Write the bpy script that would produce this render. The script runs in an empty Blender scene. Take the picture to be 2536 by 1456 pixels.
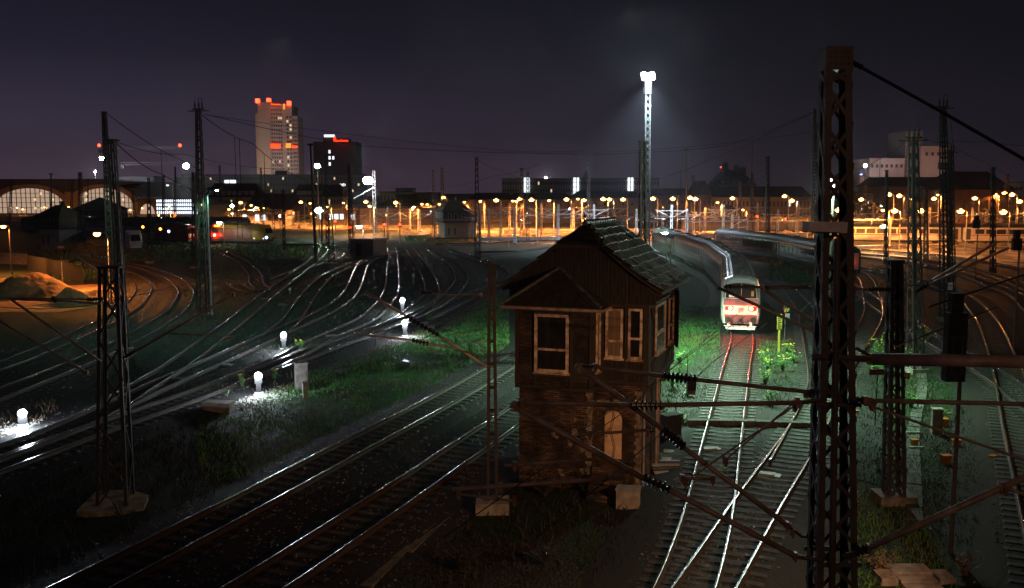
import bpy, math, random
import numpy as np
from mathutils import Vector, Matrix
random.seed(7); RNG = np.random.default_rng(11)
scene = bpy.context.scene
COL = scene.collection
R = math.radians

# ------------------------------------------------------------------ camera model (units: metres, photo measured on a 2536 px wide copy)
F = 2300.0; CX, CY = 1268.0, 728.0; HC = 10.5; HOR = 476.0
PITCH = math.atan((CY - HOR) / F)
cp, sp = math.cos(PITCH), math.sin(PITCH)
CAM = Vector((0, 0, HC))
def ray(x, y):
    a, b = (x - CX) / F, -(y - CY) / F
    return Vector((a, cp + b * sp, -sp + b * cp))
def PG(x, y, z=0.0):
    d = ray(x, y); t = (z - HC) / d.z
    return CAM + d * t
def PX(x, y, Y):
    d = ray(x, y); return CAM + d * (Y / d.y)
def V(*a): return Vector(a)

# ------------------------------------------------------------------ tagging
def tag(o, label=None, cat=None, group=None, kind=None):
    if label: o['label'] = label
    if cat: o['category'] = cat
    if group: o['group'] = group
    if kind: o['kind'] = kind
    return o
def thing(name, label, cat, loc=(0, 0, 0), rz=0.0, group=None):
    o = bpy.data.objects.new(name, None); COL.objects.link(o)
    o.empty_display_size = 0.3
    o.location = loc; o.rotation_euler = (0, 0, rz)
    return tag(o, label, cat, group)
KIDS = {}
def link(o, parent):
    COL.objects.link(o)
    if parent is not None:
        o.parent = parent; KIDS.setdefault(parent.name, []).append(o)
    return o
def copy_tree(root, loc=None, rz=None, label=None, parent=None):
    c = root.copy(); link(c, parent)
    if loc is not None: c.location = loc
    if rz is not None: c.rotation_euler = (0, 0, rz)
    if label: c['label'] = label
    for ch in KIDS.get(root.name, []): copy_tree(ch, parent=c)
    return c
def dup_part(o, off, parent=None, rz=None):
    c = o.copy(); link(c, parent or o.parent)
    c.location = Vector(o.location) + Vector(off)
    if rz is not None: c.rotation_euler = (0, 0, rz)
    return c

# ------------------------------------------------------------------ mesh builder
class MB:
    def __init__(s, M=None):
        s.v = []; s.f = []; s.M = M
    def add(s, vs, fs):
        n = len(s.v)
        if s.M is not None: vs = [s.M @ Vector(p) for p in vs]
        s.v.extend([tuple(p) for p in vs]); s.f.extend([tuple(i + n for i in f) for f in fs])
        return s
    def box(s, x0, x1, y0, y1, z0, z1):
        vs = [(x0,y0,z0),(x1,y0,z0),(x1,y1,z0),(x0,y1,z0),(x0,y0,z1),(x1,y0,z1),(x1,y1,z1),(x0,y1,z1)]
        return s.add(vs, [(0,3,2,1),(4,5,6,7),(0,1,5,4),(1,2,6,5),(2,3,7,6),(3,0,4,7)])
    def cbox(s, c, sx, sy, sz):
        return s.box(c[0]-sx/2, c[0]+sx/2, c[1]-sy/2, c[1]+sy/2, c[2]-sz/2, c[2]+sz/2)
    def frame(s, p0, p1, up=None):
        d = (Vector(p1) - Vector(p0)).normalized()
        u = Vector(up) if up is not None else (Vector((0,0,1)) if abs(d.z) < 0.95 else Vector((0,1,0)))
        a = d.cross(u).normalized(); b = a.cross(d).normalized()
        return d, a, b
    def bar(s, p0, p1, w, h=None, up=None):
        h = h or w; p0, p1 = Vector(p0), Vector(p1)
        d, a, b = s.frame(p0, p1, up)
        vs = [p + a*x*w/2 + b*y*h/2 for p in (p0, p1) for x, y in ((-1,-1),(1,-1),(1,1),(-1,1))]
        return s.add(vs, [(0,3,2,1),(4,5,6,7),(0,1,5,4),(1,2,6,5),(2,3,7,6),(3,0,4,7)])
    def lathe(s, p0, p1, prof, n=10, caps=True):
        p0, p1 = Vector(p0), Vector(p1); d, a, b = s.frame(p0, p1)
        vs = []; fs = []
        for t, r in prof:
            c = p0.lerp(p1, t)
            vs += [c + a*math.cos(2*math.pi*i/n)*r + b*math.sin(2*math.pi*i/n)*r for i in range(n)]
        for k in range(len(prof)-1):
            for i in range(n):
                j = (i+1) % n
                fs.append((k*n+i, k*n+j, (k+1)*n+j, (k+1)*n+i))
        if caps:
            fs.append(tuple(range(n-1,-1,-1))); fs.append(tuple((len(prof)-1)*n+i for i in range(n)))
        return s.add(vs, fs)
    def tube(s, p0, p1, r, n=8, r1=None):
        return s.lathe(p0, p1, [(0, r), (1, r if r1 is None else r1)], n)
    def path(s, pts, r, n=6):
        pts = [Vector(p) for p in pts]; vs = []; fs = []
        for k, p in enumerate(pts):
            q0 = pts[max(k-1,0)]; q1 = pts[min(k+1,len(pts)-1)]
            d, a, b = s.frame(q0, q1)
            rr = r[k] if isinstance(r, (list, tuple)) else r
            vs += [p + a*math.cos(2*math.pi*i/n)*rr + b*math.sin(2*math.pi*i/n)*rr for i in range(n)]
        for k in range(len(pts)-1):
            for i in range(n):
                j = (i+1) % n; fs.append((k*n+i, k*n+j, (k+1)*n+j, (k+1)*n+i))
        fs.append(tuple(range(n-1,-1,-1))); fs.append(tuple((len(pts)-1)*n+i for i in range(n)))
        return s.add(vs, fs)
    def loft(s, rings, closed=True, caps=True):
        n = len(rings[0]); vs = [p for r in rings for p in r]; fs = []
        for k in range(len(rings)-1):
            for i in range(n if closed else n-1):
                j = (i+1) % n; fs.append((k*n+i, k*n+j, (k+1)*n+j, (k+1)*n+i))
        if caps and closed:
            fs.append(tuple(range(n-1,-1,-1))); fs.append(tuple((len(rings)-1)*n+i for i in range(n)))
        return s.add(vs, fs)
    def prism(s, poly, axis_vec):
        a = [Vector(p) for p in poly]; b = [p + Vector(axis_vec) for p in a]
        return s.loft([a, b])
    def quad(s, *p): return s.add(p, [tuple(range(len(p)))])
    def sphere(s, c, r, seg=12, rings=8, sc=(1,1,1), zmin=-1.0):
        vs = []; fs = []
        for k in range(rings+1):
            ph = math.pi*k/rings
            for i in range(seg):
                th = 2*math.pi*i/seg
                vs.append((c[0]+r*sc[0]*math.sin(ph)*math.cos(th), c[1]+r*sc[1]*math.sin(ph)*math.sin(th), c[2]+r*sc[2]*max(zmin,math.cos(ph))))
        for k in range(rings):
            for i in range(seg):
                j = (i+1)%seg; fs.append((k*seg+i,(k+1)*seg+i,(k+1)*seg+j,k*seg+j))
        return s.add(vs, fs)
    def build(s, name, mat, parent=None, world=False, smooth=False):
        me = bpy.data.meshes.new(name)
        vs = s.v
        if world and parent is not None:
            p = parent; o = Vector((0,0,0))
            while p is not None: o += Vector(p.location); p = p.parent
            vs = [(a-o.x, b-o.y, c-o.z) for a, b, c in vs]
        me.from_pydata(vs, [], s.f); me.update()
        if smooth: me.polygons.foreach_set('use_smooth', [True]*len(me.polygons))
        me.materials.append(mat)
        o = bpy.data.objects.new(name, me)
        return link(o, parent)

def np_mesh(name, verts, faces, mat, parent=None):
    """faces: (n,3) or (n,4) int array"""
    me = bpy.data.meshes.new(name)
    k = faces.shape[1]
    me.vertices.add(len(verts)); me.vertices.foreach_set('co', verts.astype(np.float32).ravel())
    me.loops.add(faces.size); me.loops.foreach_set('vertex_index', faces.astype(np.int32).ravel())
    me.polygons.add(len(faces)); me.polygons.foreach_set('loop_start', np.arange(0, faces.size, k, dtype=np.int32))
    me.update(calc_edges=True); me.validate()
    me.materials.append(mat)
    return link(bpy.data.objects.new(name, me), parent)

# ------------------------------------------------------------------ materials
def mat(name, col, rough=0.7, metal=0.0, col2=None, scale=3.0, detail=6, bump=0.0, bscale=None, spec=None, stretch=None, lo=.35, hi=.65):
    m = bpy.data.materials.new(name); m.use_nodes = True
    nt = m.node_tree; b = nt.nodes['Principled BSDF']; L = nt.links.new
    b.inputs['Base Color'].default_value = (*col, 1); b.inputs['Roughness'].default_value = rough
    b.inputs['Metallic'].default_value = metal
    if spec is not None: b.inputs['Specular IOR Level'].default_value = spec
    tc = nt.nodes.new('ShaderNodeTexCoord'); src = tc.outputs['Object']
    if stretch:
        mp = nt.nodes.new('ShaderNodeMapping'); mp.inputs['Scale'].default_value = stretch
        L(src, mp.inputs['Vector']); src = mp.outputs['Vector']
    c2 = col2 or tuple(c*0.6 for c in col)
    n = nt.nodes.new('ShaderNodeTexNoise'); n.inputs['Scale'].default_value = scale; n.inputs['Detail'].default_value = detail
    L(src, n.inputs['Vector'])
    rp = nt.nodes.new('ShaderNodeValToRGB'); rp.color_ramp.elements[0].position = lo; rp.color_ramp.elements[1].position = hi
    rp.color_ramp.elements[0].color = (*col, 1); rp.color_ramp.elements[1].color = (*c2, 1)
    L(n.outputs['Fac'], rp.inputs['Fac']); L(rp.outputs['Color'], b.inputs['Base Color'])
    if bump:
        n2 = nt.nodes.new('ShaderNodeTexNoise'); n2.inputs['Scale'].default_value = bscale or scale*6; n2.inputs['Detail'].default_value = 4
        L(src, n2.inputs['Vector'])
        bp = nt.nodes.new('ShaderNodeBump'); bp.inputs['Strength'].default_value = bump; bp.inputs['Distance'].default_value = 0.02
        L(n2.outputs['Fac'], bp.inputs['Height']); L(bp.outputs['Normal'], b.inputs['Normal'])
    return m
def emat(name, col, strength):
    m = bpy.data.materials.new(name); m.use_nodes = True
    b = m.node_tree.nodes['Principled BSDF']
    b.inputs['Base Color'].default_value = (0.02,0.02,0.02,1)
    b.inputs['Emission Color'].default_value = (*col, 1); b.inputs['Emission Strength'].default_value = strength
    try: m.cycles.emission_sampling = 'NONE'
    except Exception: pass
    return m
def brick_mat(name, ex, c1, c2, mortar, bw=0.25, bh=0.078, rough=0.8, msz=.012):
    m = bpy.data.materials.new(name); m.use_nodes = True
    nt = m.node_tree; b = nt.nodes['Principled BSDF']; L = nt.links.new; N = nt.nodes.new
    tc = N('ShaderNodeTexCoord'); dt = N('ShaderNodeVectorMath'); dt.operation = 'DOT_PRODUCT'; dt.inputs[1].default_value = ex
    L(tc.outputs['Object'], dt.inputs[0]); sx = N('ShaderNodeSeparateXYZ'); L(tc.outputs['Object'], sx.inputs[0])
    cb = N('ShaderNodeCombineXYZ'); L(dt.outputs['Value'], cb.inputs['X']); L(sx.outputs['Z'], cb.inputs['Y'])
    br = N('ShaderNodeTexBrick'); L(cb.outputs[0], br.inputs['Vector'])
    br.inputs['Scale'].default_value = 1.0; br.inputs['Brick Width'].default_value = bw; br.inputs['Row Height'].default_value = bh
    br.inputs['Mortar Size'].default_value = msz; br.inputs['Mortar Smooth'].default_value = .3; br.inputs['Bias'].default_value = -.1
    br.inputs['Color1'].default_value = (*c1,1); br.inputs['Color2'].default_value = (*c2,1); br.inputs['Mortar'].default_value = (*mortar,1)
    ns = N('ShaderNodeTexNoise'); ns.inputs['Scale'].default_value = 1.3; ns.inputs['Detail'].default_value = 6; L(tc.outputs['Object'], ns.inputs['Vector'])
    rp = N('ShaderNodeValToRGB'); rp.color_ramp.elements[0].position=.4; rp.color_ramp.elements[1].position=.62
    rp.color_ramp.elements[0].color=(.22,.2,.19,1); rp.color_ramp.elements[1].color=(1,1,1,1); L(ns.outputs['Fac'], rp.inputs['Fac'])
    mx = N('ShaderNodeMixRGB'); mx.blend_type='MULTIPLY'; mx.inputs['Fac'].default_value=1
    L(br.outputs['Color'], mx.inputs['Color1']); L(rp.outputs['Color'], mx.inputs['Color2']); L(mx.outputs['Color'], b.inputs['Base Color'])
    bp = N('ShaderNodeBump'); bp.inputs['Strength'].default_value=.9; bp.inputs['Distance'].default_value=.015; bp.invert = True
    L(br.outputs['Fac'], bp.inputs['Height']); L(bp.outputs['Normal'], b.inputs['Normal'])
    b.inputs['Roughness'].default_value = rough
    return m

M = dict(
 trainbrown = mat('rusty_brown_side', (.075,.04,.025), .5, 0, (.04,.022,.015), 1.0),
 mastblack = mat('mast_black_paint', (.016,.016,.015), .7, 0, (.010,.010,.010), 2.0),
 mast = mat('mast_steel', (.085,.074,.070), .55, .0, (.045,.036,.032), 2.2, bump=.3, bscale=30),
 mastfar = mat('mast_steel_far', (.06,.055,.05), .7, .0, (.03,.025,.02), 1.0),
 mastdark = mat('dark_brown_mast_paint', (.036,.030,.027), .65, 0, (.02,.016,.014), 2.0),
 greenmast = mat('green_grey_mast_paint', (.009,.013,.009), .6, 0, (.006,.009,.006), 3.0),
 polepaint = mat('pale_pole_paint', (.60,.57,.53), .6, 0, (.42,.40,.37), 3.0),
 galv = mat('galvanised_steel', (.30,.31,.32), .42, .5, (.19,.19,.19), 3.0, bump=.15),
 tube = mat('cantilever_tube', (.40,.31,.28), .5, .1, (.22,.16,.14), 4.0, bump=.2),
 bolt = mat('brass_fitting', (.40,.27,.15), .4, .5, (.22,.13,.07), 6.0),
 insul = mat('brown_porcelain', (.035,.016,.012), .25, 0, (.02,.012,.01), 8),
 wire = mat('copper_wire', (.02,.02,.02), .8, 0, (.015,.015,.015), 2, spec=.1),
 lampbox = mat('grey_lamp_housing', (.80,.78,.84), .5, 0, (.62,.60,.66), 5, bump=.2),
 railtop = mat('rail_head_steel', (.50,.49,.47), .26, 1.0, (.38,.35,.33), 1.7, bump=.05),
 railside = mat('rail_rust', (.028,.018,.014), .75, 0, (.015,.011,.009), 5, bump=.4),
 sleeper = mat('sleeper_concrete', (.06,.056,.05), .75, 0, (.018,.016,.014), 3, bump=.7, bscale=25),
 sleeperw = mat('sleeper_timber', (.032,.026,.022), .7, 0, (.014,.012,.010), 3, bump=.7, bscale=25),
 ballast = mat('ballast_bed', (.008,.0078,.0074), .8, 0, (.024,.023,.022), 14, bump=1.0, bscale=22, spec=.25),
 stone = mat('ballast_stone', (.13,.13,.13), .32, 0, (.03,.03,.03), 3, bump=.5, bscale=40, spec=.7),
 concrete = mat('rough_concrete', (.32,.29,.26), .85, 0, (.16,.14,.12), 3, bump=.8, bscale=14),
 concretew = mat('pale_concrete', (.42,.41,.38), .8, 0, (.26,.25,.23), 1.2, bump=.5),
 path = mat('concrete_path', (.13,.125,.11), .8, 0, (.05,.05,.042), 2.2, bump=.6, bscale=12),
 b_shed = mat('shed_render', (.26,.21,.17), .85, 0, (.17,.14,.115), .15),
 gravelp = mat('pale_yard_gravel', (.28,.23,.18), .9, 0, (.03,.025,.02), .22, detail=10, bump=1.0, bscale=6, lo=.44, hi=.56),
 soil = mat('sand_heap_soil', (.40,.25,.11), .95, 0, (.16,.10,.05), .9, bump=1.0, bscale=5),
 black = mat('black_enamel', (.012,.012,.013), .45, 0, (.02,.02,.02), 5),
 blackrough = mat('black_sheet', (.014,.014,.015), .8, 0, (.02,.02,.02), 5),
 white = mat('white_paint', (.78,.78,.76), .4, 0, (.58,.57,.55), 4, bump=.08),
 trainwhite = mat('coach_white_paint', (.72,.72,.70), .25, 0, (.58,.58,.57), 1.2),
 traingrey = mat('coach_roof_grey', (.05,.048,.05), .30, 0, (.03,.03,.03), 1.6, bump=.15, spec=.8),
 traindark = mat('underframe_black', (.028,.028,.03), .6, 0, (.015,.015,.015), 4),
 trainred = mat('train_red_paint', (.42,.018,.014), .3, 0, (.28,.014,.012), 1.5),
 trainyellow = mat('yellow_paint', (.30,.28,.02), .4, 0, (.36,.30,.02), 1.5),
 traindred = mat('dark_red_paint', (.075,.010,.010), .22, 0, (.05,.008,.008), 1.5),
 trainblue = mat('grey_blue_paint', (.06,.065,.08), .35, 0, (.04,.042,.05), 1.0),
 greypanel = mat('front_band_grey', (.10,.09,.10), .3, 0, (.07,.06,.07), 3),
 glass = mat('dark_window_glass', (.012,.013,.016), .06, 0, (.02,.02,.024), 2, spec=.8),
 farglass = mat('far_window_glass', (.022,.021,.024), .35, 0, (.03,.03,.033), 2),
 orangep = mat('orange_box_paint', (.85,.26,.012), .45, 0, (.55,.17,.01), 5),
 yellowp = mat('yellow_marker_paint', (.42,.36,.04), .5, 0, (.3,.25,.03), 5),
 redp = mat('red_sign_paint', (.55,.03,.02), .4, 0, (.4,.02,.02), 5),
 timber = mat('dark_timber', (.022,.018,.015), .75, 0, (.035,.022,.015), 2.5, bump=.8, bscale=20, stretch=(6,6,.8)),
 boards = mat('weathered_boards', (.026,.020,.017), .8, 0, (.007,.006,.005), 3.5, bump=.9, bscale=8, stretch=(7,7,.5), lo=.4, hi=.6),
 winframe = mat('peeling_window_frame', (.78,.62,.48), .6, 0, (.22,.14,.09), 4, bump=.6, bscale=18),
 sheetwin = mat('boarded_window_sheet', (.23,.16,.10), .7, 0, (.15,.10,.06), 1.5, stretch=(5,5,.4)),
 doorm = mat('pale_door_paint', (.80,.56,.32), .7, 0, (.55,.36,.20), 2.5, bump=.5, bscale=10),
 tile = mat('slate_tile', (.12,.14,.135), .42, 0, (.025,.028,.028), 2.2, bump=.7, bscale=12, spec=.6, stretch=(1,3,3)),
 tiledark = mat('dark_tile', (.025,.022,.020), .85, 0, (.011,.011,.009), 3, bump=.9),  # darker tile for roof deck, hips and bay roof
 plaster = mat('flaking_plaster', (.30,.24,.18), .85, 0, (.08,.06,.045), 5, bump=1),
 grass = mat('grass_blades', (.040,.22,.035), .75, 0, (.11,.17,.045), .35, detail=3),
 weed = mat('weed_leaves', (.06,.30,.045), .6, 0, (.15,.26,.05), 3),
 flower = mat('yellow_flower', (.65,.55,.03), .6, 0, (.5,.45,.05), 3),
 under = mat('undergrowth_leaves', (.011,.011,.005), .8, 0, (.018,.012,.007), .5),
 dry = mat('dry_grass', (.22,.15,.09), .8, 0, (.14,.10,.06), 2),
 trunk = mat('bark', (.07,.055,.04), .85, 0, (.04,.03,.022), 4, bump=.8),
 leaf = mat('tree_leaves', (.045,.05,.028), .8, 0, (.02,.025,.014), .6),
 b_dark = mat('dark_render', (.05,.045,.045), .85, 0, (.035,.032,.033), .05),
 b_roof = mat('dark_roof', (.020,.018,.018), .8, 0, (.012,.011,.011), .1),
 b_pale = mat('pale_facade', (.42,.38,.35), .85, 0, (.36,.33,.31), .04),
 b_block = mat('grey_block_facade', (.17,.165,.17), .85, 0, (.13,.125,.13), .03),
 b_ochre = mat('ochre_facade', (.42,.33,.22), .85, 0, (.34,.27,.19), .06),
 b_silo = mat('silo_concrete', (.44,.36,.33), .85, 0, (.38,.31,.29), .08, stretch=(1,1,.3)),
 b_station = mat('station_sandstone', (.30,.24,.19), .85, 0, (.22,.18,.14), .08),
 b_brick = mat('red_brick_far', (.22,.12,.08), .85, 0, (.15,.08,.055), .2),
 hut = mat('hut_render', (.26,.20,.16), .85, 0, (.17,.13,.11), .7, bump=.5),
 e_white = emat('lamp_white', (.90,.97,1.0), 300), e_green = emat('lamp_mercury', (.55,1.0,.66), 160),
 e_sod = emat('lamp_sodium', (1.0,.40,.09), 22), e_sodw = emat('lamp_sodium_white', (1.0,.66,.45), 120),
 e_red = emat('lamp_red', (1.0,.035,.01), 12), e_tail = emat('tail_lamp', (1.0,.16,.05), 30), e_blue = emat('lamp_blue', (.35,.45,1.0), 12),
 e_signal = emat('signal_white', (.82,.90,1.0), 120),
 e_winw = emat('lit_window_white', (.85,.95,1.0), 1.6), e_winy = emat('lit_window_warm', (1.0,.72,.42), 1.0),
 e_wino = emat('lit_window_dim', (1.0,.50,.25), .35), e_sign = emat('red_neon', (1.0,.035,.005), 4.0), e_signo = emat('orange_neon', (1.0,.22,.02), 2.2),
 e_signw = emat('white_neon', (.85,.93,1.0), 2.0), e_hall = emat('hall_glass_light', (1.0,.68,.48), .5), e_yel = emat('destination_amber', (1.0,.38,.03), 6),
 e_orange = emat('lamp_amber', (1.0,.33,.03), 14), e_facade = emat('glass_hall_white', (.82,.9,1.0), 2.2),
)

def light(name, loc, power, col, parent=None, kind='POINT', radius=.15, rot=None, spot=None, blend=.5):
    d = bpy.data.lights.new(name, kind); d.energy = power; d.color = col; d.shadow_soft_size = radius
    if kind == 'SPOT': d.spot_size = R(spot); d.spot_blend = blend
    o = bpy.data.objects.new(name, d); o.location = loc
    if rot is not None: o.rotation_euler = rot
    return link(o, parent)
def aim(frm, to):
    d = Vector(to) - Vector(frm)
    return d.to_track_quat('-Z', 'Y').to_euler()
SOD = (1.0, .30, .055); MERC = (.62, 1.0, .72); COOL = (.78, .90, 1.0)

def text_mesh(txt, size, depth=.01):
    cu = bpy.data.curves.new('txt', 'FONT'); cu.body = txt; cu.size = size; cu.extrude = depth
    cu.align_x = 'CENTER'; cu.align_y = 'CENTER'
    o = bpy.data.objects.new('txt', cu); COL.objects.link(o)
    dg = bpy.context.evaluated_depsgraph_get(); dg.update()
    me = bpy.data.meshes.new_from_object(o.evaluated_get(dg))
    bpy.data.objects.remove(o); bpy.data.curves.remove(cu)
    return me
def text_obj(name, txt, size, matl, parent, loc, rot=(R(90),0,0), depth=.01):
    me = text_mesh(txt, size, depth); me.materials.clear(); me.materials.append(matl)
    o = bpy.data.objects.new(name, me); link(o, parent); o.location = loc; o.rotation_euler = rot
    return o

# ------------------------------------------------------------------ camera, world, render
cd = bpy.data.cameras.new('camera'); cam = bpy.data.objects.new('camera', cd); COL.objects.link(cam)
cam.location = CAM; cam.rotation_euler = (R(90) - PITCH, 0, 0)
cd.sensor_width = 36; cd.lens = 36 * F / 2536; cd.clip_end = 6000; cd.clip_start = .1
scene.camera = cam
w = bpy.data.worlds.new('World'); scene.world = w; w.use_nodes = True
nt = w.node_tree; L = nt.links.new; N = nt.nodes.new; bg = nt.nodes['Background']
tc = N('ShaderNodeTexCoord'); sx = N('ShaderNodeSeparateXYZ'); L(tc.outputs['Generated'], sx.inputs[0])
def ramp(src, stops):
    r = N('ShaderNodeValToRGB'); L(src, r.inputs['Fac']); e = r.color_ramp.elements
    while len(e) < len(stops): e.new(.5)
    for i, (p, c) in enumerate(stops): e[i].position = p; e[i].color = (*c, 1)
    return r.outputs['Color']
# night sky glow over the city: purple low in the west (left), nearly black high up and to the right
cl = ramp(sx.outputs['Z'], [(0.0,(.088,.054,.082)), (.06,(.046,.034,.060)), (.14,(.0145,.0130,.026)), (.24,(.0040,.0042,.0088)), (1,(.003,.0035,.006))])
cr = ramp(sx.outputs['Z'], [(0.0,(.026,.017,.028)), (.06,(.0120,.0095,.016)), (.14,(.0052,.0050,.0082)), (.24,(.0022,.0024,.0040)), (1,(.0015,.0016,.003))])
mr = N('ShaderNodeMapRange'); mr.inputs['From Min'].default_value = -.5; mr.inputs['From Max'].default_value = .28; L(sx.outputs['X'], mr.inputs['Value'])
mx = N('ShaderNodeMixRGB'); L(mr.outputs['Result'], mx.inputs['Fac']); L(cl, mx.inputs['Color1']); L(cr, mx.inputs['Color2'])
L(mx.outputs['Color'], bg.inputs['Color']); bg.inputs['Strength'].default_value = 1.0
scene.render.engine = 'CYCLES'
scene.view_settings.view_transform = 'Standard'; scene.view_settings.look = 'None'
scene.view_settings.exposure = 0; scene.view_settings.gamma = 1
cy = scene.cycles
cy.use_denoising = True
try: cy.denoiser = 'OPENIMAGEDENOISE'
except Exception: pass
cy.max_bounces = 4; cy.diffuse_bounces = 2; cy.glossy_bounces = 2; cy.transmission_bounces = 2; cy.volume_bounces = 0
cy.sample_clamp_indirect = 3; cy.sample_clamp_direct = 0; cy.caustics_reflective = False; cy.caustics_refractive = False
# ------------------------------------------------------------------ ground
def ground_mat():
    m = bpy.data.materials.new('yard_ground'); m.use_nodes = True
    nt = m.node_tree; b = nt.nodes['Principled BSDF']; L = nt.links.new; N = nt.nodes.new
    tc = N('ShaderNodeTexCoord')
    n1 = N('ShaderNodeTexNoise'); n1.inputs['Scale'].default_value = .22; n1.inputs['Detail'].default_value = 6; L(tc.outputs['Object'], n1.inputs['Vector'])
    n2 = N('ShaderNodeTexNoise'); n2.inputs['Scale'].default_value = 9; n2.inputs['Detail'].default_value = 5; L(tc.outputs['Object'], n2.inputs['Vector'])
    def rp(src, st):
        r = N('ShaderNodeValToRGB'); L(src, r.inputs['Fac']); e = r.color_ramp.elements
        while len(e) < len(st): e.new(.5)
        for i,(p,c) in enumerate(st): e[i].position=p; e[i].color=(*c,1)
        return r.outputs['Color']
    a = rp(n2.outputs['Fac'], [(.3,(.008,.0075,.007)),(.5,(.020,.0185,.017)),(.72,(.055,.052,.047))])
    g = rp(n2.outputs['Fac'], [(.3,(.006,.016,.005)),(.55,(.014,.034,.010)),(.75,(.04,.06,.02))])
    k = rp(n1.outputs['Fac'], [(.44,(0,0,0)),(.56,(1,1,1))])
    mx = N('ShaderNodeMixRGB'); L(k, mx.inputs['Fac']); L(a, mx.inputs['Color1']); L(g, mx.inputs['Color2']); L(mx.outputs['Color'], b.inputs['Base Color'])
    b.inputs['Roughness'].default_value = .85; b.inputs['Specular IOR Level'].default_value = .2
    v = N('ShaderNodeTexVoronoi'); v.inputs['Scale'].default_value = 14; L(tc.outputs['Object'], v.inputs['Vector'])
    bp = N('ShaderNodeBump'); bp.inputs['Strength'].default_value = .9; bp.inputs['Distance'].default_value = .04; L(v.outputs['Distance'], bp.inputs['Height']); L(bp.outputs['Normal'], b.inputs['Normal'])
    return m
gx = [-1500,-600,-200] + list(np.arange(-60,61,2.0)) + [200,600,1500]
gy = [-60,0] + list(np.arange(10,90,2.0)) + [120,200,400,1000,2600]
def gz(x, y):
    if y > 95 or y < 11 or abs(x) > 59: return 0.0
    return .05*math.sin(x*.7+y*.31)*math.cos(y*.53-x*.2) - .03
gm = MB(); nx = len(gx)
gm.v = [(x, y, gz(x, y)) for y in gy for x in gx]
gm.f = [(j*nx+i, j*nx+i+1, (j+1)*nx+i+1, (j+1)*nx+i) for j in range(len(gy)-1) for i in range(nx-1)]
g = gm.build('ground', ground_mat(), smooth=True); tag(g, kind='structure')

# ------------------------------------------------------------------ railway tracks
def catmull(pts, step):
    out = []; P = [np.array(p[:2]) for p in pts]
    P = [2*P[0]-P[1]] + P + [2*P[-1]-P[-2]]
    for i in range(1, len(P)-2):
        L_ = np.linalg.norm(P[i+1]-P[i]); n = max(2, int(L_/.4))
        # centripetal-ish: scale tangents by chord
        t0 = (P[i+1]-P[i-1]); t1 = (P[i+2]-P[i])
        t0 = t0/np.linalg.norm(t0)*L_; t1 = t1/np.linalg.norm(t1)*L_
        for k in range(n):
            t = k/n; h00=2*t**3-3*t**2+1; h10=t**3-2*t**2+t; h01=-2*t**3+3*t**2; h11=t**3-t**2
            out.append(h00*P[i]+h10*t0+h01*P[i+1]+h11*t1)
    out.append(P[-2]); out = np.array(out)
    for _ in range(2):   # gentle smoothing
        o2 = out.copy(); w_ = 4
        for i in range(1, len(out)-1):
            a = max(0,i-w_); b = min(len(out), i+w_+1); q = min(i-a, b-1-i)
            o2[i] = out[i-q:i+q+1].mean(0)
        out = o2
    d = np.r_[0, np.cumsum(np.linalg.norm(np.diff(out,axis=0),axis=1))]
    s = np.arange(0, d[-1], step)
    return np.c_[np.interp(s,d,out[:,0]), np.interp(s,d,out[:,1])]
def normals(c):
    t = np.gradient(c, axis=0); t /= np.linalg.norm(t,axis=1)[:,None]+1e-9
    return np.c_[t[:,1], -t[:,0]]   # to the right of travel
def sweep(c, nrm, prof, z0):
    """profile [(offset,z)] swept along centre line"""
    m = len(prof); n = len(c)
    v = np.zeros((n, m, 3))
    for j,(o,z) in enumerate(prof):
        v[:,j,:2] = c + nrm*o; v[:,j,2] = z + z0
    v = v.reshape(-1,3); f = []
    i = np.arange(n-1)
    for j in range(m-1):
        a = i*m+j; f.append(np.c_[a, a+1, a+m+1, a+m])
    return v, np.concatenate(f)
TRK = []
SLEEP = None
def rail_obj(c, nrm, z0, parent):
    w_ = .036; prof = [(-.07,.18),(-.07,.195),(-.012,.21),(-.012,.31),(-w_,.325),(-w_,.355)]
    prof = prof + [(-.03,.36),(.03,.36)] + [(-a,z) for a,z in reversed(prof)]
    v, f = sweep(c, nrm, prof, z0)
    o = np_mesh('rail', v, f, M['railside'], parent); me = o.data; me.materials.append(M['railtop'])
    k = len(prof)-1; n = len(c)-1; idx = np.zeros(k*n, dtype=np.int32); idx[(5)*n:(8)*n] = 1
    me.polygons.foreach_set('material_index', idx)
    return o
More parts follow.
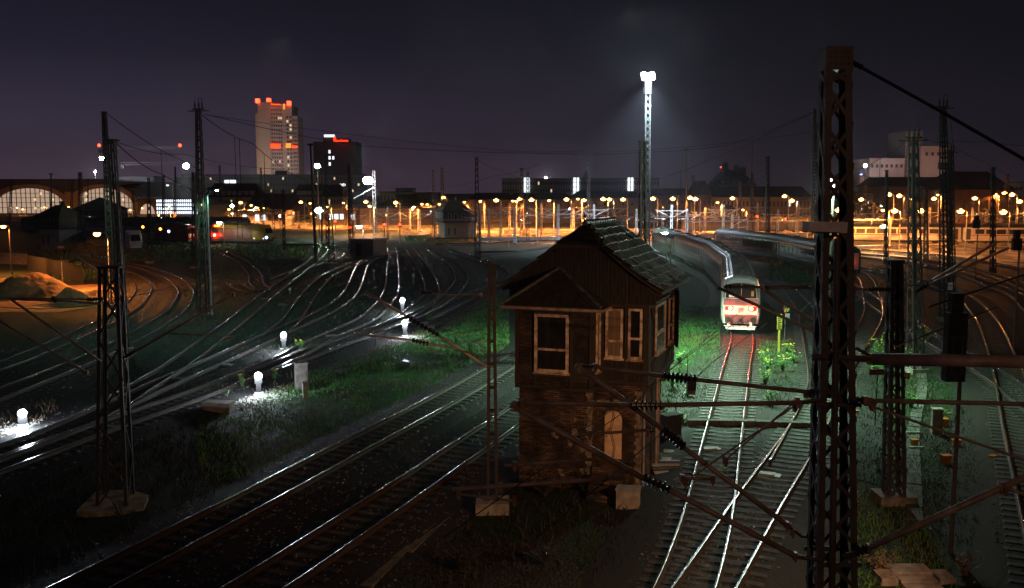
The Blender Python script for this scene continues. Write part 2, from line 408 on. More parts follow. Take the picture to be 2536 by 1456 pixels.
def track(label, px, side, sleepers=0, step=1.0, timber=False, group=None, wpts=()):
    """px: photo points along ONE rail; side: +1 when the other rail lies to the right of travel"""
    z0 = .003*len(TRK)
    pts = [PG(x, y, .36+z0) for x, y in px] + [Vector((a,b,0)) for a,b in wpts]
    r1 = catmull(pts, step); nr = normals(r1); c = r1 + nr*side*.7525
    root = thing('railway_track', label, 'railway track', (0,0,0), 0, group or 'railway tracks across the yard')
    v, f = sweep(c, nr, [(-3.0,-.08),(-1.5,.15),(1.5,.15),(3.0,-.08)], z0)
    np_mesh('ballast', v, f, M['ballast'], root)
    rail_obj(r1, nr, z0, root); rail_obj(r1 + nr*side*1.505, nr, z0, root)
    cc = catmull([(p[0],p[1]) for p in c[::max(1,int(4/step))]], .63); cn = normals(cc)
    me = bpy.data.meshes.new('sleeper')
    mb = MB().box(-1.3,1.3,-.13,.13,0,.17+z0)
    mb2 = MB(); hx=1.3
    pr = [(-.14,-.02),(-.12,.175),(.12,.175),(.14,-.02)]
    mb2.loft([[(x,a,b+z0+dz) for a,b in pr] for x,dz in ((-1.3,-.03),(-1.25,.0),(-.95,.004),(-.5,.004),(-.25,-.02),(.25,-.02),(.5,.004),(.95,.004),(1.25,0),(1.3,-.03))])
    src = mb2
    order = np.argsort(cc[:,1])
    first = None; rest = []
    for q, i in enumerate(order):
        ang = math.atan2(cn[i,1], cn[i,0])
        if q < sleepers:
            if first is None:
                first = src.build('sleeper', M['sleeperw' if timber else 'sleeper'], root); o = first
            else:
                o = first.copy(); link(o, root)
            o.location = (cc[i,0], cc[i,1], 0); o.rotation_euler = (0,0,ang+random.uniform(-.01,.01))
        elif cc[i,1] < 130: rest.append((cc[i,0],cc[i,1],ang))
    if rest:
        mb = MB()
        for x,y,a in rest:
            mb.M = Matrix.Translation((x,y,0)) @ Matrix.Rotation(a,4,'Z'); mb.box(-1.3,1.3,-.13,.13,-.02,.172+z0)
        o = mb.build('sleepers', M['sleeperw' if timber else 'sleeper'], root); o['kind'] = 'stuff'
    TRK.append(dict(c=c, n=nr, z0=z0))
    return root
T = track
T('farther of the two near tracks that pass diagonally left of the brick cabin', [(-40,1445),(100,1352),(269,1256+0),] and
  [(20,1590),(269,1456),(645,1254),(886,1121),(1052,1032),(1168,967),(1274,903),(1400,830),(1480,780),(1540,730),(1570,685)], -1, 100)
T('nearest track, running diagonally from the bottom left to the cabin foot', [(400,1660),(560,1550),(704,1456),(1088,1189),(1290,1043),(1430,942),(1520,870),(1570,800),(1592,740),(1600,700)], -1, 100)
T('curved track bending round the orange lit sand heap on the left', [(-200,960),(0,915),(180,844),(313,780),(347,757),(372,723),(372,704),(350,684),(305,667),(240,655)], -1, 40)
T('wide curved track bending past the tall black mast beyond the sand heap', [(-250,1080),(0,986),(248,887),(319,853),(403,807),(459,766),(479,729),(474,710),(443,687),(372,661),(305,648),(200,640)], -1, 40)
T('long track from the left edge to the green lit curve by the grey hut', [(235,1043),(313,1005),(372,962),(450,915),(484,890),(561,831),(608,794),(688,723),(732,689),(778,652),(806,627),(812,616),(790,607)], -1, 60)
T('S shaped track passing behind the two middle white ground lamps toward the grey hut', [(-150,1190),(0,1132),(117,1091),(235,1043),(310,1010),(397,965),(484,926),(577,884),(645,853),(732,813),(818,774),(877,735),(896,698),(913,652),(933,638),(964,627)], -1, 80)
T('bright railed track in front of the white ground lamps, turning straight up the yard', [(-150,1222),(0,1163),(134,1115),(242,1071),(357,1032),(434,1005),(516,976),(589,947),(669,914),(728,890),(806,847),(856,822),(924,791),(967,754),(985,725),(988,700),(987,673),(984,624),(979,612)], -1, 80)
T('branch track between the white lamps, curving up as second of the fan', [(600,944),(728,899),(806,868),(838,856),(913,830),(975,808),(1030,780),(1072,745),(1089,717),(1068,670),(1034,625),(1022,612)], -1, 60)
T('third curve of the track fan, far beyond the paired white lamps', [(900,833),(1000,800),(1090,760),(1140,720),(1158,686),(1136,651),(1095,627),(1075,613)], -1, 0)
T('outermost curve of the track fan, bending behind the slim ladder mast', [(1060,800),(1179,732),(1244,704),(1261,683),(1250,664),(1200,642),(1136,623),(1110,614)], -1, 0)
T('short curved track left of the track that runs to the hut', [(700,830),(740,795),(784,726),(818,686),(840,673),(880,655),(964,628),(1010,617)], -1, 30)
T('faint curved track in the dark middle of the yard', [(560,700),(640,720),(652,700),(640,670),(600,640),(560,622)], -1, 0)
T('pale lit curve of track beside the yellow maintenance wagon', [(700,604),(790,604),(840,612),(852,626),(834,640),(781,656),(700,690)], 1, 0)
RT1 = T('track on which the white train with red tail lamps stands', [(1700,1640),(1772,1456),(1809,1301),(1819,1237),(1832,1115),(1844,1017),(1857,905),(1866,833)], -1, 70, timber=True,
  wpts=[(18.4,72),(20.3,80),(23.2,91),(25.6,104),(26.6,118),(26.8,143),(26,165)])
T('curving track joining the train track from the right behind the big brown mast', [(1560,1600),(1661,1456),(1737,1351),(1810,1245),(1840,1207),(1901,1127),(1954,1055),(1990,985),(2003,950),(2003,915),(1988,827),(1973,765),(1957,740),(1932,712),(1890,690)], 1, 90, timber=True)
T('S curved track just right of the big brown mast', [(2010,1150),(2050,1050),(2080,975),(2113,912),(2148,853),(2175,810),(2186,779),(2185,754),(2174,720),(2154,682),(2107,659),(2040,646)], -1, 0)
T('crossing track cutting over the S curve at right', [(2330,870),(2240,815),(2180,772),(2120,726),(2060,690)], 1, 0)
T('sweeping curve with copper gleaming rails at the far right', [(2560,1450),(2550,1370),(2536,1303),(2522,1229),(2502,1135),(2482,1034),(2464,928),(2448,872),(2433,822),(2414,782),(2389,751),(2362,729),(2300,704),(2230,685),(2150,668),(2060,656)], 1, 90)
T('track crossing the sweeping curve at the right edge of the picture', [(2230,800),(2290,842),(2350,878),(2410,913),(2464,950),(2536,1010),(2600,1070)], -1, 50)
T('outer curve right of the copper gleaming rails', [(2640,840),(2536,766),(2507,735),(2464,714),(2365,676),(2250,652),(2100,634)], 1, 0)
T('outermost right curve running off the picture above the copper rails', [(2660,760),(2536,716),(2460,684),(2380,662),(2250,640),(2090,625)], 1, 0)
T('far orange lit track in front of the long lit train', [(2560,676),(2440,650),(2300,630),(2110,616)], 1, 0)
T('orange lit track across the middle distance left of the cabin roof', [(1180,622),(1270,620),(1330,613),(1420,606),(1520,600)], 1, 0)
T('farther orange lit track across the middle distance', [(1080,602),(1200,600),(1350,594),(1560,588)], 1, 0)
T('far track at the foot of the orange lamps', [(1080,589),(1250,587),(1450,582),(1700,577)], 1, 0)

# ------------------------------------------------------------------ ballast stones (uncountable)
def stones(tracks, ymax, per_m, wid=2.5):
    cs = []
    for t in tracks:
        k = t['c'][:,1] < ymax
        c = t['c'][k]; n = t['n'][k]
        if len(c) < 2: continue
        N_ = int(len(c)*per_m)
        i = RNG.integers(0, len(c), N_); o = RNG.uniform(-wid, wid, N_)
        tt = np.c_[-n[i,1], n[i,0]]
        p = c[i] + n[i]*o[:,None] + tt*RNG.uniform(-.5,.5,N_)[:,None]
        z = np.where(np.abs(o) < 1.55, .15+t['z0'], .15-(np.abs(o)-1.5)*.155)
        m = (np.abs(np.abs(o)-.75) > .1)
        cs.append(np.c_[p, z][m])
    return np.concatenate(cs)
def stone_mesh(name, P, smin, smax, matl):
    n = len(P)
    base = np.array([(1,0,0),(-1,0,0),(0,1,0),(0,-1,0),(0,0,1),(0,0,-1)], float)
    v = base[None]*RNG.uniform(.55,1.0,(n,6,1)) + RNG.normal(0,.18,(n,6,3))
    a = RNG.uniform(0,6.28,n); ca, sa = np.cos(a), np.sin(a)
    x = v[:,:,0]*ca[:,None]-v[:,:,1]*sa[:,None]; y = v[:,:,0]*sa[:,None]+v[:,:,1]*ca[:,None]
    v = np.stack([x,y,v[:,:,2]*.7],2)*RNG.uniform(smin,smax,(n,1,1)) + P[:,None,:]
    fb = np.array([(0,2,4),(2,1,4),(1,3,4),(3,0,4),(2,0,5),(1,2,5),(3,1,5),(0,3,5)])
    f = (fb[None]+np.arange(n)[:,None,None]*6).reshape(-1,3)
    o = np_mesh(name, v.reshape(-1,3), f, matl)
    return tag(o, kind='stuff')
P1 = stones(TRK[:2], 60, 75, 2.9)
P2 = stones([TRK[13],TRK[14]], 62, 62, 2.6)
P3 = stones([TRK[17],TRK[18]], 75, 50, 2.9)
P4 = stones(TRK[5:8], 62, 22, 2.4); P5 = stones(TRK[2:13], 115, 14, 3.2)
o5 = stone_mesh('ballast_gravel', P5, .05, .11, M['stone']); tag(o5, 'coarse ballast stones scattered over the fan of tracks', 'gravel')
o = stone_mesh('ballast_gravel', np.concatenate([P1,P2,P3,P4]), .028, .07, M['stone'])
tag(o, 'loose grey ballast stones between and beside the near rails', 'gravel')
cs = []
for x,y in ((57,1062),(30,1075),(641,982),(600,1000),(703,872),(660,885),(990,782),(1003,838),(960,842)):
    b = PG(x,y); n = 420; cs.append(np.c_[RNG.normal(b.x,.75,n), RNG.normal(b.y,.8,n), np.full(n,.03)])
o = stone_mesh('lamplit_gravel', np.concatenate(cs), .035, .09, M['concretew']); tag(o, 'loose stones paled to carry the lamplight around the white ground lamps', 'gravel')  # lamplight around each ground lamp put into paler stones

def sheet(name, polys, matl, z=.004):
    m = MB(); rg = random.Random(4)
    for poly in polys:
        P = [PG(x,y) for x,y in poly]; Q = []
        for a,b in zip(P, P[1:]+P[:1]):
            n = max(1,int((b-a).length/6))
            for k in range(n): q = a.lerp(b,k/n); Q.append((q.x+rg.uniform(-.7,.7), q.y+rg.uniform(-.9,.9), z))
        m.quad(*Q)
    o = m.build(name, M[matl]); tag(o, kind='structure')
sheet('lit_gravel_yard', [[(1040,586),(1180,588),(1185,600),(1330,603),(1700,611),(1705,566),(1400,563),(1040,566)],[(1712,596),(1990,600),(2010,562),(1712,562)],[(2010,640),(2350,640),(2640,700),(2640,560),(2100,558),(2010,570)],[(640,566),(1000,570),(1030,556),(640,552)],[(0,548),(620,556),(620,546),(0,541)]], 'gravelp')  # pale gravel along the lamp row, its tone raised to carry the glow
sheet('lit_sand_patch', [[(-60,770),(150,772),(320,752),(420,722),(330,700),(180,706),(60,690),(-60,690)]], 'soil', .03)  # lamplight on the ground put into a paler soil sheet
# ------------------------------------------------------------------ the old signal cabin
HO = (0.19, 33.6, 0.0)
house = thing('signal_cabin', 'derelict brick and timber signal cabin with slate roof, large dark window and pale arched door', 'signal cabin', HO, R(-20))
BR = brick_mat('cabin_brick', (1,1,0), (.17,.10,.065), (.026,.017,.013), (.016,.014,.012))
BR2 = brick_mat('cabin_brick_shaded', (1,1,0), (.085,.056,.042), (.016,.012,.010), (.012,.010,.009))  # darker copy of the cabin brick; upper storey's shade put into colour
# brick walls
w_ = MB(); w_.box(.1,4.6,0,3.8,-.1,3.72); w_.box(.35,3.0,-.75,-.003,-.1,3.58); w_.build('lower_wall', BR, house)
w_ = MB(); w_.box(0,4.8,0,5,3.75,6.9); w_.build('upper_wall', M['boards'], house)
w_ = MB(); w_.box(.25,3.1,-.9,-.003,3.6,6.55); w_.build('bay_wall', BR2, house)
# front upper brick infill right of the bay is boarded; gable boards as separate planks
g_ = MB()
x = -.28
while x < 5.08:
    zt = 8.62 if 1.62 < x < 3.18 else (7.22 + (x+.35)*.74 if x <= 1.62 else 7.22 + (5.15-x)*.74)
    zb = 6.62 + (random.uniform(-.12,.05) if random.random()<.4 else 0)
    if random.random() < .94: g_.box(x, x+.125, -.07-random.uniform(0,.02), -.02, zb, min(zt, 8.6))
    x += .135
g_.build('gable_boards', M['boards'], house)
MB().prism([(-.2,-.015,6.6),(5.0,-.015,6.6),(5.0,-.015,7.15),(3.2,-.015,8.55),(1.6,-.015,8.55),(-.2,-.015,7.15)],(0,.06,0)).build('gable_wall', M['timber'], house)
MB().prism([(-.2,4.95,6.6),(5.0,4.95,6.6),(5.0,4.95,7.15),(3.2,4.95,8.55),(1.6,4.95,8.55),(-.2,4.95,7.15)],(0,.06,0)).build('gable_wall', M['timber'], house)
s_ = MB(); y = .05
while y < 4.95:
    s_.box(4.805, 4.835+random.uniform(0,.012), y, y+.12, 3.72, 6.95); y += .13
for a in np.arange(3.12, 4.72, .135): s_.box(a, a+.125, -.035-random.uniform(0,.01), -.003, 3.9, 4.6)
for a in np.arange(3.12, 4.72, .135): s_.box(a, a+.125, -.035-random.uniform(0,.01), -.003, 6.55, 6.95)
s_.build('wall_cladding', M['boards'], house)
# sloping soffit below the overhang at the back right, carried on brackets
for pl_, av in (([(4.6,3.8,3.2),(4.6,4.95,3.74),(4.6,3.8,3.74)],(.18,0,0)),([(.1,3.8,3.2),(.1,4.95,3.74),(.1,3.8,3.74)],(.18,0,0)),([(4.62,.2,3.0),(4.78,.2,3.74),(4.62,.2,3.74)],(0,.12,0)),([(4.62,1.9,3.0),(4.78,1.9,3.74),(4.62,1.9,3.74)],(0,.12,0))):
    MB().prism(pl_, av).build('bracket', M['timber'], house)
# timber frame
t_ = MB(); P_ = .045
for x in (.25, .95, 2.28, 2.98): t_.box(x, x+.12, -.9-P_, -.9+.01, 3.58, 6.57)
for z in (3.58, 4.05, 6.35): t_.box(.25, 3.1, -.9-P_-.006, -.9+.01, z, z+.13)
for z in (3.58, 4.05, 6.35): t_.box(3.1-.01, 3.1+P_, -.9, -.01, z+.004, z+.134)
t_.box(3.1-.01,3.1+P_+.01,-.93,-.8,3.58,6.56); t_.box(3.1-.01,3.1+P_+.01,-.14,-.01,3.58,6.56)
for x in (3.16, 4.02, 4.68): t_.box(x, x+.12, -P_-.02, .01, 3.78, 6.9)
for z in (3.78, 4.58, 6.52): t_.box(3.1, 4.8+P_, -P_-.03, .01, z, z+.12)
for y in (-.02, .85, 3.0, 3.45, 4.6, 4.9): t_.box(4.8, 4.8+P_+.02, y, y+.12, 3.75, 6.9)
for z in (3.75, 4.55, 6.5, 6.8): t_.box(4.8, 4.8+P_+.03, -.03, 5.0, z, z+.12)
t_.box(.0,.12,-.02,.1,3.75,6.9)
t_.bar((3.7,-.05,6.6),(3.95,-.05,7.25),.1,.06); t_.bar((4.84,.9,5.95),(4.84,.1,6.85),.1,.08)
t_.build('timber_frame', M['timber'], house)
# eaves brackets and rafters' ends on the right eave
e_ = MB()
for y in np.arange(-.1, 5.2, .55): e_.bar((4.75,y,7.25),(5.32,y,6.98),.07,.11)
for y in np.arange(-.1, 5.2, .55): e_.bar((.05,y,7.25),(-.52,y,6.98),.07,.11)
e_.build('rafter_ends', M['timber'], house)
# windows
def win(parent, org, d, nrm, w, z0, z1, tr, fm, pm, pane=True, fw=.085, dep=.06, mull=False):
    d = Vector(d); nrm = Vector(nrm)
    Mx = Matrix(((d.x, nrm.x, 0, org[0]), (d.y, nrm.y, 0, org[1]), (0,0,1,0), (0,0,0,1)))
    m = MB(Mx)
    m.box(0,fw,0,dep,z0,z1); m.box(w-fw,w,0,dep,z0,z1); m.box(fw,w-fw,0,dep,z1-fw,z1); m.box(fw,w-fw,0,dep,z0,z0+fw)
    m.box(fw,w-fw,0,dep+.012,tr-.035,tr+.045)
    m.box(-.04,w+.04,-.004,.02,z0-.05,z0-.002); m.box(-.06,w+.06,0,dep+.05,z0-.07,z0-.051)
    o = m.build('window', fm, parent)
    p = MB(Mx); p.box(fw*.9,w-fw*.9,.004,.02,z0+.04,tr-.02); p.box(fw*.9,w-fw*.9,.004,.02,tr+.03,z1-.04); p.build('pane', pm, o)
    return o
WF, GL = M['winframe'], M['glass']
win(house, (1.0,-.948,0), (1,0,0), (0,-1,0), 1.25, 4.22, 6.27, 5.02, WF, GL, fw=.10, dep=.07)
win(house, (3.148,-.70,0), (0,1,0), (1,0,0), .48, 4.28, 6.35, 4.95, WF, M['sheetwin'])
o = win(house, (3.34,-.07,0), (1,0,0), (0,-1,0), .62, 4.70, 6.45, 5.3, WF, M['sheetwin']); o['label'] = 'boarded up narrow window'
win(house, (4.15,-.07,0), (1,0,0), (0,-1,0), .50, 4.70, 6.48, 5.42, WF, GL)
win(house, (4.87,1.05,0), (0,1,0), (1,0,0), 1.75, 4.70, 6.48, 5.4, WF, GL)
win(house, (4.87,3.62,0), (0,1,0), (1,0,0), .95, 4.70, 6.48, 5.4, WF, GL)
sh = MB(Matrix.Translation((4.9,4.72,0)) @ Matrix.Rotation(R(-62),4,'Z')); 
for i in range(5): sh.box(.005+i*.11, .11+i*.11, -.012-.004*(i%2), .012, 4.5-random.uniform(0,.08), 6.7+random.uniform(-.05,.05))
sh.box(0,.56,.013,.03,4.9,5.0); sh.box(0,.56,.013,.03,6.2,6.3); sh.build('shutter', M['boards'], house)
# door with arch, stone quoins
d_ = MB(); arc = [(3.95-.31*(1-math.cos(a)), 0, 2.55+.24*math.sin(a)) for a in np.linspace(0, math.pi, 11)]
poly = [(3.33,-.03,1.05),(3.95,-.03,1.05)] + [(x,-.03,z) for x,_,z in arc]
d_.prism(poly, (0,.025,0)); dr = d_.build('door', M['doorm'], house)
d_ = MB(); d_.box(3.36,3.92,-.045,-.031,1.75,1.84); d_.box(3.36,3.92,-.045,-.031,1.12,1.2); d_.build('door_rail', M['doorm'], dr)
d_ = MB(); d_.sphere((3.42,-.06,1.85),.028,8,6); d_.build('handle', M['black'], dr)
d_ = MB()
for i in range(len(arc)-1):
    a, b = Vector(arc[i]), Vector(arc[i+1]); c = Vector((3.64,0,2.5))
    ao = c+(a-c)*1.22; bo = c+(b-c)*1.22
    d_.prism([(a.x,-.05,a.z),(ao.x,-.05,ao.z),(bo.x,-.05,bo.z),(b.x,-.05,b.z)], (0,.045,0))
d_.build('door_arch', BR, house)
q_ = MB(); q2_ = MB()
for i in range(24):
    z = -.05+i*.15; wv = .2 if i%2 else .14
    q_.box(3.0-.0, 3.0+.035, -.78, -.78+wv, z, z+.14); q_.box(3.03-wv,3.03,-.785,-.75,z,z+.14)
    q2_.box(4.6-wv, 4.63, -.03, .0, z, z+.14); q2_.box(4.6,4.635,-.03,wv-.03,z+.001,z+.139)
q_.build('quoin_stack', M['plaster'], house); q2_.build('quoin_stack', M['plaster'], house)
q_ = MB()
for (x,z,a,b) in ((2.45,2.1,.16,.2),(2.2,1.75,.2,.12),(2.66,1.5,.2,.26),(1.7,1.9,.16,.1),(2.5,2.55,.1,.07),(3.1,2.95,.2,.12),(3.25,3.05,.16,.1),(1.9,.6,.18,.1),(2.75,.75,.1,.2)):
    for k in range(3):
        x0 = x+random.uniform(-.08,.08); z0 = z+random.uniform(-.12,.12); yv = -.752 if x < 3 else -.002
        pts = [(x0+a*.6*math.cos(t)*random.uniform(.6,1.1), yv-.008-k*.003, z0+b*.7*math.sin(t)*random.uniform(.6,1.1)) for t in np.linspace(0,6.28,9)[:-1]]
        q_.prism(pts, (0,.008,0))
q_.build('plaster_patches', M['plaster'], house)
s_ = MB(); s_.box(3.1,4.3,-.9,-.04,-.1,.95); s_.box(3.15,4.25,-1.2,-.9,-.1,.72); s_.box(3.15,4.25,-1.5,-1.2,-.1,.48); s_.box(3.15,4.25,-1.8,-1.5,-.1,.22); s_.build('door_steps', BR, house)
# pipes and loose cables
for xx_,yy_,rr_ in ((4.68,.3,.035),(4.72,2.4,.05),(4.66,3.1,.03)): MB().tube((xx_,yy_,0),(xx_,yy_,3.7),rr_).build('downpipe', M['tube'], house)
p_ = MB(); p_.path([(3.62,-.07,3.15),(3.7,-.12,2.6),(3.6,-.14,2.1),(3.74,-.12,1.5),(3.66,-.1,1.0)],.012); p_.path([(3.6,-.14,2.2),(3.3,-.2,1.9),(3.0,-.82,1.6)],.01); p_.build('loose_cable', M['black'], house)
p_ = MB(); p_.box(3.25,3.5,-.06,-.003,2.98,3.14); p_.box(3.62,3.9,-.05,-.003,3.1,3.2); p_.build('broken_sign', M['plaster'], house)
# roof
XR, ZR = 2.4, 9.35
prof_r = [(0,9.35),(.7,8.80),(1.6,8.05),(2.3,7.53),(2.98,7.12)]
def slope_z(a):
    for (a0,z0),(a1,z1) in zip(prof_r, prof_r[1:]):
        if a <= a1: return z0+(z1-z0)*(a-a0)/(a1-a0)
    return prof_r[-1][1]
def ylim(a): return (.5-.85*min(1,a/.82), 4.75+.65*min(1,a/.82))
for sgn, nm in ((1,'roof'),(-1,'roof')):
    m = MB(); rings = []
    for a, z in [(0,9.35),(.41,9.03),(.82,8.70),(1.6,8.05),(2.3,7.53),(2.98,7.12)]:
        y0, y1 = ylim(a); x = XR+sgn*a
        rings.append([(x,y0,z-.11),(x,y1,z-.11),(x,y1,z-.01),(x,y0,z-.01)])
    m.loft(rings)
    ro = m.build('roof', M['tiledark'], house)
    m = MB(); a = -.02; row = 0; rows = []
    while a < 2.98:
        a1 = a + .305; y0, y1 = ylim(a+.15); y = y0-.03+random.uniform(0,.05)+(.17 if row%2 else 0)
        while y < y1:
            wv = .335+random.uniform(-.006,.006)
            if random.random() < .975:
                zt = slope_z(max(a,0))+.012+random.uniform(0,.02); zb = slope_z(min(a1+.05,2.98))+.05+random.uniform(0,.05); tw = random.uniform(-.028,.028)
                e0 = max(y, y0-.05); e1 = min(y+wv, y1+.05)
                if e1-e0 > .08:
                    xa, xb = XR+sgn*max(a,0), XR+sgn*(a1+.05)
                    m.loft([[(xa,e0,zt),(xa,e1,zt),(xa,e1,zt+.022),(xa,e0,zt+.022)],[(xb,e0,zb+tw),(xb,e1,zb-tw),(xb,e1,zb+.024-tw),(xb,e0,zb+.024+tw)]])
            y += wv+.014
        a = a1; row += 1
    m.build('roof_tiles', M['tile'], ro)
m = MB()
for k in range(12):
    y = .45+k*.365; m.lathe((2.4,y,9.39),(2.4,y+.385,9.395),[(0,.115),(.9,.10),(1,.13)],10)
m.build('ridge_tiles', M['tile'], house)
# front and back half hips
m = MB()
for y0, yy in ((.5,-.35),(4.75,5.4)):
    m.prism([(2.4,y0,9.36),(2.4-.84,yy,8.70),(2.4+.84,yy,8.70)], (0,0,-.09))
m.build('hip_slope', M['tiledark'], house)
m = MB()
for r in range(4):
    t0, t1 = r/4, (r+1)/4+.03
    hw = .86*t1
    x = -hw
    while x < hw-.05:
        m.loft([[(2.4+x,.5-.85*t0,9.37-.66*t0),(2.4+min(x+.3,hw),.5-.85*t0,9.37-.66*t0),(2.4+min(x+.3,hw),.5-.85*t0,9.395-.66*t0),(2.4+x,.5-.85*t0,9.395-.66*t0)],
                [(2.4+x,.5-.85*t1,9.41-.66*t1),(2.4+min(x+.3,hw),.5-.85*t1,9.41-.66*t1),(2.4+min(x+.3,hw),.5-.85*t1,9.435-.66*t1),(2.4+x,.5-.85*t1,9.435-.66*t1)]]) if abs(x) < .86*t1 else None
        x += .31
m.build('hip_tiles', M['tiledark'], house)
m = MB()   # verge boards following the gable
for sgn in (1,-1):
    q = [(.82,8.66),(1.6,8.0),(2.3,7.48),(2.98,7.07)]
    for (a0,z0),(a1,z1) in zip(q,q[1:]): m.bar((XR+sgn*a0,-.36,z0),(XR+sgn*a1,-.36,z1),.06,.2,up=(0,1,0))
m.bar((1.55,-.37,8.62),(3.25,-.37,8.62),.06,.14)
m.build('verge_board', M['timber'], house)
# skirt roof over the bay
m = MB(); A=(1.62,.0,7.78); B0=(-.08,-1.28,6.55); B1=(3.45,-1.28,6.55); C0=(-.08,.0,6.62); C1=(3.45,.0,6.62)
def dn(p): return (p[0],p[1],p[2]-.08)
m.add([A,B0,B1,C0,C1,dn(A),dn(B0),dn(B1),dn(C0),dn(C1)],[(0,1,2),(0,3,1),(0,2,4),(5,7,6),(5,6,8),(5,9,7),(1,6,7,2),(3,8,6,1),(2,7,9,4)])
br_ = m.build('bay_roof', M['tiledark'], house)
m = MB()
for r in range(7):
    t0, t1 = r/7, (r+1)/7+.02
    pa = lambda t,e: Vector(A).lerp(Vector(B0 if e==0 else B1), t)
    l0, r0, l1, r1 = pa(t0,0), pa(t0,1), pa(t1,0), pa(t1,1); n = max(1,int((r1-l1).length/.3))
    for k in range(n):
        u0, u1 = k/n+.004, (k+1)/n-.004
        a, b, c, d = l0.lerp(r0,u0), l0.lerp(r0,u1), l1.lerp(r1,u1), l1.lerp(r1,u0)
        u = Vector((0,-.01,.012)); v_ = Vector((0,-.03,.045+random.uniform(0,.02)))
        m.loft([[a+u,b+u,b+u*2.5,a+u*2.5],[d+v_,c+v_,c+v_+u*1.5,d+v_+u*1.5]])
m.build('bay_tiles', M['tiledark'], br_)
m = MB(); m.path([(1.62,-.02,7.83),(.8,-.64,7.24),(-.08,-1.28,6.62)],.07); m.path([(1.62,-.02,7.83),(2.5,-.64,7.24),(3.45,-1.28,6.62)],.07); m.build('hip_ridge', M['tile'], br_)
m = MB(); m.tube((-.15,-1.33,6.50),(3.5,-1.33,6.50),.06); m.tube((3.52,-1.3,6.5),(3.52,-.05,6.5),.05); m.build('gutter', M['tube'], house)
m = MB(); m.path([(2.4,.4,9.4),(2.4,.4,9.75)],.02); m.sphere((2.4,.4,9.62),.05,8,6); m.build('finial', M['black'], house)
# ------------------------------------------------------------------ lattice masts
def lattice_geo(h, w0, w1, lw=.09, bw=.045, panel=1.0, style='x', lean=(0,0), d0=None, d1=None):
    """returns list of four leg MBs and a bracing MB, local at origin"""
    d0 = d0 or w0; d1 = d1 or w1
    def cor(i, z):
        t = z/h; w_ = w0+(w1-w0)*t; d_ = d0+(d1-d0)*t
        sx_, sy_ = ((-1,-1),(1,-1),(1,1),(-1,1))[i]
        return Vector((sx_*w_/2+lean[0]*t, sy_*d_/2+lean[1]*t, z))
    legs = []
    for i in range(4):
        m = MB(); a, b = cor(i,0), cor(i,h); sx_, sy_ = ((-1,-1),(1,-1),(1,1),(-1,1))[i]
        th = .018
        # angle section: two plates
        for p in (0,1):
            q = []
            for c in (a, b):
                if p == 0: q.append([c, c+Vector((-sx_*lw,0,0)), c+Vector((-sx_*lw,-sy_*th,0)), c+Vector((0,-sy_*th,0))])
                else: q.append([c+Vector((0,-sy_*th,0)), c+Vector((-sx_*th,-sy_*th,0)), c+Vector((-sx_*th,-sy_*lw,0)), c+Vector((0,-sy_*lw,0))])
            m.loft(q)
        legs.append(m)
    br = MB(); z = .05; k = 0
    while z < h-.15:
        t = z/h; ph = panel*(.55+.45*(w0+(w1-w0)*t)/w0); z2 = min(z+ph, h-.05)
        for i in range(4):
            j = (i+1)%4
            n_ = (cor(i,z)+cor(j,z)-cor((i+2)%4,z)-cor((i+3)%4,z)); n_.z = 0; n_.normalize(); o = n_*(-.012)
            if style == 'x':
                br.bar(cor(i,z)+o, cor(j,z2)+o, .012, bw, up=n_.cross(Vector((0,0,1)))) if False else br.bar(cor(i,z)+o, cor(j,z2)+o, bw, .012, up=n_)
                o2 = n_*.002
                br.bar(cor(j,z)+o2, cor(i,z2)+o2, bw, .012, up=n_)
            elif style == 'zig':
                a_, b_ = (i,j) if (k%2 == 0) else (j,i)
                br.bar(cor(a_,z)+o, cor(b_,z2)+o, bw, .012, up=n_)
            elif style == 'ladder' and i in (0,2):
                br.bar(cor(i,z)+o, cor(j,z)+o, bw, .03, up=n_)
        z = z2; k += 1
    return legs, br, cor
def place(xb, yb, xt, yt, Y=None):
    if Y is None: b = PG(xb, yb); Y = b.y
    b = PG(xb, yb) if yb is not None else None
    if b is None or abs(b.y-Y) > .5:
        # base hidden: extrapolate from given px at depth Y
        b = PX(xb, 700, Y); b.z = 0
    t = PX(xt, yt, Y)
    return b, t.z, t.x-b.x
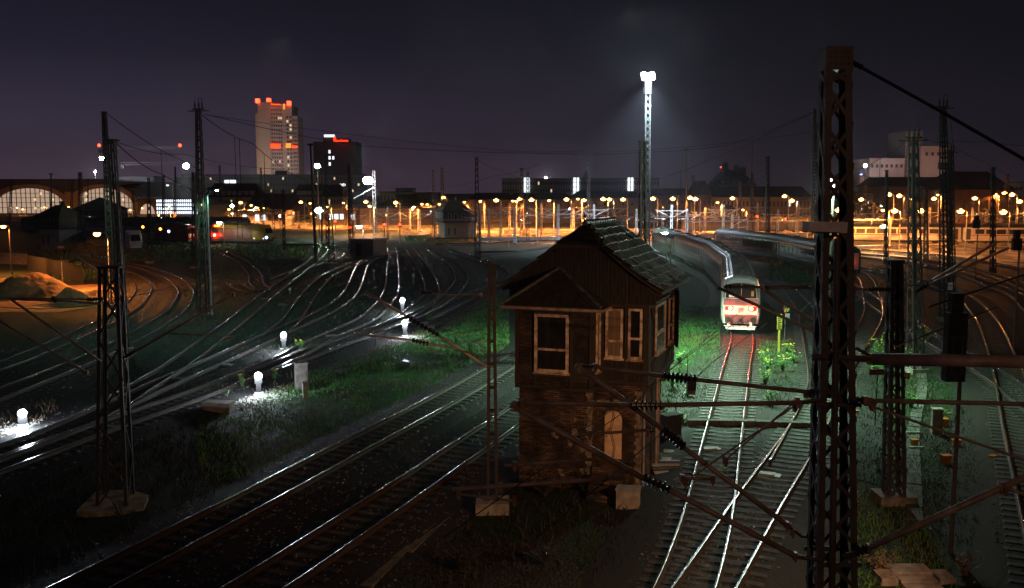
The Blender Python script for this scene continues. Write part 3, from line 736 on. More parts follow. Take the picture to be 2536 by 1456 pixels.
def mast(label, xb, yb, xt, yt, w0=.7, w1=.32, style='x', Y=None, rot=0.0, near=False, lw=.09, bw=.05, panel=1.0, cap='plate', found=True, matl=None, group='lattice catenary masts', foundsz=None, cat='mast'):
    b, h, lean = place(xb, yb, xt, yt, Y)
    root = thing('catenary_mast', label, cat, (b.x, b.y, 0), rot, group)
    ml = matl or M['mast' if near else 'mastfar']
    c, s = math.cos(-rot), math.sin(-rot)
    legs, br, cor = lattice_geo(h, w0, w1, lw, bw, panel, style, (lean*c, lean*s), *( (.30,.22) if style=='ladder' else (None,None)))
    if near:
        for l in legs: l.build('leg', ml, root)
        br.build('bracing', ml, root)
    else:
        for l in legs: br.add(l.v, l.f)
        br.build('lattice', ml, root)
    m = MB(); lx, ly = lean*c, lean*s
    if cap == 'plate': m.box(lx-w1/2-.04,lx+w1/2+.04,ly-w1/2-.04,ly+w1/2+.04,h-.05,h+.03)
    elif cap == 'wide': m.box(lx-w1/2-.28,lx+w1/2+.28,ly-.08,ly+.08,h-.12,h-.02); m.box(lx-w1/2-.03,lx+w1/2+.03,ly-w1/2-.03,ly+w1/2+.03,h-.3,h+.02)
    elif cap == 'horns':
        m.box(lx-w1/2-.3,lx+w1/2+.3,ly-.1,ly+.1,h-.12,h-.02)
        for dx in (-.28,.05,.32): m.lathe((lx+dx,ly,h),(lx+dx,ly,h+.55),[(0,.05),(.3,.09),(.4,.04),(.55,.1),(.7,.05),(1,.03)],8)
        m.path([(lx+.32,ly,h+.55),(lx+.32,ly,h+.85),(lx+.05,ly,h+.85),(lx+.05,ly,h+.55)],.03)
        m.path([(lx-.28,ly,h+.55),(lx-.2,ly,h+1.0)],.015); m.bar((lx-.9,ly,h-.25),(lx+.9,ly,h-.2),.07,.07)
    m.build('top_fitting', ml, root)
    if found:
        fx, fz = foundsz or (w0+.35, .25)
        m = MB(); m.box(-fx/2,fx/2,-fx/2,fx/2,-.2,fz); m.build('foundation', M['concrete'], root)
    return root, h
def pole(label, xb, yb, xt, yt, r0=.16, r1=.09, Y=None, cap=True, matl=None, group='tubular poles'):
    b, h, lean = place(xb, yb, xt, yt, Y)
    root = thing('catenary_pole', label, 'pole', (b.x,b.y,0), 0, group)
    MB().lathe((0,0,-.1),(lean,0,h),[(0,r0),(1,r1)],8).build('shaft', matl or M['mastfar'], root)
    if cap: MB().lathe((lean,0,h-.25),(lean,0,h+.2),[(0,r1),(.3,r1*2),(.55,r1*3.6),(.75,r1*3.2),(1,r1*.6)],10).build('cap', matl or M['mastfar'], root)
    MB().box(-.4,.4,-.4,.4,-.2,.12).build('foundation', M['concrete'], root)
    return root, h

# --- the three mid-distance masts in line with the cabin, and the tall black ones at left
mL, hL = mast('brown tapering mast standing on a broken concrete slab at the lower left', 287,1252, 274,660, 1.02,.62, 'zig', near=True, lw=.11, bw=.06, panel=1.5, rot=R(8), foundsz=(1.3,.12), matl=M['mastdark'])
m_ = MB(); m_.M = Matrix.Rotation(R(7),4,'X')@Matrix.Rotation(R(4),4,'Y')
m_.prism([(-1.0,-.85,.0),(-.3,-1.0,.0),(.5,-.9,0),(1.05,-.6,0),(.95,.4,0),(.2,.8,0),(-.8,.6,0)],(0,0,.22)); m_.build('broken_slab', M['concrete'], mL)
mC, hC = mast('slim ladder mast on a pale concrete block left of the signal cabin', 1220,1262, 1217,655, .40,.24, 'ladder', near=True, lw=.10, bw=.07, panel=.85, foundsz=None, found=False, matl=M['mastdark'])
MB().box(-.55,.55,-.45,.45,-.2,.34).build('foundation', M['concrete'], mC)
mR, hR = mast('criss-cross mast on a pale concrete block right of the big brown mast', 2213,1240, 2216,645, .62,.40, 'x', near=True, lw=.12, bw=.06, panel=.85, found=False, matl=M['mastdark'])
MB().box(-.62,.62,-.5,.5,-.2,.28).build('foundation', M['concrete'], mR)
mast('second tallest black mast at left, its foot lit white', 309,870, 277,345, .55,.4,'zig',lw=.1,bw=.06,panel=1.3,cap='wide')
L3, hL3 = mast('tallest black mast at left with a greenish lamp on its upper part', 282,760, 258,277, .75,.36,'x',lw=.11,bw=.06,panel=1.0)
L4, hL4 = mast('tall black mast with horned insulator top between the crane and the tower block', 504,782, 491,268, .95,.42,'x',lw=.13,bw=.06,panel=1.15,cap='horns')
# --- the rest of the masts, left to right: (label, xb,yb,xt,yt,w0,w1,style,Y,cap)
ML = [
 ('dark mast in front of the left end of the first station arch', 31,548,29,444,.9,.5,'x',300,'plate'),
 ('dark mast between the two station arches', 182,552,180,444,.9,.5,'x',290,'plate'),
 ('wide leg lattice mast right of the white based signal cabin at left', 202,621,198,427,1.1,.5,'x',None,'plate'),
 ('dark mast over the second station arch, partly behind the tallest mast', 332,556,329,471,1.1,.6,'x',None,'plate'),
 ('two legged black mast right of the tallest left mast, at the grass strip', 371,651,368,440,.75,.36,'x',None,'plate'),
 ('black mast with a lamp hanging at its top, before the white lit hall', 404,565,406,433,.8,.4,'x',None,'plate'),
 ('green lit mast in front of the white lit station hall', 434,556,434,413,.8,.4,'x',None,'plate'),
 ('black mast immediately left of the horned tall mast', 481,664,478,427,.6,.34,'x',None,'plate'),
 ('hazy mast topped with an antenna behind the street lamp arm', 547,545,544,412,.95,.6,'x',None,'horns'),
 ('slim black mast below the left edge of the tower block', 649,565,646,415,.75,.4,'x',None,'plate'),
 ('black mast above the roofs left of the yellow maintenance wagon', 678,570,675,471,.8,.55,'x',None,'plate'),
 ('plain black mast just right of the yellow maintenance wagon', 704,624,702,469,.5,.42,'x',None,'plate'),
 ('straight black mast in front of the dark office block', 811,611,808,382,.6,.5,'x',None,'plate'),
 ('short splayed black mast in front of the mercury lamp post', 822,654,818,532,1.05,.4,'x',None,'plate'),
 ('black lattice mast left of the grey hut and the starlike lamp', 872,634,865,409,.95,.42,'x',None,'plate'),
 ('hazy slim mast over the long grey block, right of the dark office block', 854,560,852,456,.7,.6,'x',None,'plate'),
 ('green lit lattice mast carrying the brightest left floodlight arm', 930,581,925,423,1.0,.7,'x',None,'plate'),
 ('hazy mast with small cross arms left of the far signal cabin', 1076,578,1073,420,1.1,.45,'x',None,'wide'),
 ('hazy mast with flat cap rising behind the far signal cabin', 1096,570,1095,415,1.2,.6,'x',None,'wide'),
 ('tall black mast right of the far signal cabin', 1183,648,1180,390,.95,.42,'x',None,'plate'),
 ('flat capped mast before the stair window of the long low building', 1292,585,1292,416,.9,.6,'x',None,'wide'),
 ('plain mast touching the stair window of the long low building', 1307,602,1307,425,.75,.4,'x',None,'plate'),
 ('black tapering mast over the roofs left of the tall floodlight', 1458,600,1458,371,.85,.4,'x',None,'plate'),
 ('hazy stub mast over the gabled house roof', 1718,560,1717,434,.8,.7,'x',None,'plate'),
 ('stocky black mast left of the white train roofs', 1717,584,1717,507,1.3,.8,'x',None,'plate'),
 ('thin black mast left of the mansard roof', 1832,584,1832,452,.8,.55,'x',None,'plate'),
 ('thin black mast under the mansard roof chimneys', 1863,583,1863,428,.7,.55,'x',None,'plate'),
 ('tall black capped mast behind the dark red train', 1901,628,1901,388,.75,.5,'x',None,'wide'),
 ('tall tapering mast left of the big brown mast with a green lit edge', 2022,668,2016,270,1.0,.42,'x',None,'plate'),
 ('slim mast right of the big brown mast in front of the left silo block', 2194,660,2196,421,.55,.3,'x',None,'plate'),
 ('dark mast beside the orange lamp left of the pale silo', 2144,593,2144,459,.9,.6,'x',None,'plate'),
 ('dark slim mast behind the horned mast at right', 2293,648,2293,470,.7,.4,'x',None,'plate'),
 ('dark mast in front of the brewery gable', 2494,600,2494,432,1.0,.6,'x',None,'plate'),
 ('dark mast in front of the long lit train at the far right', 2459,681,2459,415,.6,.42,'x',None,'plate'),
]
for (lb,xb,yb,xt,yt,w0,w1,st,Y,cap_) in ML:
    mast(lb,xb,yb,xt,yt,w0,w1,st,Y=Y,cap=cap_,lw=.12,bw=.07,panel=1.15,rot=R(random.choice((0,6,-8,12))))
hm, hh = mast('horned black mast with a copper gleaming edge in front of the silo', 2268,921, 2262,338, .75,.40,'x',near=True,lw=.11,bw=.055,panel=.95,cap='horns',rot=R(10),matl=M['mastblack'])
ma1, _ = mast('grey legged mast with a number plate near its foot', 2346,794, 2335,262, .95,.40,'x',near=True,lw=.12,bw=.055,panel=1.1,cap='horns',matl=M['mastblack'])
mast('dark mast right behind the grey legged numbered mast', 2356,730, 2354,372, .7,.45,'x',lw=.12,bw=.06,cap='horns')
cabm, cabh = mast('black mast rising behind the cabin roof, carrying the white cabin lamp', 1596,890, 1592,350, .62,.36,'x',near=True,Y=57,lw=.1,bw=.05,rot=R(5))
pole('black pole with mushroom cap in front of the station arches', 128,565,126,431,.3,.22)
pole('very thin pole with small cap over the station roof', 218,575,218,444,.22,.16)
pole('leaning black pole with mushroom cap left of the green lamp post', 783,654,769,358,.26,.15)
pole('thin plain pole left of the dark office block, in front of it', 797,600,797,434,.2,.15,cap=False)
pole('black pole with mushroom cap right of the tall floodlight', 1700,583,1700,370,.36,.17)
# number plate on the grey mast
p = MB(); p.box(-.36,.0,-.62,-.58,2.6,3.2); o = p.build('number_plate', M['white'], ma1); text_obj('number','104',.2,M['black'],o,(-.18,-.625,2.95)); text_obj('number','1',.2,M['black'],o,(-.18,-.625,2.72))

# --- the big brown mast in the right foreground
YB = 15.0
top = PX(2071,118,YB); bot = PX(2060,1456,YB)
sl = (top.x-bot.x)/(top.z-bot.z); bx0 = bot.x - sl*bot.z
def px_w(px): return px*YB/F
wt, wb = px_w(62), px_w(104)+(px_w(104)-px_w(62))*bot.z/(top.z-bot.z)
big = thing('catenary_mast', 'huge brown riveted lattice mast in the right foreground, running off the bottom of the picture', 'mast', (bx0,YB,0), 0, 'lattice catenary masts')
legs, br, cor = lattice_geo(top.z-.3, wb, wt, .105, .06, .80, 'x', (sl*top.z,0), d0=wb*.85, d1=wt*.8)
for l in legs: l.build('leg', M['mast'], big)
br.build('bracing', M['mast'], big)
lx = sl*top.z; zt = top.z
m = MB(); m.box(lx-wt/2-.012,lx+wt/2+.012,-wt*.4-.012,wt*.4+.012,zt-.36,zt); capo = m.build('head_plate', M['mast'], big)
m = MB()
for dx in (-.13,-.06,.03,.1,.15):
    for dz in (-.1,-.17,-.27): m.lathe((lx+dx,-wt*.4-.03,zt+dz),(lx+dx,-wt*.4-.01,zt+dz),[(0,.014),(1,.016)],8)
m.build('bolts', M['black'], capo)
# cable duct tube on the front face
a, b = PX(2074,590,YB-.42), PX(2072,1500,YB-.48)
m = MB(); m.tube(Vector((a.x,a.y,a.z))-Vector((bx0,YB,0)), Vector((b.x,b.y,0))-Vector((bx0,YB,0)), .055, 12); m.build('cable_duct', M['mast'], big)
# horizontal clamps across the mast
for yc in (990,1378):
    c_ = PX(2060,yc,YB)
    for sg_ in (-1,1): MB().box(c_.x-bx0-.36,c_.x-bx0+.36,sg_*.345-.015,sg_*.345+.015,c_.z-.04,c_.z+.04).build('clamp_bar', M['mast'], big)
# --- lamp housing fixed to its arm
lh = thing('track_lamp', 'long pale grey box shaped lamp housing fixed across the big brown mast', 'lamp', tuple(PX(2042,562,YB-.5)))
a = PX(1996,560,YB-.62)-Vector(lh.location); b = PX(2072,562,YB-.5)-Vector(lh.location); c_ = PX(2090,563,YB-.48)-Vector(lh.location)
m = MB(); m.bar(a,b,.20,.15); m.build('housing', M['lampbox'], lh); m = MB(); m.bar(b,c_,.215,.17); m.build('end_cap', M['lampbox'], lh)
m = MB(); m.bar(a+V(.02,0,-.085),b+V(0,0,-.085),.17,.02); m.build('lens', M['glass'], lh)

# ------------------------------------------------------------------ cantilevers (tubes, insulators, clamps) around the big mast
def insul_mb(p0, p1, r=.085, n=7):
    m = MB(); pr = [(0,.04)]
    for k in range(n):
        t = (k+.5)/n; pr += [(t-.32/n,.035),(t-.1/n,r),(t+.1/n,r),(t+.32/n,.035)]
    pr.append((1,.04)); return m.lathe(p0, p1, pr, 12)
def canti(label, tubes, insuls, clamps=(), thin=(), Yd=15.0, group='cantilevers around the big brown mast', name='cantilever', tm='tube'):
    o0 = PX(tubes[0][0][0], tubes[0][0][1], tubes[0][0][2])
    root = thing(name, label, 'cantilever', tuple(o0), 0, group)
    q = lambda p: PX(*p) - o0
    for t in tubes:
        r = t[2] if len(t) > 2 else .035
        MB().tube(q(t[0]), q(t[1]), r, 12).build('tube', M[tm], root, smooth=True)
    for t in insuls: insul_mb(q(t[0]), q(t[1]), *(t[2:] or ())).build('insulator', M['insul'], root)
    for c in clamps:
        p = q(c); m = MB(); m.cbox(p, .07,.09,.12); m.lathe(p+V(0,-.06,-.07),p+V(0,.06,-.07),[(0,.022),(1,.022)],8); m.build('clamp', M['bolt'], root)
    for t in thin: MB().path([q(p) for p in t[0]], t[1]).build('rod', M['mast'] if t[1] > .008 else M['wire'], root)
    return root
canti('upper cantilever left of the big mast, its long diagonal tube crossing the cabin wall',
  [((1472,908,15.0),(1642,931,15.1),.036),((1722,940,15.15),(1998,970,15.3),.036),((1427,903,15.0),(1640,1062,15.1),.045),((1692,1107,15.15),(1955,1305,15.3),.045)],
  [((1640,931,15.1),(1724,940,15.15),.085,8),((1638,1061,15.1),(1694,1108,15.15),.085,7)],
  [(1436,910,15.0),(1474,909,15.0),(1948,1300,15.3),(1962,1318,15.3)],
  [([(1427,903,15.0),(1472,908,15.0)],.03),([(1998,970,15.3),(2040,968,15.3)],.05),([(1955,1305,15.3),(1985,1328,15.3),(2020,1330,15.3)],.03)])
canti('lower cantilever left of the big mast, reaching down past the arched door',
  [((1290,997,14.4),(1562,1003,14.5),.04),((1640,1003,14.5),(1978,997,14.6),.04),((1265,1002,14.4),(1592,1183,14.5),.05),((1658,1213,14.5),(1972,1378,14.6),.048)],
  [((1560,1003,14.5),(1642,1003,14.5),.085,7),((1590,1182,14.5),(1660,1214,14.5),.09,6)],
  [(1293,998,14.4),(1275,1004,14.4),(1968,1376,14.6),(1974,992,14.6),(1978,998,14.6)],
  [([(1265,1002,14.4),(1290,997,14.4)],.035),([(1978,997,14.6),(2030,990,14.6)],.04),([(1972,1378,14.6),(2030,1386,14.6)],.04)])
canti('long registration tube below the arched door with a short drop arm at its left end',
  [((1122,1212,13.9),(1556,1182,14.4),.034),((1140,1224,13.9),(1276,1240,13.9),.022)],[],[(1136,1222,13.9),(1274,1238,13.9),(1554,1180,14.4),(1240,1205,14.1)],[([(1130,1211,13.9),(1132,1236,13.9)],.025)])
canti('middle registration tube ending in front of the ruined wall base',[((1250,1153,14.0),(1470,1137,14.3),.026)],[],[(1275,1152,14.0),(1470,1137,14.3)])
canti('thin registration tube in front of the pale arched door',[((1432,1077,14.6),(1605,1065,14.8),.024)],[((1598,1066,14.8),(1618,1064,14.8),.05,2)],[(1460,1074,14.6),(1603,1065,14.8)])
canti('two crossing stay rods between the big mast and the rails of the train track',
  [((1690,1197,14.6),(1975,1000,14.8),.016),((1795,1140,14.6),(1960,1003,14.8),.014)],[],[(1697,1194,14.6),(1968,1006,14.8),(1796,1140,14.6)])
canti('short stub arm over the rails left of the big mast',[((1688,1184,14.4),(1766,1186,14.4),.024)],[],[(1764,1186,14.4),(1690,1184,14.4)])
canti('far cantilever with a black insulator bracket in front of the white train',
  [((1900,713,24),(1998,709,24.3),.045),((1793,710,24),(2010,713,24.3),.035),((1885,712,24),(2020,800,24.3),.045),((1780,713,24),(2020,822,24.3),.04)],[((1795,710,24),(1812,710,24),.08,2)],[],
  [([(1886,704,24),(1892,722,24)],.05)],tm='mastblack')
# right hand side
canti('heavy horizontal beam clamped to the right of the big brown mast',
  [((2160,889,14.8),(2600,897,13.6),.098)],[],[(2152,889,14.8)],[([(2120,862,14.8),(2175,892,14.8)],.03),([(2010,884,14.8),(2160,888,14.8)],.06)],name='cantilever_beam')
canti('upper right cantilever pair, one level tube and one thin sloping tube',
  [((2160,992,14.2),(2560,1001,13.8),.036),((2165,1008,14.2),(2540,1140,13.6),.022)],[((2120,989,14.3),(2150,992,14.2),.06,3)],[(2152,992,14.2),(2160,1003,14.2),(2142,990,14.2)],[([(2110,989,14.3),(2125,989,14.3)],.05)])
canti('thick right hand tube rising from the foot of the picture toward the right edge',
  [((2150,1357,14.0),(2560,1172,13.4),.052),((2485,1206,13.5),(2560,1232,13.4),.028)],[((2118,1370,14.1),(2146,1358,14.0),.07,3)],[(2152,1356,14.0),(2480,1207,13.5),(2488,1212,13.5)],[([(2090,1378,14.2),(2120,1370,14.1)],.05)])
canti('pair of pale sloping tubes in front of the copper gleaming rails',
  [((2310,693,25),(2472,598,24),.035),((2300,705,25),(2500,612,24),.035)],[((2270,722,25.2),(2312,696,25),.06,5)],[],[([(2245,707,25),(2300,705,25)],.02)])
canti('black insulator arm crossing in front of the S curved track at right',
  [((1905,709,26),(2140,716,26),.03),((2120,722,26),(2095,745,26),.03)],[((2150,717,26),(2215,717,26),.07,8)],[],[([(2140,716,26),(2150,717,26)],.03)])
canti('dark tube rising behind the big mast in front of the signal backs',
  [((2300,760,20),(2560,672,20),.022),((2215,860,22),(2470,760,22),.02)],[],[],tm='mastblack')
canti('left cantilever reaching down from the left edge of the picture',
  [((0,795,27),(215,922,27),.035),((25,740,27),(250,895,27),.035)],[],[(215,922,27)],group='cantilevers around the lower left mast')
canti('level left cantilever arm in front of the sand heap',
  [((30,742,29),(150,745,29),.03),((0,738,29),(240,741,29),.025),((150,745,29),(250,752,29),.03)],[((215,742,29),(255,741,29),.07,6)],[],[([(130,735,29),(140,748,29)],.06)],group='cantilevers around the lower left mast')
canti('brown tube rising right from the lower left mast toward the black mast',
  [((330,873,29),(580,728,29),.038),((418,826,30),(580,834,30),.022)],[((305,888,29),(335,870,29),.07,6)],[(578,729,29)],group='cantilevers around the lower left mast')
canti('thin black bracket above the sand heap left of the tall masts',
  [((178,627,55),(262,682,55),.05),((178,627,55),(262,637,55),.045)],[((225,633,55),(262,637,55),.11,4)],[],group='cantilevers around the lower left mast')
canti('upper cantilever of the slim ladder mast crossing the grass',
  [((905,722,27),(1005,782,27.5),.04),((1085,830,28),(1205,908,28.5),.042)],[((1003,781,27.5),(1087,831,28),.085,9)],[],[([(1205,908,28.5),(1215,910,28.5)],.04),([(1040,845,27.8),(1110,800,28.5),(1205,728,29.5)],.015)],group='cantilevers around the slim ladder mast')
canti('lower cantilever arm of the slim ladder mast beside the white ground lamps',
  [((890,828,27),(1020,842,27.3),.032),((1040,850,27.4),(1100,858,27.6),.03)],[((1020,842,27.3),(1062,852,27.5),.075,5)],[],[([(930,834,27.1),(928,858,27.1)],.015),([(1100,858,27.6),(1205,884,28.5)],.02)],group='cantilevers around the slim ladder mast')
canti('level steady arm joining the top of the slim ladder mast',
  [((1050,726,28),(1195,729,29.5),.028)],[((1042,724,28),(1068,726,28),.06,4)],[(1192,729,29.5)],[([(1068,726,28),(1195,729,29.5)],.02)],group='cantilevers around the slim ladder mast')
# hanging weights boxes on the upper cantilever
for (x,y,lb) in ((1712,962,'small brown box with pale foot hanging below the upper cantilever insulator'),):
    p0 = PX(x,y,15.0); b_ = thing('hanging_box', lb, 'box', tuple(p0))
    MB().box(-.07,.07,-.05,.05,-.02,.12).build('housing', M['mast'], b_); MB().box(-.06,.06,-.055,.055,-.09,-.025).build('foot', M['winframe'], b_); MB().box(-.015,.015,-.015,.015,.12,.2).build('hanger', M['mast'], b_)

# ------------------------------------------------------------------ overhead wires
def wire(label, pts, r=.012, sag=0.0, drops=(), group='overhead wires', n=10):
    p = [PX(*q) for q in pts]
    out = []
    for a, b in zip(p, p[1:]):
        for k in range(n):
            t = k/n; c = a.lerp(b,t); c.z -= sag*4*t*(1-t); out.append(c)
    out.append(p[-1])
    o0 = p[0].copy()
    root = thing('overhead_wire', label, 'wire', tuple(o0), 0, group)
    MB().path([c-o0 for c in out], r, 5).build('strand', M['wire'], root)
    for t, ln in drops:
        c = out[int(t*(len(out)-1))]; MB().path([c-o0, c-o0-V(0,0,ln)], r*.8, 4).build('dropper', M['wire'], root)
    return root
w1_ = wire('thick black cable with insulator sloping from the big mast to the right edge', [(2104,152,15),(2130,165,14.9),(2320,270,14.2),(2560,408,13.6)], .026, .0)
insul_mb(PX(2108,154,15)-Vector(w1_.location), PX(2136,168,14.9)-Vector(w1_.location), .05, 3).build('insulator', M['insul'], w1_)
wire('wire falling right from the top of the tallest left mast', [(266,282,80),(462,402,110),(640,495,150)], .035, .4, ((.33,6),))
wire('wire falling right from the second tallest left mast', [(286,352,61),(402,432,75),(560,500,110)], .035, .3)
wire('nearly level wire crossing behind the horned mast', [(286,350,61),(451,381,80),(684,418,120)], .022, .3)
wire('wire with droppers falling right from the horned tall mast', [(501,285,75),(625,355,90),(740,438,120),(900,502,160)], .035, .3, ((.22,9),(.26,9),(.42,7),(.7,5)))
wire('long wire sagging high across the sky from the horned mast to the big mast', [(505,282,75),(900,362,110),(1395,380,130),(1585,377,130),(1800,360,120),(2010,278,90)], .026, .2)
wire('second long wire just above the sagging sky wire', [(515,285,75),(1200,368,115),(1395,375,130),(1612,370,130),(2005,328,95)], .018, .2)
wire('wire rising left to right behind the tall black capped mast', [(1640,440,160),(1700,420,140),(1851,357,110),(1920,322,100),(2013,280,90)], .03, .0, ((.55,7),(.2,4)))
wire('wire between the far signal cabin masts and the tall mast', [(1110,462,170),(1225,435,140),(1340,405,130)], .02, .3)
wire('wire from the tall mast falling toward the flat capped mast', [(1184,397,130),(1255,428,150),(1300,442,170)], .025, .2, ((.6,4),))
wire('fine wire left of the horned mast at right', [(2104,420,60),(2180,392,58),(2250,340,55)], .016, .2, ((.5,4),))
wire('fine wire from the horned right mast falling to the right edge', [(2275,335,54),(2345,350,60),(2440,400,90),(2545,455,120)], .014, .2)
wire('level fine wire at the right edge below the black cable', [(2350,345,65),(2450,350,60),(2560,360,55)], .014, .1)
wire('fine wire from the grey legged mast down to the dark right mast', [(2338,262,76),(2355,300,76),(2365,430,100)], .016, 0)
wire('steep wire over the lit grass left of the train', [(1560,1010,15),(1700,880,24),(1835,770,45)], .010, .0)
wire('second wire over the lit grass, starting at the cabin', [(1640,930,15),(1730,862,24),(1880,760,50)], .010, 0, ((.3,.5),))
wire('third wire over the lit grass below the other two', [(1700,960,15),(1760,900,22),(1900,800,48)], .010, 0)
wire('wire running low from the lower left mast to the rails', [(1300,1150,14),(1420,1080,18),(1600,960,30)], .010, 0)
wire('thin wire crossing the dark ground below the cabin', [(1100,1330,12),(1300,1190,14),(1560,1010,20)], .009, 0)
wire('second thin wire crossing the dark ground below the cabin', [(1330,1330,12),(1500,1190,14),(1700,1020,20)], .009, 0)
wire('fine wire above the central tracks, rising toward the cabin', [(640,740,60),(900,680,80),(1140,640,100),(1560,575,140)], .02, .4)
wire('fine wire rising over the grass to the cabin eave', [(850,745,45),(1080,700,50),(1240,655,60)], .012, .2)
wire('gleaming contact wire rising to the cabin eave', [(1010,800,40),(1120,775,42),(1240,750,45)], .014, .1)
wire('faint contact wire in front of the S tracks at left', [(0,760,50),(300,740,55),(760,610,110)], .018, .3)
wire('wire over the S curved track right of the big mast', [(2090,760,30),(2180,700,38),(2330,640,60)], .012, .1)
wire('wire crossing the track right of the white train', [(1900,830,30),(1960,790,34),(2060,690,45)], .012, .1)
# ------------------------------------------------------------------ trains
def dirM(A, B):
    d = (Vector(B)-Vector(A)); L_ = d.length; return math.atan2(-d.x, d.y), L_
def coach(label, A, B, body='trainwhite', roof='traingrey', group=None, stripe='trainred', nwin=11, gap=.35, name='railway_coach', glassm='farglass', ribs=True, h=4.06, winz=(1.95,2.85), doorm=None, cat='railway coach', stripez=(1.62,1.76)):
    rz, L_ = dirM(A, B); L_ -= gap
    root = thing(name, label, cat, (A[0],A[1],.36), rz, group)
    s = h/4.06
    ring = lambda y: [(-1.35,y,.62),(1.35,y,.62),(1.42,y,1.2),(1.42,y,2.95*s),(1.37,y,3.22*s),(-1.37,y,3.22*s),(-1.42,y,2.95*s),(-1.42,y,1.2)]
    MB().loft([ring(0),ring(L_)]).build('body', M[body], root)
    def rr(y, k=0): return [(x,y,(z+k)*s) for x,z in ((-1.39,3.2),(-1.26,3.5),(-1.0,3.74),(-.55,3.92),(0,3.98),(.55,3.92),(1.0,3.74),(1.26,3.5),(1.39,3.2))]
    m = MB(); m.loft([rr(.02),rr(L_-.02)])
    if ribs:
        for y in np.arange(.8, L_-.5, 1.15): m.loft([rr(y,.035),rr(y+.09,.035)])
        for x,z in ((-.8,3.84),(.8,3.84),(0,4.0)): m.box(x-.03,x+.03,.4,L_-.4,z*s-.02,z*s+.06)
        for y in (L_*.18, L_*.5, L_*.82): m.box(-.35,.35,y-.5,y+.5,3.9*s,4.16*s)
    rf = m.build('roof', M[roof], root)
    wl = (L_-4.2)/nwin
    for sd in (-1,1):
        w0 = None
        for k in range(nwin):
            y = 2.1+k*wl
            if w0 is None:
                w0 = MB().box(-.012,.012,.16,wl-.16,winz[0]*s,winz[1]*s).build('window', M[glassm], root)
                w0.location = (sd*1.425, y, 0)
            else:
                c = w0.copy(); link(c, root); c.location = (sd*1.425, y, 0)
        for y in (.55, L_-1.45): MB().box(sd*1.42-.02,sd*1.42+.02,y,y+.9,.8,2.95*s).build('door', M[doorm or 'trainblue'], root)
        if stripe: MB().box(sd*1.423-.006,sd*1.423+.006,1.5,L_-1.5,stripez[0],stripez[1]).build('stripe', M[stripe], root)
    m = MB(); m.box(-1.2,1.2,.6,L_-.6,.35,.62); m.box(-1.1,1.1,L_*.35,L_*.65,.12,.36); m.build('underframe', M['traindark'], root)
    for y in (3.2, L_-3.2):
        b_ = MB().box(-1.05,1.05,y-1.5,y+1.5,.28,.56).build('bogie', M['traindark'], root)
        w_ = MB()
        for yy in (y-1.25,y+1.25):
            for sx_ in (-1,1): w_.lathe((sx_*.72,yy,.42),(sx_*.80,yy,.42),[(0,.44),(1,.42)],16)
        w_.build('wheels', M['railside'], b_)
    MB().box(-.6,.6,L_-.02,L_+gap,.9,3.3).build('gangway', M['blackrough'], root)
    return root, L_
# --- the white train with tail lamps
tp = [(16.63,67.0),(22.3,92.4),(25.7,118),(26.4,143.5)]
rz0, L0 = dirM(tp[0]+(0,), tp[1]+(0,))
dv = (Vector(tp[1])-Vector(tp[0])).normalized()
nose = Vector(tp[0]); A1 = nose + dv*1.9
GW = 'coaches of the white train on the curve'
c1, _ = coach('white control car with glowing red tail lamps facing the camera', (A1.x,A1.y), (tp[1][0],tp[1][1]), group=GW, winz=(1.95,2.85), name='control_car', cat='train')
coach('second coach of the white train, its ridged roof catching orange light', tp[1], tp[2], group=GW)
coach('third coach of the white train, furthest back with its dark side windows in view', tp[2], tp[3], group=GW)
coach('dark rear wagon at the far end of the white train', tp[3], (25.9,163), body='traindark', roof='traindark', stripe=None, group=GW, nwin=3)
# nose of the control car: lofted shell from y=-1.9 (front) to 0 (joins the body)
def nring(y, w_, wt_, zt, rake=0.0, zb=.62):
    pts = [(-w_*.93,0,zb),(w_*.93,0,zb),(w_,0,1.2),(w_,0,2.3),(wt_,0,3.15),(wt_*.86,0,zt-.28),(wt_*.45,0,zt-.06),(0,0,zt),(-wt_*.45,0,zt-.06),(-wt_*.86,0,zt-.28),(-wt_,0,3.15),(-w_,0,2.3),(-w_,0,1.2)]
    out = []
    for x,_,z in pts:
        rk = rake*max(0,(z-1.9))/(2.1)
        rk += .10*abs(x/1.42)**2*(1 if y < -.5 else 0)
        out.append((x, y+rk, z))
    return out
m = MB(); m.loft([nring(-1.9,1.26,1.14,3.86,.85),nring(-1.72,1.37,1.27,3.97,.85),nring(-1.3,1.41,1.35,4.04,.75),nring(-.5,1.42,1.39,4.06,.25),nring(.0,1.42,1.40,4.05)])
m.build('nose', M['trainwhite'], c1)
def fp(x, z, out=.02):   # point on front face
    rk = .85*max(0,(z-1.9))/2.1 + .10*abs(x/1.42)**2
    return (x, -1.9+rk-out, z)
def fpatch(name, pts, matl, parent, out=.02, nx=6):
    """pts: outline polygon on the front (x,z); thin slab following it"""
    m = MB(); xs0 = [p[0] for p in pts]
    a = [Vector(fp(x,z,out)) for x,z in pts]; m.prism(a, (0,.03,0)); return m.build(name, matl, parent)
ws = fpatch('windscreen', [(-1.1,2.47),(1.1,2.47),(1.07,2.95),(.98,3.42),(.5,3.52),(0,3.54),(-.5,3.52),(-.98,3.42),(-1.07,2.95)], M['glass'], c1, .03)
for sd in (-1,1): fpatch('corner_glass', [(sd*1.15,2.47),(sd*1.27,2.47),(sd*1.22,3.3),(sd*1.08,3.36)], M['greypanel'], c1, .026)
m = MB(); m.bar(fp(0.02,2.5,.045),fp(0.02,3.5,.045),.05,.02); m.build('centre_pillar', M['winframe'], ws)
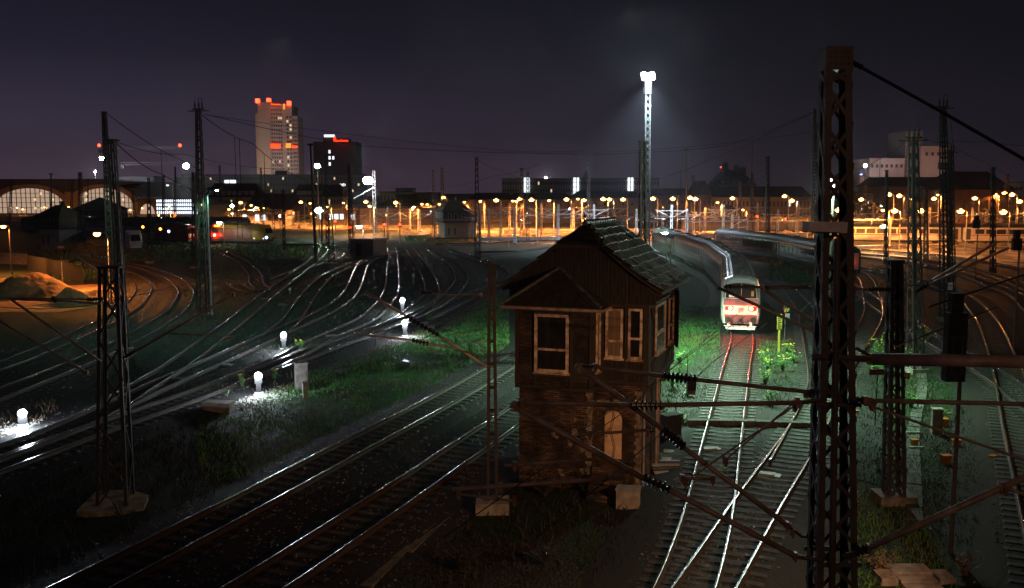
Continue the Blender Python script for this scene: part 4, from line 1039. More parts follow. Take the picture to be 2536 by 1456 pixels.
m = MB(); m.bar(fp(-.62,2.5,.05),fp(-.28,3.05,.05),.02,.02); m.bar(fp(.42,2.5,.05),fp(.7,3.0,.05),.02,.02); m.build('wiper', M['black'], ws)
fpatch('paper_notice', [(.72,2.62),(.92,2.62),(.92,3.0),(.72,3.0)], M['yellowp'], c1, .05)
fpatch('dashboard_glow', [(-.85,2.52),(-.25,2.52),(-.2,2.68),(-.85,2.68)], M['lampbox'], c1, .045)
fpatch('grey_band', [(-1.22,1.98),(1.22,1.98),(1.22,2.42),(-1.22,2.42)], M['greypanel'], c1, .025)
fpatch('front_apron', [(-1.2,1.28),(1.2,1.28),(1.2,1.95),(-1.2,1.95)], M['trainwhite'], c1, .035)
fpatch('front_recess', [(-1.1,.66),(1.1,.66),(1.15,1.24),(-1.15,1.24)], M['greypanel'], c1, .022)
m = MB()
for sd in (-1,1):
    m.lathe((sd*.88,-2.0,1.0),(sd*.88,-2.35,1.0),[(0,.09),(.8,.09),(.82,.2),(1,.2)],14)
m.build('buffer', M['traindark'], c1)
m = MB(); m.path([(-.1,-1.95,.95),(-.14,-2.15,.7),(-.05,-2.12,.5)],.035); m.path([(.5,-1.95,.95),(.56,-2.15,.65),(.46,-2.12,.45)],.035); m.path([(-.55,-1.95,.95),(-.62,-2.12,.6),(-.5,-2.1,.48)],.035); m.cbox((0,-2.05,.95),.16,.25,.2); m.build('coupling', M['black'], c1)
m = MB(); m.prism([(-1.0,-1.98,.2),(1.0,-1.98,.2),(1.08,-1.9,.4),(-1.08,-1.9,.4)],(0,.12,.0)); m.bar((-1.15,-2.0,.46),(1.15,-2.0,.46),.06,.05); m.build('snow_plough', M['white'], c1)
m = MB(); m.box(-.95,-.72,-1.97,-1.9,.45,.75); m.box(.62,.82,-1.97,-1.9,.45,.75); m.build('step', M['white'], c1)
o = text_obj('emblem', 'DB', .24, M['trainred'], c1, fp(0,1.66,.04), rot=(R(90),0,0), depth=.004)
m = MB()
for a,b,c_,d in ((-.19,.19,1.52,1.535),(-.19,.19,1.785,1.8),(-.205,-.19,1.52,1.8),(.19,.205,1.52,1.8)): m.box(a,b,-1.945,-1.935,c_,d)
m.build('emblem_frame', M['trainred'], c1)
for sd in (-1,1):
    hs = fpatch('lamp_housing', [(sd*.55,1.62),(sd*.7,1.57),(sd*1.08,1.62),(sd*1.12,1.86),(sd*.55,1.9)], M['redp'], c1, .04)
    p = fp(sd*.74,1.74,.06); m = MB(); m.lathe(p,(p[0],p[1]-.03,p[2]),[(0,.135),(1,.12)],16); m.build('tail_lamp', M['e_tail'], hs)
    light('tail_light', (p[0],p[1]-.16,p[2]), 330, (1,.02,.006), c1, radius=.1)
# --- dark red train standing to the right, with dim reflections in its windows
a_ = PG(2100,668); 
RT = [(PX(1850,640,104).x+0.0,112.0)]
pr = [(36,160),(39.6,134),(39.2,108)]
coach('dark red coach behind the black capped mast with orange glints on its windows', (pr[1][0],pr[1][1]), (pr[0][0],pr[0][1]), body='traindred', roof='traindark', group='dark red train right of the white train', stripe='trainred', stripez=(1.5,1.6), glassm='glass')
r2, _ = coach('front coach of the dark red train, ending behind the big brown mast', (pr[2][0],pr[2][1]), (pr[1][0],pr[1][1]), body='traindred', roof='traindark', group='dark red train right of the white train', stripe='trainred', stripez=(1.5,1.6), glassm='glass')
m = MB(); m.box(-1.2,1.2,-.05,0,1.2,3.1); m.build('front_end', M['white'], r2); 
p0 = MB().lathe((.3,-.06,2.1),(.3,-.1,2.1),[(0,.16),(1,.14)],14).build('tail_lamp', M['e_red'], r2); light('tail_light', (.3,-.3,2.1), 10, (1,.05,.02), r2)
# --- long lit train at right
yb = 606; Yl = 186
xs = [2640,2330,2020]
pp = [Vector((PX(x,560,Yy).x, Yy)) for x,Yy in ((2075,206),(2390,190),(2700,174),(3010,160))]
lb = ('lit cream coach of the long train, the one nearest the big brown mast','lit cream coach of the long train running off the right edge','lit cream coach of the long train, beyond the right edge')
# coaches are 26.4 m, laid end to end from left to right
d = (pp[1]-pp[0]).normalized(); pos = pp[0].copy(); k = 0
names = ['cream coach of the long lit train standing right behind the big brown mast','cream coach of the long lit train beside the bright white yard lamp','cream coach of the long lit train between the horned mast and the grey legged mast','cream coach of the long lit train at the right edge of the picture']
d = Vector((.985,-.17)).normalized(); pos = Vector((PX(2075,560,190).x-3, 190))
for k in range(2):
    q = pos + d*26.4
    coach(names[0 if k == 0 else 2], (pos.x,pos.y), (q.x,q.y), group='coaches of the long lit train', stripe='trainred', nwin=11, body='trainwhite', roof='traingrey')
    pos = q
q = pos + d*26.4
coach(names[3], (pos.x,pos.y), (q.x,q.y), group='coaches of the long lit train', stripe='trainred', nwin=11)
# --- dim grey train across the middle distance
pos = Vector((PX(1690,560,238).x, 238)); d = Vector((1,-.03)).normalized()
for k, lb in enumerate(('dim grey coach beneath the gabled house between the orange lamps','dim grey coach under the mansard roofed building')):
    q = pos + d*26.4; coach(lb, (pos.x,pos.y), (q.x,q.y), body='trainblue', roof='traindark', group='dim grey train in the middle distance', stripe=None); pos = q
# --- left side: dark trains
pos = Vector((PX(60,580,230).x, 230)); d = Vector((1,.03)).normalized()
for k, lb in enumerate(('dark coach left of the white based signal cabin','dark coach just behind the white based signal cabin','dark coach right of the white based signal cabin')):
    q = pos + d*18.5; coach(lb, (pos.x,pos.y), (q.x,q.y), body='trainblue', roof='traindark', group='dark trains at the left', stripe='trainred', stripez=(1.3,1.45), nwin=8); pos = q
A = PX(292,600,176); B = PX(330,600,163)
rw, _ = coach('small white fronted railcar in the dark right of the tallest left mast', (B.x,B.y), (A.x-14,A.y+14), body='trainblue', roof='traingrey', group='dark trains at the left', stripe=None, nwin=7, cat='railcar', name='railcar')
m = MB(); m.loft([[(-.9,-1.6,.5),(.9,-1.6,.5),(1.1,-1.5,1.6),(.9,-.9,2.9),(-.9,-.9,2.9),(-1.1,-1.5,1.6)],[(-1.38,0,.6),(1.38,0,.6),(1.42,0,1.8),(1.3,0,3.5),(-1.3,0,3.5),(-1.42,0,1.8)]]); m.build('nose', M['lampbox'], rw)
m = MB(); m.prism([(-.85,-1.5,1.7),(.85,-1.5,1.7),(.75,-1.02,2.8),(-.75,-1.02,2.8)],(0,-.03,0)); m.build('windscreen', M['glass'], rw)
# --- red locomotive facing the camera with amber sign and red tail lamps
def loco(label, x, yb, paint, rz, L_=14.0, name='locomotive', cat='locomotive', yrail=None):
    b = PG(x, yb); root = thing(name, label, cat, (b.x,b.y,.36), rz, None)
    sec = lambda y,i,t: [(-1.4+i,y,.7),(1.4-i,y,.7),(1.45-i,y,1.9),(1.3-i,y+t,3.1),(1.05-i,y+t*1.3,3.7),(-1.05+i,y+t*1.3,3.7),(-1.3+i,y+t,3.1),(-1.45+i,y,1.9)]
    m = MB(); m.loft([sec(0,.12,.35),sec(.3,0,.3),sec(L_-.3,0,0),sec(L_,.12,0)]); m.build('body', M[paint], root)
    m = MB(); m.box(-1.35,1.35,.1,L_-.1,.25,.7); m.build('underframe', M['traindark'], root)
    m = MB(); m.prism([(-1.15,-.02,1.95),(1.15,-.02,1.95),(1.0,.27,2.95),(-1.0,.27,2.95)],(0,-.03,0)); m.build('windscreen', M['glass'], root)
    m = MB(); m.box(-.6,.6,3,L_-3,3.7,3.95); m.path([(-.5,4,3.95),(0,5,4.5),(.5,4,3.95)],.05); m.build('roof_gear', M['traindark'], root)
    for sd in (-1,1):
        m = MB(); m.lathe((sd*.95,-.02,1.0),(sd*.95,-.45,1.0),[(0,.1),(.8,.1),(.82,.22),(1,.22)],12); m.build('buffer', M['traindark'], root)
    m = MB()
    for y in (2.4,4.6,L_-4.6,L_-2.4):
        for sx_ in (-1,1): m.lathe((sx_*.72,y,.5),(sx_*.82,y,.5),[(0,.55),(1,.52)],16)
    m.build('wheels', M['railside'], root)
    return root
lo = loco('red locomotive facing the camera with amber destination sign and two red tail lamps', 539,604,'trainred',R(4))
MB().box(-.62,.62,.12,.16,3.2,3.5).build('destination_sign', M['e_yel'], lo); light('sign_light',(0,-.6,3.3),60,(1,.4,.05),lo)
for sd in (-1,1):
    MB().lathe((sd*.55,-.05,1.45),(sd*.55,-.1,1.45),[(0,.26),(1,.22)],14).build('tail_lamp', M['e_tail'], lo); light('tail_light',(sd*.55,-.4,1.45),110,(1,.05,.02),lo)
lo2 = loco('dull red shunting locomotive hidden behind the horned black mast', 480,606,'trainred',R(60),10, cat='locomotive')
MB().box(-.95,-.7,-.06,-.02,1.0,1.8).build('headboard', M['yellowp'], lo2)
lo3 = loco('yellow ended maintenance wagon with dull brown side standing left of the curved track', 668,606,'trainyellow',R(68),15, name='maintenance_wagon', cat='maintenance wagon')
for sg_ in (-1,1): MB().box(sg_*1.475-.02,sg_*1.475+.02,3.2,14.6,.75,3.0).build('side_panel', M['trainbrown'], lo3)
MB().box(-1.2,1.2,3.2,14.6,3.5,3.8).build('roof_cover', M['traindark'], lo3)
MB().box(1.45,1.47,.6,1.6,1.9,2.8).build('side_window', M['glass'], lo3); MB().box(1.45,1.47,1.8,2.9,1.9,2.8).build('side_window', M['glass'], lo3)
for yy in (.4,2.6): MB().lathe((-1.5,yy,.95),(-1.54,yy,.95),[(0,.12),(1,.12)],10).build('side_lamp', M['e_signw'], lo3)
# ------------------------------------------------------------------ the city beyond the yard
def bld(label, x0, x1, yt, Y, depth, matl='b_block', floors=0, cols=0, ylast=None, rz=0.0, lit=(), win=(.5,.5), cat='building', name='building', zb=0.0, roofm='b_roof', winm='farglass', flat=True, group=None, z1f=1.0, ztop=None, litm='e_winy', parapet=.35):
    p0, p1 = PX(x0,476,Y), PX(x1,476,Y); zt = ztop if ztop else PX((x0+x1)/2,yt,Y).z; W = p1.x-p0.x
    root = thing(name, label, cat, (p0.x,Y,zb), rz, group)
    H = zt-zb
    MB().box(0,W,0,depth,0,H).build('wall', M[matl], root)
    if flat: MB().box(-.3,W+.3,-.3,depth+.3,H+.01,H+parapet).build('roof', M[roofm], root)
    if floors and cols:
        z0 = z1f; fh = (H-z0-.3)/floors; cw = W/cols; ww, wh = cw*win[0], fh*win[1]
        base = MB().box(-ww/2,ww/2,-.06,.05,-wh/2,wh/2).build('window', M[winm], root); first = True
        lm = {}
        n = 0; rest = MB(); cells = [(f,c) for f in range(floors-1,-1,-1) for c in range(cols)]
        cells.sort(key=lambda q: (q not in lit))
        for (f,c) in cells:
            pos = ((c+.5)*cw, 0, z0+(f+.5)*fh)
            if n < 99:
                if (f,c) in lit:
                    if 'L' not in lm: o = MB().box(-ww/2,ww/2,-.07,.05,-wh/2,wh/2).build('window', M[litm], root); lm['L'] = o
                    else: o = lm['L'].copy(); link(o, root)
                elif first: o = base; first = False
                else: o = base.copy(); link(o, root)
                o.location = pos
            else:
                rest.box(pos[0]-ww/2,pos[0]+ww/2,-.06,.05,pos[2]-wh/2,pos[2]+wh/2)
            n += 1
        if rest.v: o = rest.build('windows', M[winm], root); o['kind'] = 'stuff'
        if first: bpy.data.objects.remove(base); KIDS[root.name].remove(base) if False else None
    return root, W, H
def gable_roof(root, W, D, H, rise, matl='b_roof', ov=.5, along='x', hip=0.0):
    m = MB()
    if along == 'x':
        a = [(-ov,-ov,H),(W+ov,-ov,H),(W+ov,D+ov,H),(-ov,D+ov,H)]; r0, r1 = (-ov+hip,D/2,H+rise),(W+ov-hip,D/2,H+rise)
        m.add(a+[r0,r1],[(0,1,5,4),(2,3,4,5),(0,4,3),(1,2,5),(3,2,1,0)])
    else:
        a = [(-ov,-ov,H),(W+ov,-ov,H),(W+ov,D+ov,H),(-ov,D+ov,H)]; r0, r1 = (W/2,-ov+hip,H+rise),(W/2,D+ov-hip,H+rise)
        m.add(a+[r0,r1],[(0,4,5,3),(1,2,5,4),(0,1,4),(2,3,5),(3,2,1,0)])
    return m.build('roof', M[matl], root)
# --- tower block (pale, stepped octagonal plan) with red signs
YT = 850
px = lambda x: PX(x,300,YT).x
tw = thing('tower_block', 'tall pale tower block with red roof lamps and glowing orange sign', 'tower block', (px(628),YT,0))
X = lambda x: px(x)-px(628)
zt = lambda y: PX(680,y,YT).z
m = MB()
# stepped plan: left wing, main left slab, recessed centre, right slab, right wing
MB().loft([[(X(628),6,0),(X(637),3,0),(X(637),30,0),(X(628),28,0)],[(X(628),6,zt(280)),(X(637),3,zt(280)),(X(637),30,zt(280)),(X(628),28,zt(280))]]).build('side_wing', M['b_pale'], tw)
MB().loft([[(X(637),3,z),(X(672),-6,z),(X(674),24,z),(X(637),30,z)] for z in (0,zt(253))]).build('main_slab', M['b_pale'], tw)
cs = MB().loft([[(X(672),-5,z),(X(706),1.5,z),(X(706),26,z),(X(674),24,z)] for z in (0,zt(257))]).build('front_slab', M['b_pale'], tw)
rs = MB().loft([[(X(707),.5,z),(X(721),3,z),(X(721),28,z),(X(707),26,z)] for z in (0,zt(260))]).build('right_slab', M['b_pale'], tw)
rw_ = MB().loft([[(X(721.3),3.5,z),(X(733),6,z),(X(733),28,z),(X(721.3),28,z)] for z in (0,zt(286))]).build('right_wing', M['b_pale'], tw)
def slab_windows(parent, x0, y0, x1, y1, ztop, zbot, floors, cols, n0, litset=(), limit=100, mt='farglass'):
    """windows on a slab face running between (x0,y0)-(x1,y1)"""
    d = Vector((x1-x0,y1-y0)); W = d.length; a = math.atan2(d.y,d.x); fh = (ztop-zbot)/floors; cw = W/cols
    b = None; l = None; rest = MB(); cnt = 0
    for f in range(floors-1,-1,-1):
        for c in range(cols):
            t = (c+.5)/cols; pos = (x0+d.x*t+.0*math.sin(a), y0+d.y*t, zbot+(f+.5)*fh)
            if (f,c) in litset:
                if l is None: l = MB().box(-cw*.3,cw*.3,-.12,.1,-fh*.28,fh*.28).build('window', M['e_winy'], parent); o = l
                else: o = l.copy(); link(o,parent)
            elif cnt < limit:
                if b is None: b = MB().box(-cw*.28,cw*.28,-.1,.1,-fh*.26,fh*.26).build('window', M[mt], parent); o = b
                else: o = b.copy(); link(o,parent)
                cnt += 1
            else: continue
            o.location = pos; o.rotation_euler = (0,0,a)
slab_windows(cs, X(674),-4.6,X(699),.15, zt(268), zt(434), 17, 5, 0, {(14,3),(14,4),(3,0),(3,3),(16,9)}, 94)
slab_windows(rs, X(707.5),.55,X(721),3, zt(285), zt(434), 15, 2, 0, {(13,0),(12,1),(11,1),(9,1),(4,0),(2,0)}, 40)
slab_windows(rw_, X(722),3.6,X(732.5),5.95, zt(292), zt(434), 14, 3, 0, set(), 50)
for i,(x,y) in enumerate(((638,249),(665.5,248),(715.5,255))):
    MB().cbox((X(x),2,zt(y)),3.2,3.2,3.6).build('roof_lamp', M['e_red'], tw)
slop = math.atan2(6.5, X(706)-X(672))
sg = MB(); sg.M = Matrix.Translation((X(674),-5.4,0))@Matrix.Rotation(slop,4,'Z'); sg.box(0,9.8,-.4,0,zt(264.5),zt(255)); sgo = sg.build('sign_board', M['redp'], tw)
text_obj('sign_lettering','Brockenlos',1.95,M['e_signo'],sgo,(X(674)+5.2,-4.0-.6,(zt(264.5)+zt(255))/2),rot=(R(90),0,slop),depth=.1)
light('sign_light',(X(685),-14,zt(258)),2500,(1,.12,.02),tw,radius=2)
m = MB(); m.box(X(703),X(706.3),-.6,.6,zt(270),zt(257)); m.build('corner_neon', M['e_signo'], tw)
m = MB(); m.M = Matrix.Translation((X(673),-6.2,0))@Matrix.Rotation(slop,4,'Z')
m.box(0,8.6,-.3,0,zt(367),zt(357)); m.build('neon_panel', M['e_sign'], tw)
m = MB(); m.box(X(707),X(720),-1.2,-.9,zt(366),zt(355)); m.build('neon_panel', M['e_signo'], tw)
m = MB(); m.box(X(721.5),X(732.5),2.6,3.1,zt(366),zt(360)); m.build('neon_panel', M['e_sign'], tw)
# --- dark office block with savings bank sign
YO = 800
ob, W, H = bld('dark office block with a glowing red savings bank sign and white lit windows', 778,885,352,YO,28,'b_dark',10,12,lit={(2,8),(2,9),(2,10),(2,11),(2,3),(7,4),(7,5),(8,4),(6,4),(0,6),(0,9),(0,10)},win=(.55,.55),litm='e_winw',name='office_block')
tp_ = MB().box(W*.22,W*.78,1,20,H+.4,H+3.6).build('penthouse', M['b_dark'], ob)
sb = MB().box(W*.44,W*.82,-1.0,-.5,H-.3,H+3.6).build('sign_board', M['b_dark'], ob)
text_obj('sign_lettering','Sparkasse',2.9,M['e_sign'],sb,(W*.665,-1.15,H+1.3),depth=.15)
m = MB(); m.lathe((W*.505,-1.1,H+4.2),(W*.505,-1.3,H+4.2),[(0,.75),(1,.75)],14); m.path([(W*.505+1.2,-1.2,H+2.9),(W*.505-.9,-1.2,H+2.9),(W*.505-.9,-1.2,H+1.7),(W*.505+1.1,-1.2,H+1.7),(W*.505+1.1,-1.2,H+.5),(W*.505-1.1,-1.2,H+.5)],.36); m.build('sign_emblem', M['e_sign'], sb)
m = MB(); m.box(W*.26,W*.5,-.5,0,H+4.3,H+6.3); m.build('roof_neon', M['e_signw'], ob)
light('sign_light',(W*.64,-9,H+2),2500,(1,.05,.01),ob,radius=2)
# --- long grey slab of flats
random.seed(5)
lg, W, H = bld('very long grey block of flats below the tower with scattered lit windows', 452,900,433,640,16,'b_block',5,60,lit={(3,4),(2,12),(3,16),(3,22),(2,40),(3,44),(2,36),(3,52),(2,56),(3,58),(1,48),(3,28),(1,7),(4,9),(0,14),(1,25),(4,33),(2,29),(0,41),(4,50),(1,54),(0,50)},win=(.45,.4),name='apartment_block')
m = MB(); m.box(W*.235,W*.26,-.5,0,H*.5,H*.85); m.box(W*.265,W*.30,-.5,0,H*.3,H*.85); m.build('stair_window', M['e_winw'], lg)
m = MB()
for z in np.linspace(H*.3,H*.85,5): m.box(W*.232,W*.303,-.56,-.5,z-.15,z+.15)
m.box(W*.261,W*.264,-.56,-.5,H*.3,H*.86); m.build('stair_mullion', M['b_dark'], lg)
MB().box(W*.51,W*.56,2,12,H+.4,H+3).build('roof_house', M['b_dark'], lg)
bld('hazy grey office block left of the horned mast, behind the station', 262,382,437,620,20,'b_block',3,16,win=(.5,.4),name='office_block',lit={(1,3),(1,9)},litm='e_wino')
bld('dark block just left of the horned mast with small windows', 436,482,441,560,20,'b_dark',4,6,win=(.3,.3),name='office_block')
# --- station: curved stone hall fronts with glazed arches
YS = 470
pxs = lambda x: PX(x,470,YS).x
zz = lambda y: PX(100,y,YS).z
st = thing('railway_station', 'sandstone railway station with two great glowing arched hall windows', 'railway station', (pxs(-60),YS,0))
XS = lambda x: pxs(x)-pxs(-60)
MB().box(0,XS(340),2,60,0,zz(449)).build('hall_block', M['b_dark'], st)
MB().box(-1,XS(262),1,58,zz(449)+.02,zz(443)).build('roof', M['b_roof'], st)
for k,(xc,hw) in enumerate(((72,90),(254,78))):
    R_in = (XS(xc+hw)-XS(xc)); top_in = zz(466)-0; base = 0
    def arc_pts(r, zt_, n=20): return [(XS(xc)-r*math.cos(t), zt_*math.sin(t)**.75) for t in np.linspace(0,math.pi,n)]
    ai = arc_pts(R_in, top_in); ao = arc_pts(R_in*1.16, zz(456))
    m = MB()
    for i in range(len(ai)-1):
        m.loft([[(ai[i][0],-.6-k*.01,ai[i][1]),(ao[i][0],-.6-k*.01,ao[i][1]),(ao[i][0],2.2,ao[i][1]),(ai[i][0],2.2,ai[i][1])],[(ai[i+1][0],-.6-k*.01,ai[i+1][1]),(ao[i+1][0],-.6-k*.01,ao[i+1][1]),(ao[i+1][0],2.2,ao[i+1][1]),(ai[i+1][0],2.2,ai[i+1][1])]])
    m.build('arch', M['b_station'], st)
    g_ = MB(); g_.add([(x,1.2,z) for x,z in ai]+[(XS(xc),1.2,0)], [tuple([i for i in range(len(ai))])]); go = g_.build('arched_window', M['e_hall'], st)
    m = MB()
    for i,t in enumerate(np.linspace(-.92,.92,15)):
        x = XS(xc)+t*R_in; z_ = top_in*max(0,(1-t*t))**.375
        m.box(x-.16,x+.16,.9,1.15,0,z_)
    for f in (.22,.42,.62,.8):
        z_ = top_in*f; hwx = R_in*math.sqrt(max(0,1-(f)**(2/.75))); m.box(XS(xc)-hwx,XS(xc)+hwx,.92,1.12,z_-.12,z_+.12)
    m.build('glazing_bars', M['b_dark'], go)
    m = MB()
    for t in (-.55,-.2,.12,.3,.62):
        for zf in (.2,.55,.78):
            if random.random()<.65 and (zf < (1-t*t)**.375-.08): m.cbox((XS(xc)+t*R_in,.8,top_in*zf),1.0,.3,1.2)
    m.build('hall_lamps', M['e_winy'], go)
m = MB(); m.loft([[(XS(a),y,0),(XS(a),y,z),(XS(b),y,z2),(XS(b),y,0)] for (a,b,z,z2) in ((160,196,zz(475),zz(475)),) for y in (-.3,1.9)]); m.build('pier', M['b_station'], st)
# small porch hall with orange arch
pf, W, H = bld('low dark hall with a small glowing orange arched opening right of the station', 340,388,500,440,14,'b_dark',flat=False,name='station_annex',cat='hall')
m = MB(); m.add([(W*.5-W*.38*math.cos(t),-.3,H*.05+H*.8*math.sin(t)) for t in np.linspace(0,math.pi,14)],[tuple(range(14))]); m.build('arched_opening', M['e_hall'], pf)
m = MB(); m.add([(W*.5-W*.62*math.cos(t),y,H*.98+H*.4*math.sin(t)) for y in (-.5,14) for t in np.linspace(0,math.pi,12)],[(i,i+1,i+13,i+12) for i in range(11)]+[tuple(range(12)),tuple(range(23,11,-1))]); m.build('roof', M['b_roof'], pf)
# brilliantly lit glass hall / car park deck
gh, W, H = bld('blazing white glass fronted parking deck right of the station', 384,492,491,430,20,'b_dark',flat=False,name='parking_deck',cat='parking deck')
for i in range(4):
    z0 = H*(.08+.23*i)
    MB().box(.5,W-.5,-.5,-.1,z0,z0+H*.17).build('lit_storey', M['e_facade'], gh)
    MB().box(-.3,W+.3,-1.2,.0,z0+H*.15+.05,z0+H*.15+.55).build('deck_slab', M['b_dark'], gh)
m = MB()
for x in np.linspace(.5,W-.5,22): m.box(x-.15,x+.15,-.75,-.52,0,H)
m.build('facade_posts', M['b_dark'], gh)
wh, W, H = bld('small bright white fronted building beside the parking deck', 371,402,480,520,12,'b_pale',1,3,lit={(0,0),(0,1),(0,2)},win=(.5,.8),litm='e_winw',name='shop_building')
# ochre hotels row
oc, W, H = bld('cream fronted hotel with dark mansard roof left of the gabled shed', 505,640,488,400,14,'b_ochre',2,17,win=(.4,.5),lit={(0,3),(1,8),(0,12),(1,15)},flat=False,name='hotel')
gable_roof(oc,W,14,H,6.0,ov=.4,hip=3)
m = MB()
for x in np.linspace(3,W-3,8): m.box(x-.8,x+.8,.6,2.4,H+.8,H+2.6)
m.build('dormer', M['b_pale'], oc)
oc2, W, H = bld('long cream fronted house row right of the gabled shed', 722,846,487,395,14,'b_ochre',2,18,win=(.35,.5),lit={(1,13),(0,4),(0,9),(1,2)},flat=False,name='house_row')
gable_roof(oc2,W,14,H,5.2,ov=.4,hip=2)
m = MB()
for x in np.linspace(3,W*.55,7): m.box(x-.9,x+.9,.6,2.4,H+.6,H+2.4)
m.build('dormer', M['b_pale'], oc2)
oc3, W, H = bld('orange washed stone house behind bare trees right of the bright mast lamp', 940,1020,476,400,14,'b_ochre',2,9,win=(.3,.45),name='house')
oc4, W, H = bld('low orange washed house row behind trees, left of the far signal cabin', 1022,1085,478,420,14,'b_ochre',2,9,win=(.35,.4),name='house_row')
bld('pale flat roofed hall on the dark block right of the bright mast lamp', 980,1022,467,470,16,'b_pale',0,0,name='hall_building')
bld('dark tall block below the pale flat roofed hall', 981,1024,483,380,14,'b_dark',0,0,name='office_block')
bld('hazy roof line far behind the far signal cabin', 1100,1245,481,560,16,'b_dark',name='apartment_block')
# dark sheds
sh1, W, H = bld('dark pitched roof shed with white gable windows in the middle of the left yard', 600,722,523,330,24,'b_dark',flat=False,name='goods_shed',cat='shed')
gable_roof(sh1,W,24,H,6.2,ov=.6,hip=2)
m = MB(); m.prism([(W*.42,-.4,H*.85),(W*.58,-.4,H*.85),(W*.54,-.4,H*1.35),(W*.46,-.4,H*1.35)],(0,.3,0)); m.build('gable_window', M['b_pale'], sh1)
wl_, W, H = bld('low shed with white lit windows behind the yellow maintenance wagon', 565,705,524,290,12,'b_pale',1,9,lit={(0,2),(0,4),(0,5)},win=(.6,.6),litm='e_winw',name='workshop')
bld('low shed with bluish white lit front below the house row', 770,880,521,300,12,'b_shed',1,8,lit={(0,1),(0,3),(0,4),(0,5),(0,7)},win=(.7,.5),litm='e_winw',name='workshop')
bld('plain dark shed right of the station, under the orange lamps', 505,560,506,330,14,'b_shed',name='goods_shed')
bld('long dark goods shed left of the far signal cabin', 890,1085,516,300,14,'b_shed',name='goods_shed')
dk, W, H = bld('dark hip roofed building behind the white based signal cabin at left', 176,262,520,255,14,'b_dark',1,1,lit={(0,0)},win=(.06,.3),litm='e_winw',flat=False,name='house')
gable_roof(dk,W,14,H,3.4,ov=.5,hip=5)
# --- long low building with stair windows and the white sky glow
lw_, W, H = bld('long low office building with two white lit stair windows behind the orange lamps', 1243,1632,443,520,18,'b_pale',4,62,win=(.5,.4),lit={(3,14),(1,1),(2,19)},name='office_building')
for f in ((.14,.175),(.455,.49),(.80,.835)):
    MB().box(W*f[0],W*f[1],-.6,-.1,H*.3,H*1.05).build('stair_window', M['e_winw'], lw_)
    m = MB(); m.box(W*(f[0]+f[1])/2-.2,W*(f[0]+f[1])/2+.2,-.7,-.6,H*.3,H*1.05)
    for z in np.linspace(H*.3,H*1.05,6): m.box(W*f[0],W*f[1],-.68,-.6,z-.14,z+.14)
    m.build('stair_mullion', M['b_dark'], lw_)
for k,(x0,x1,yt,Y,lb) in enumerate(((1160,1275,478,330,'black rounded roof shed behind the orange lamps, left one'),(1255,1420,478,325,'black roof goods shed under the left stair window'),(1420,1600,474,320,'black roof goods shed left of the tall floodlight'),(1600,1730,468,315,'black roof goods shed right of the tall floodlight'))):
    s_, W, H = bld(lb, x0,x1,yt+16,Y,22,'b_shed',2,8,win=(.25,.25),flat=False,name='goods_shed',cat='shed',group='goods sheds behind the orange lamps')
    gable_roof(s_,W,22,H,2.4,ov=.5,hip=3)
s_, W, H = bld('gabled brick house end between the orange lamps', 1728,1762,483,300,18,'b_brick',2,3,win=(.25,.3),flat=False,name='house')
gable_roof(s_,W,18,H,4.6,along='y',ov=.4)
MB().prism([(0,-.05,H),(W,-.05,H),(W/2,-.05,H+4.5)],(0,.3,0)).build('gable', M['b_brick'], s_)
s_, W, H = bld('long pale orange lit house with dark roof under the mansard building', 1762,2008,488,310,16,'b_ochre',2,26,win=(.4,.45),lit={(1,20),(1,22)},litm='e_winw',flat=False,name='house_row')
gable_roof(s_,W,16,H,3.6,ov=.4,hip=1)
# --- mansard building with chimneys
mn, W, H = bld('dark mansard roofed mansion with white dormers and chimneys', 1778,1872,456,430,24,'b_dark',flat=False,name='mansion')
m = MB(); m.loft([[(0,0,H),(W,0,H),(W,24,H),(0,24,H)],[(3,3,H+4.2),(W-4,3,H+4.2),(W-4,21,H+4.2),(3,21,H+4.2)],[(W*.3,10,H+7.0),(W*.42,10,H+7.0),(W*.42,14,H+7.0),(W*.3,14,H+7.0)]]); m.build('roof', M['b_roof'], mn)
for t in (.13,.28,.43,.58,.80): MB().box(W*t-.9,W*t+.9,-.2,1.5,H+.4,H+1.7).build('dormer', M['b_pale'], mn)
for x,h2 in ((W*.32,9.6),(W*.62,8.2),(W*.80,7.6)): 
    c_ = MB().box(x-1.3,x+1.3,10,12,H+3,H+h2).build('chimney', M['b_block'], mn)
    m = MB(); [m.lathe((x+dx,11,H+h2),(x+dx,11,H+h2+.9),[(0,.25),(1,.2)],8) for dx in (-.9,-.3,.3,.9)]; m.build('chimney_pots', M['b_brick'], c_)
bld('dark rooftop terrace building right of the mansard mansion', 1872,2000,478,440,20,'b_dark',name='apartment_block')
# --- silos and brewery at right
YW = 420
s1, W, H = bld('pinkish windowless silo block, the lower left one', 2151,2237,394,YW,26,'b_silo',flat=False,name='silo_block',cat='silo')
m = MB()
for i in range(7): m.cbox((W*(.07+.14*i),-.15,H*.88),.9,.3,1.5)
m.build('vent', M['b_dark'], s1); MB().box(-.1,W+.1,-.2,26.1,H+.01,H+.4).build('parapet', M['b_silo'], s1)
MB().box(0,W,-.6,-.05,0,H*.32).build('lower_wall', M['b_block'], s1)
s2, W, H = bld('grey gridded stair tower between the two silo blocks', 2237,2277,324,YW+4,20,'b_block',flat=False,name='stair_tower',cat='tower')
m = MB()
for z in np.arange(1,H,2.2): m.box(-.05,W+.05,-.3,-.05,z,z+.12)
for x in np.linspace(.2,W-.2,8): m.box(x-.06,x+.06,-.32,-.05,0,H)
m.build('facade_grid', M['b_pale'], s2)
s3, W, H = bld('pinkish windowless silo block, the taller right one', 2276,2341,364,YW,26,'b_silo',flat=False,name='silo_block',cat='silo')
m = MB()
for i in range(4): m.cbox((W*(.22+.22*i),-.15,H*.9),.9,.3,1.5)
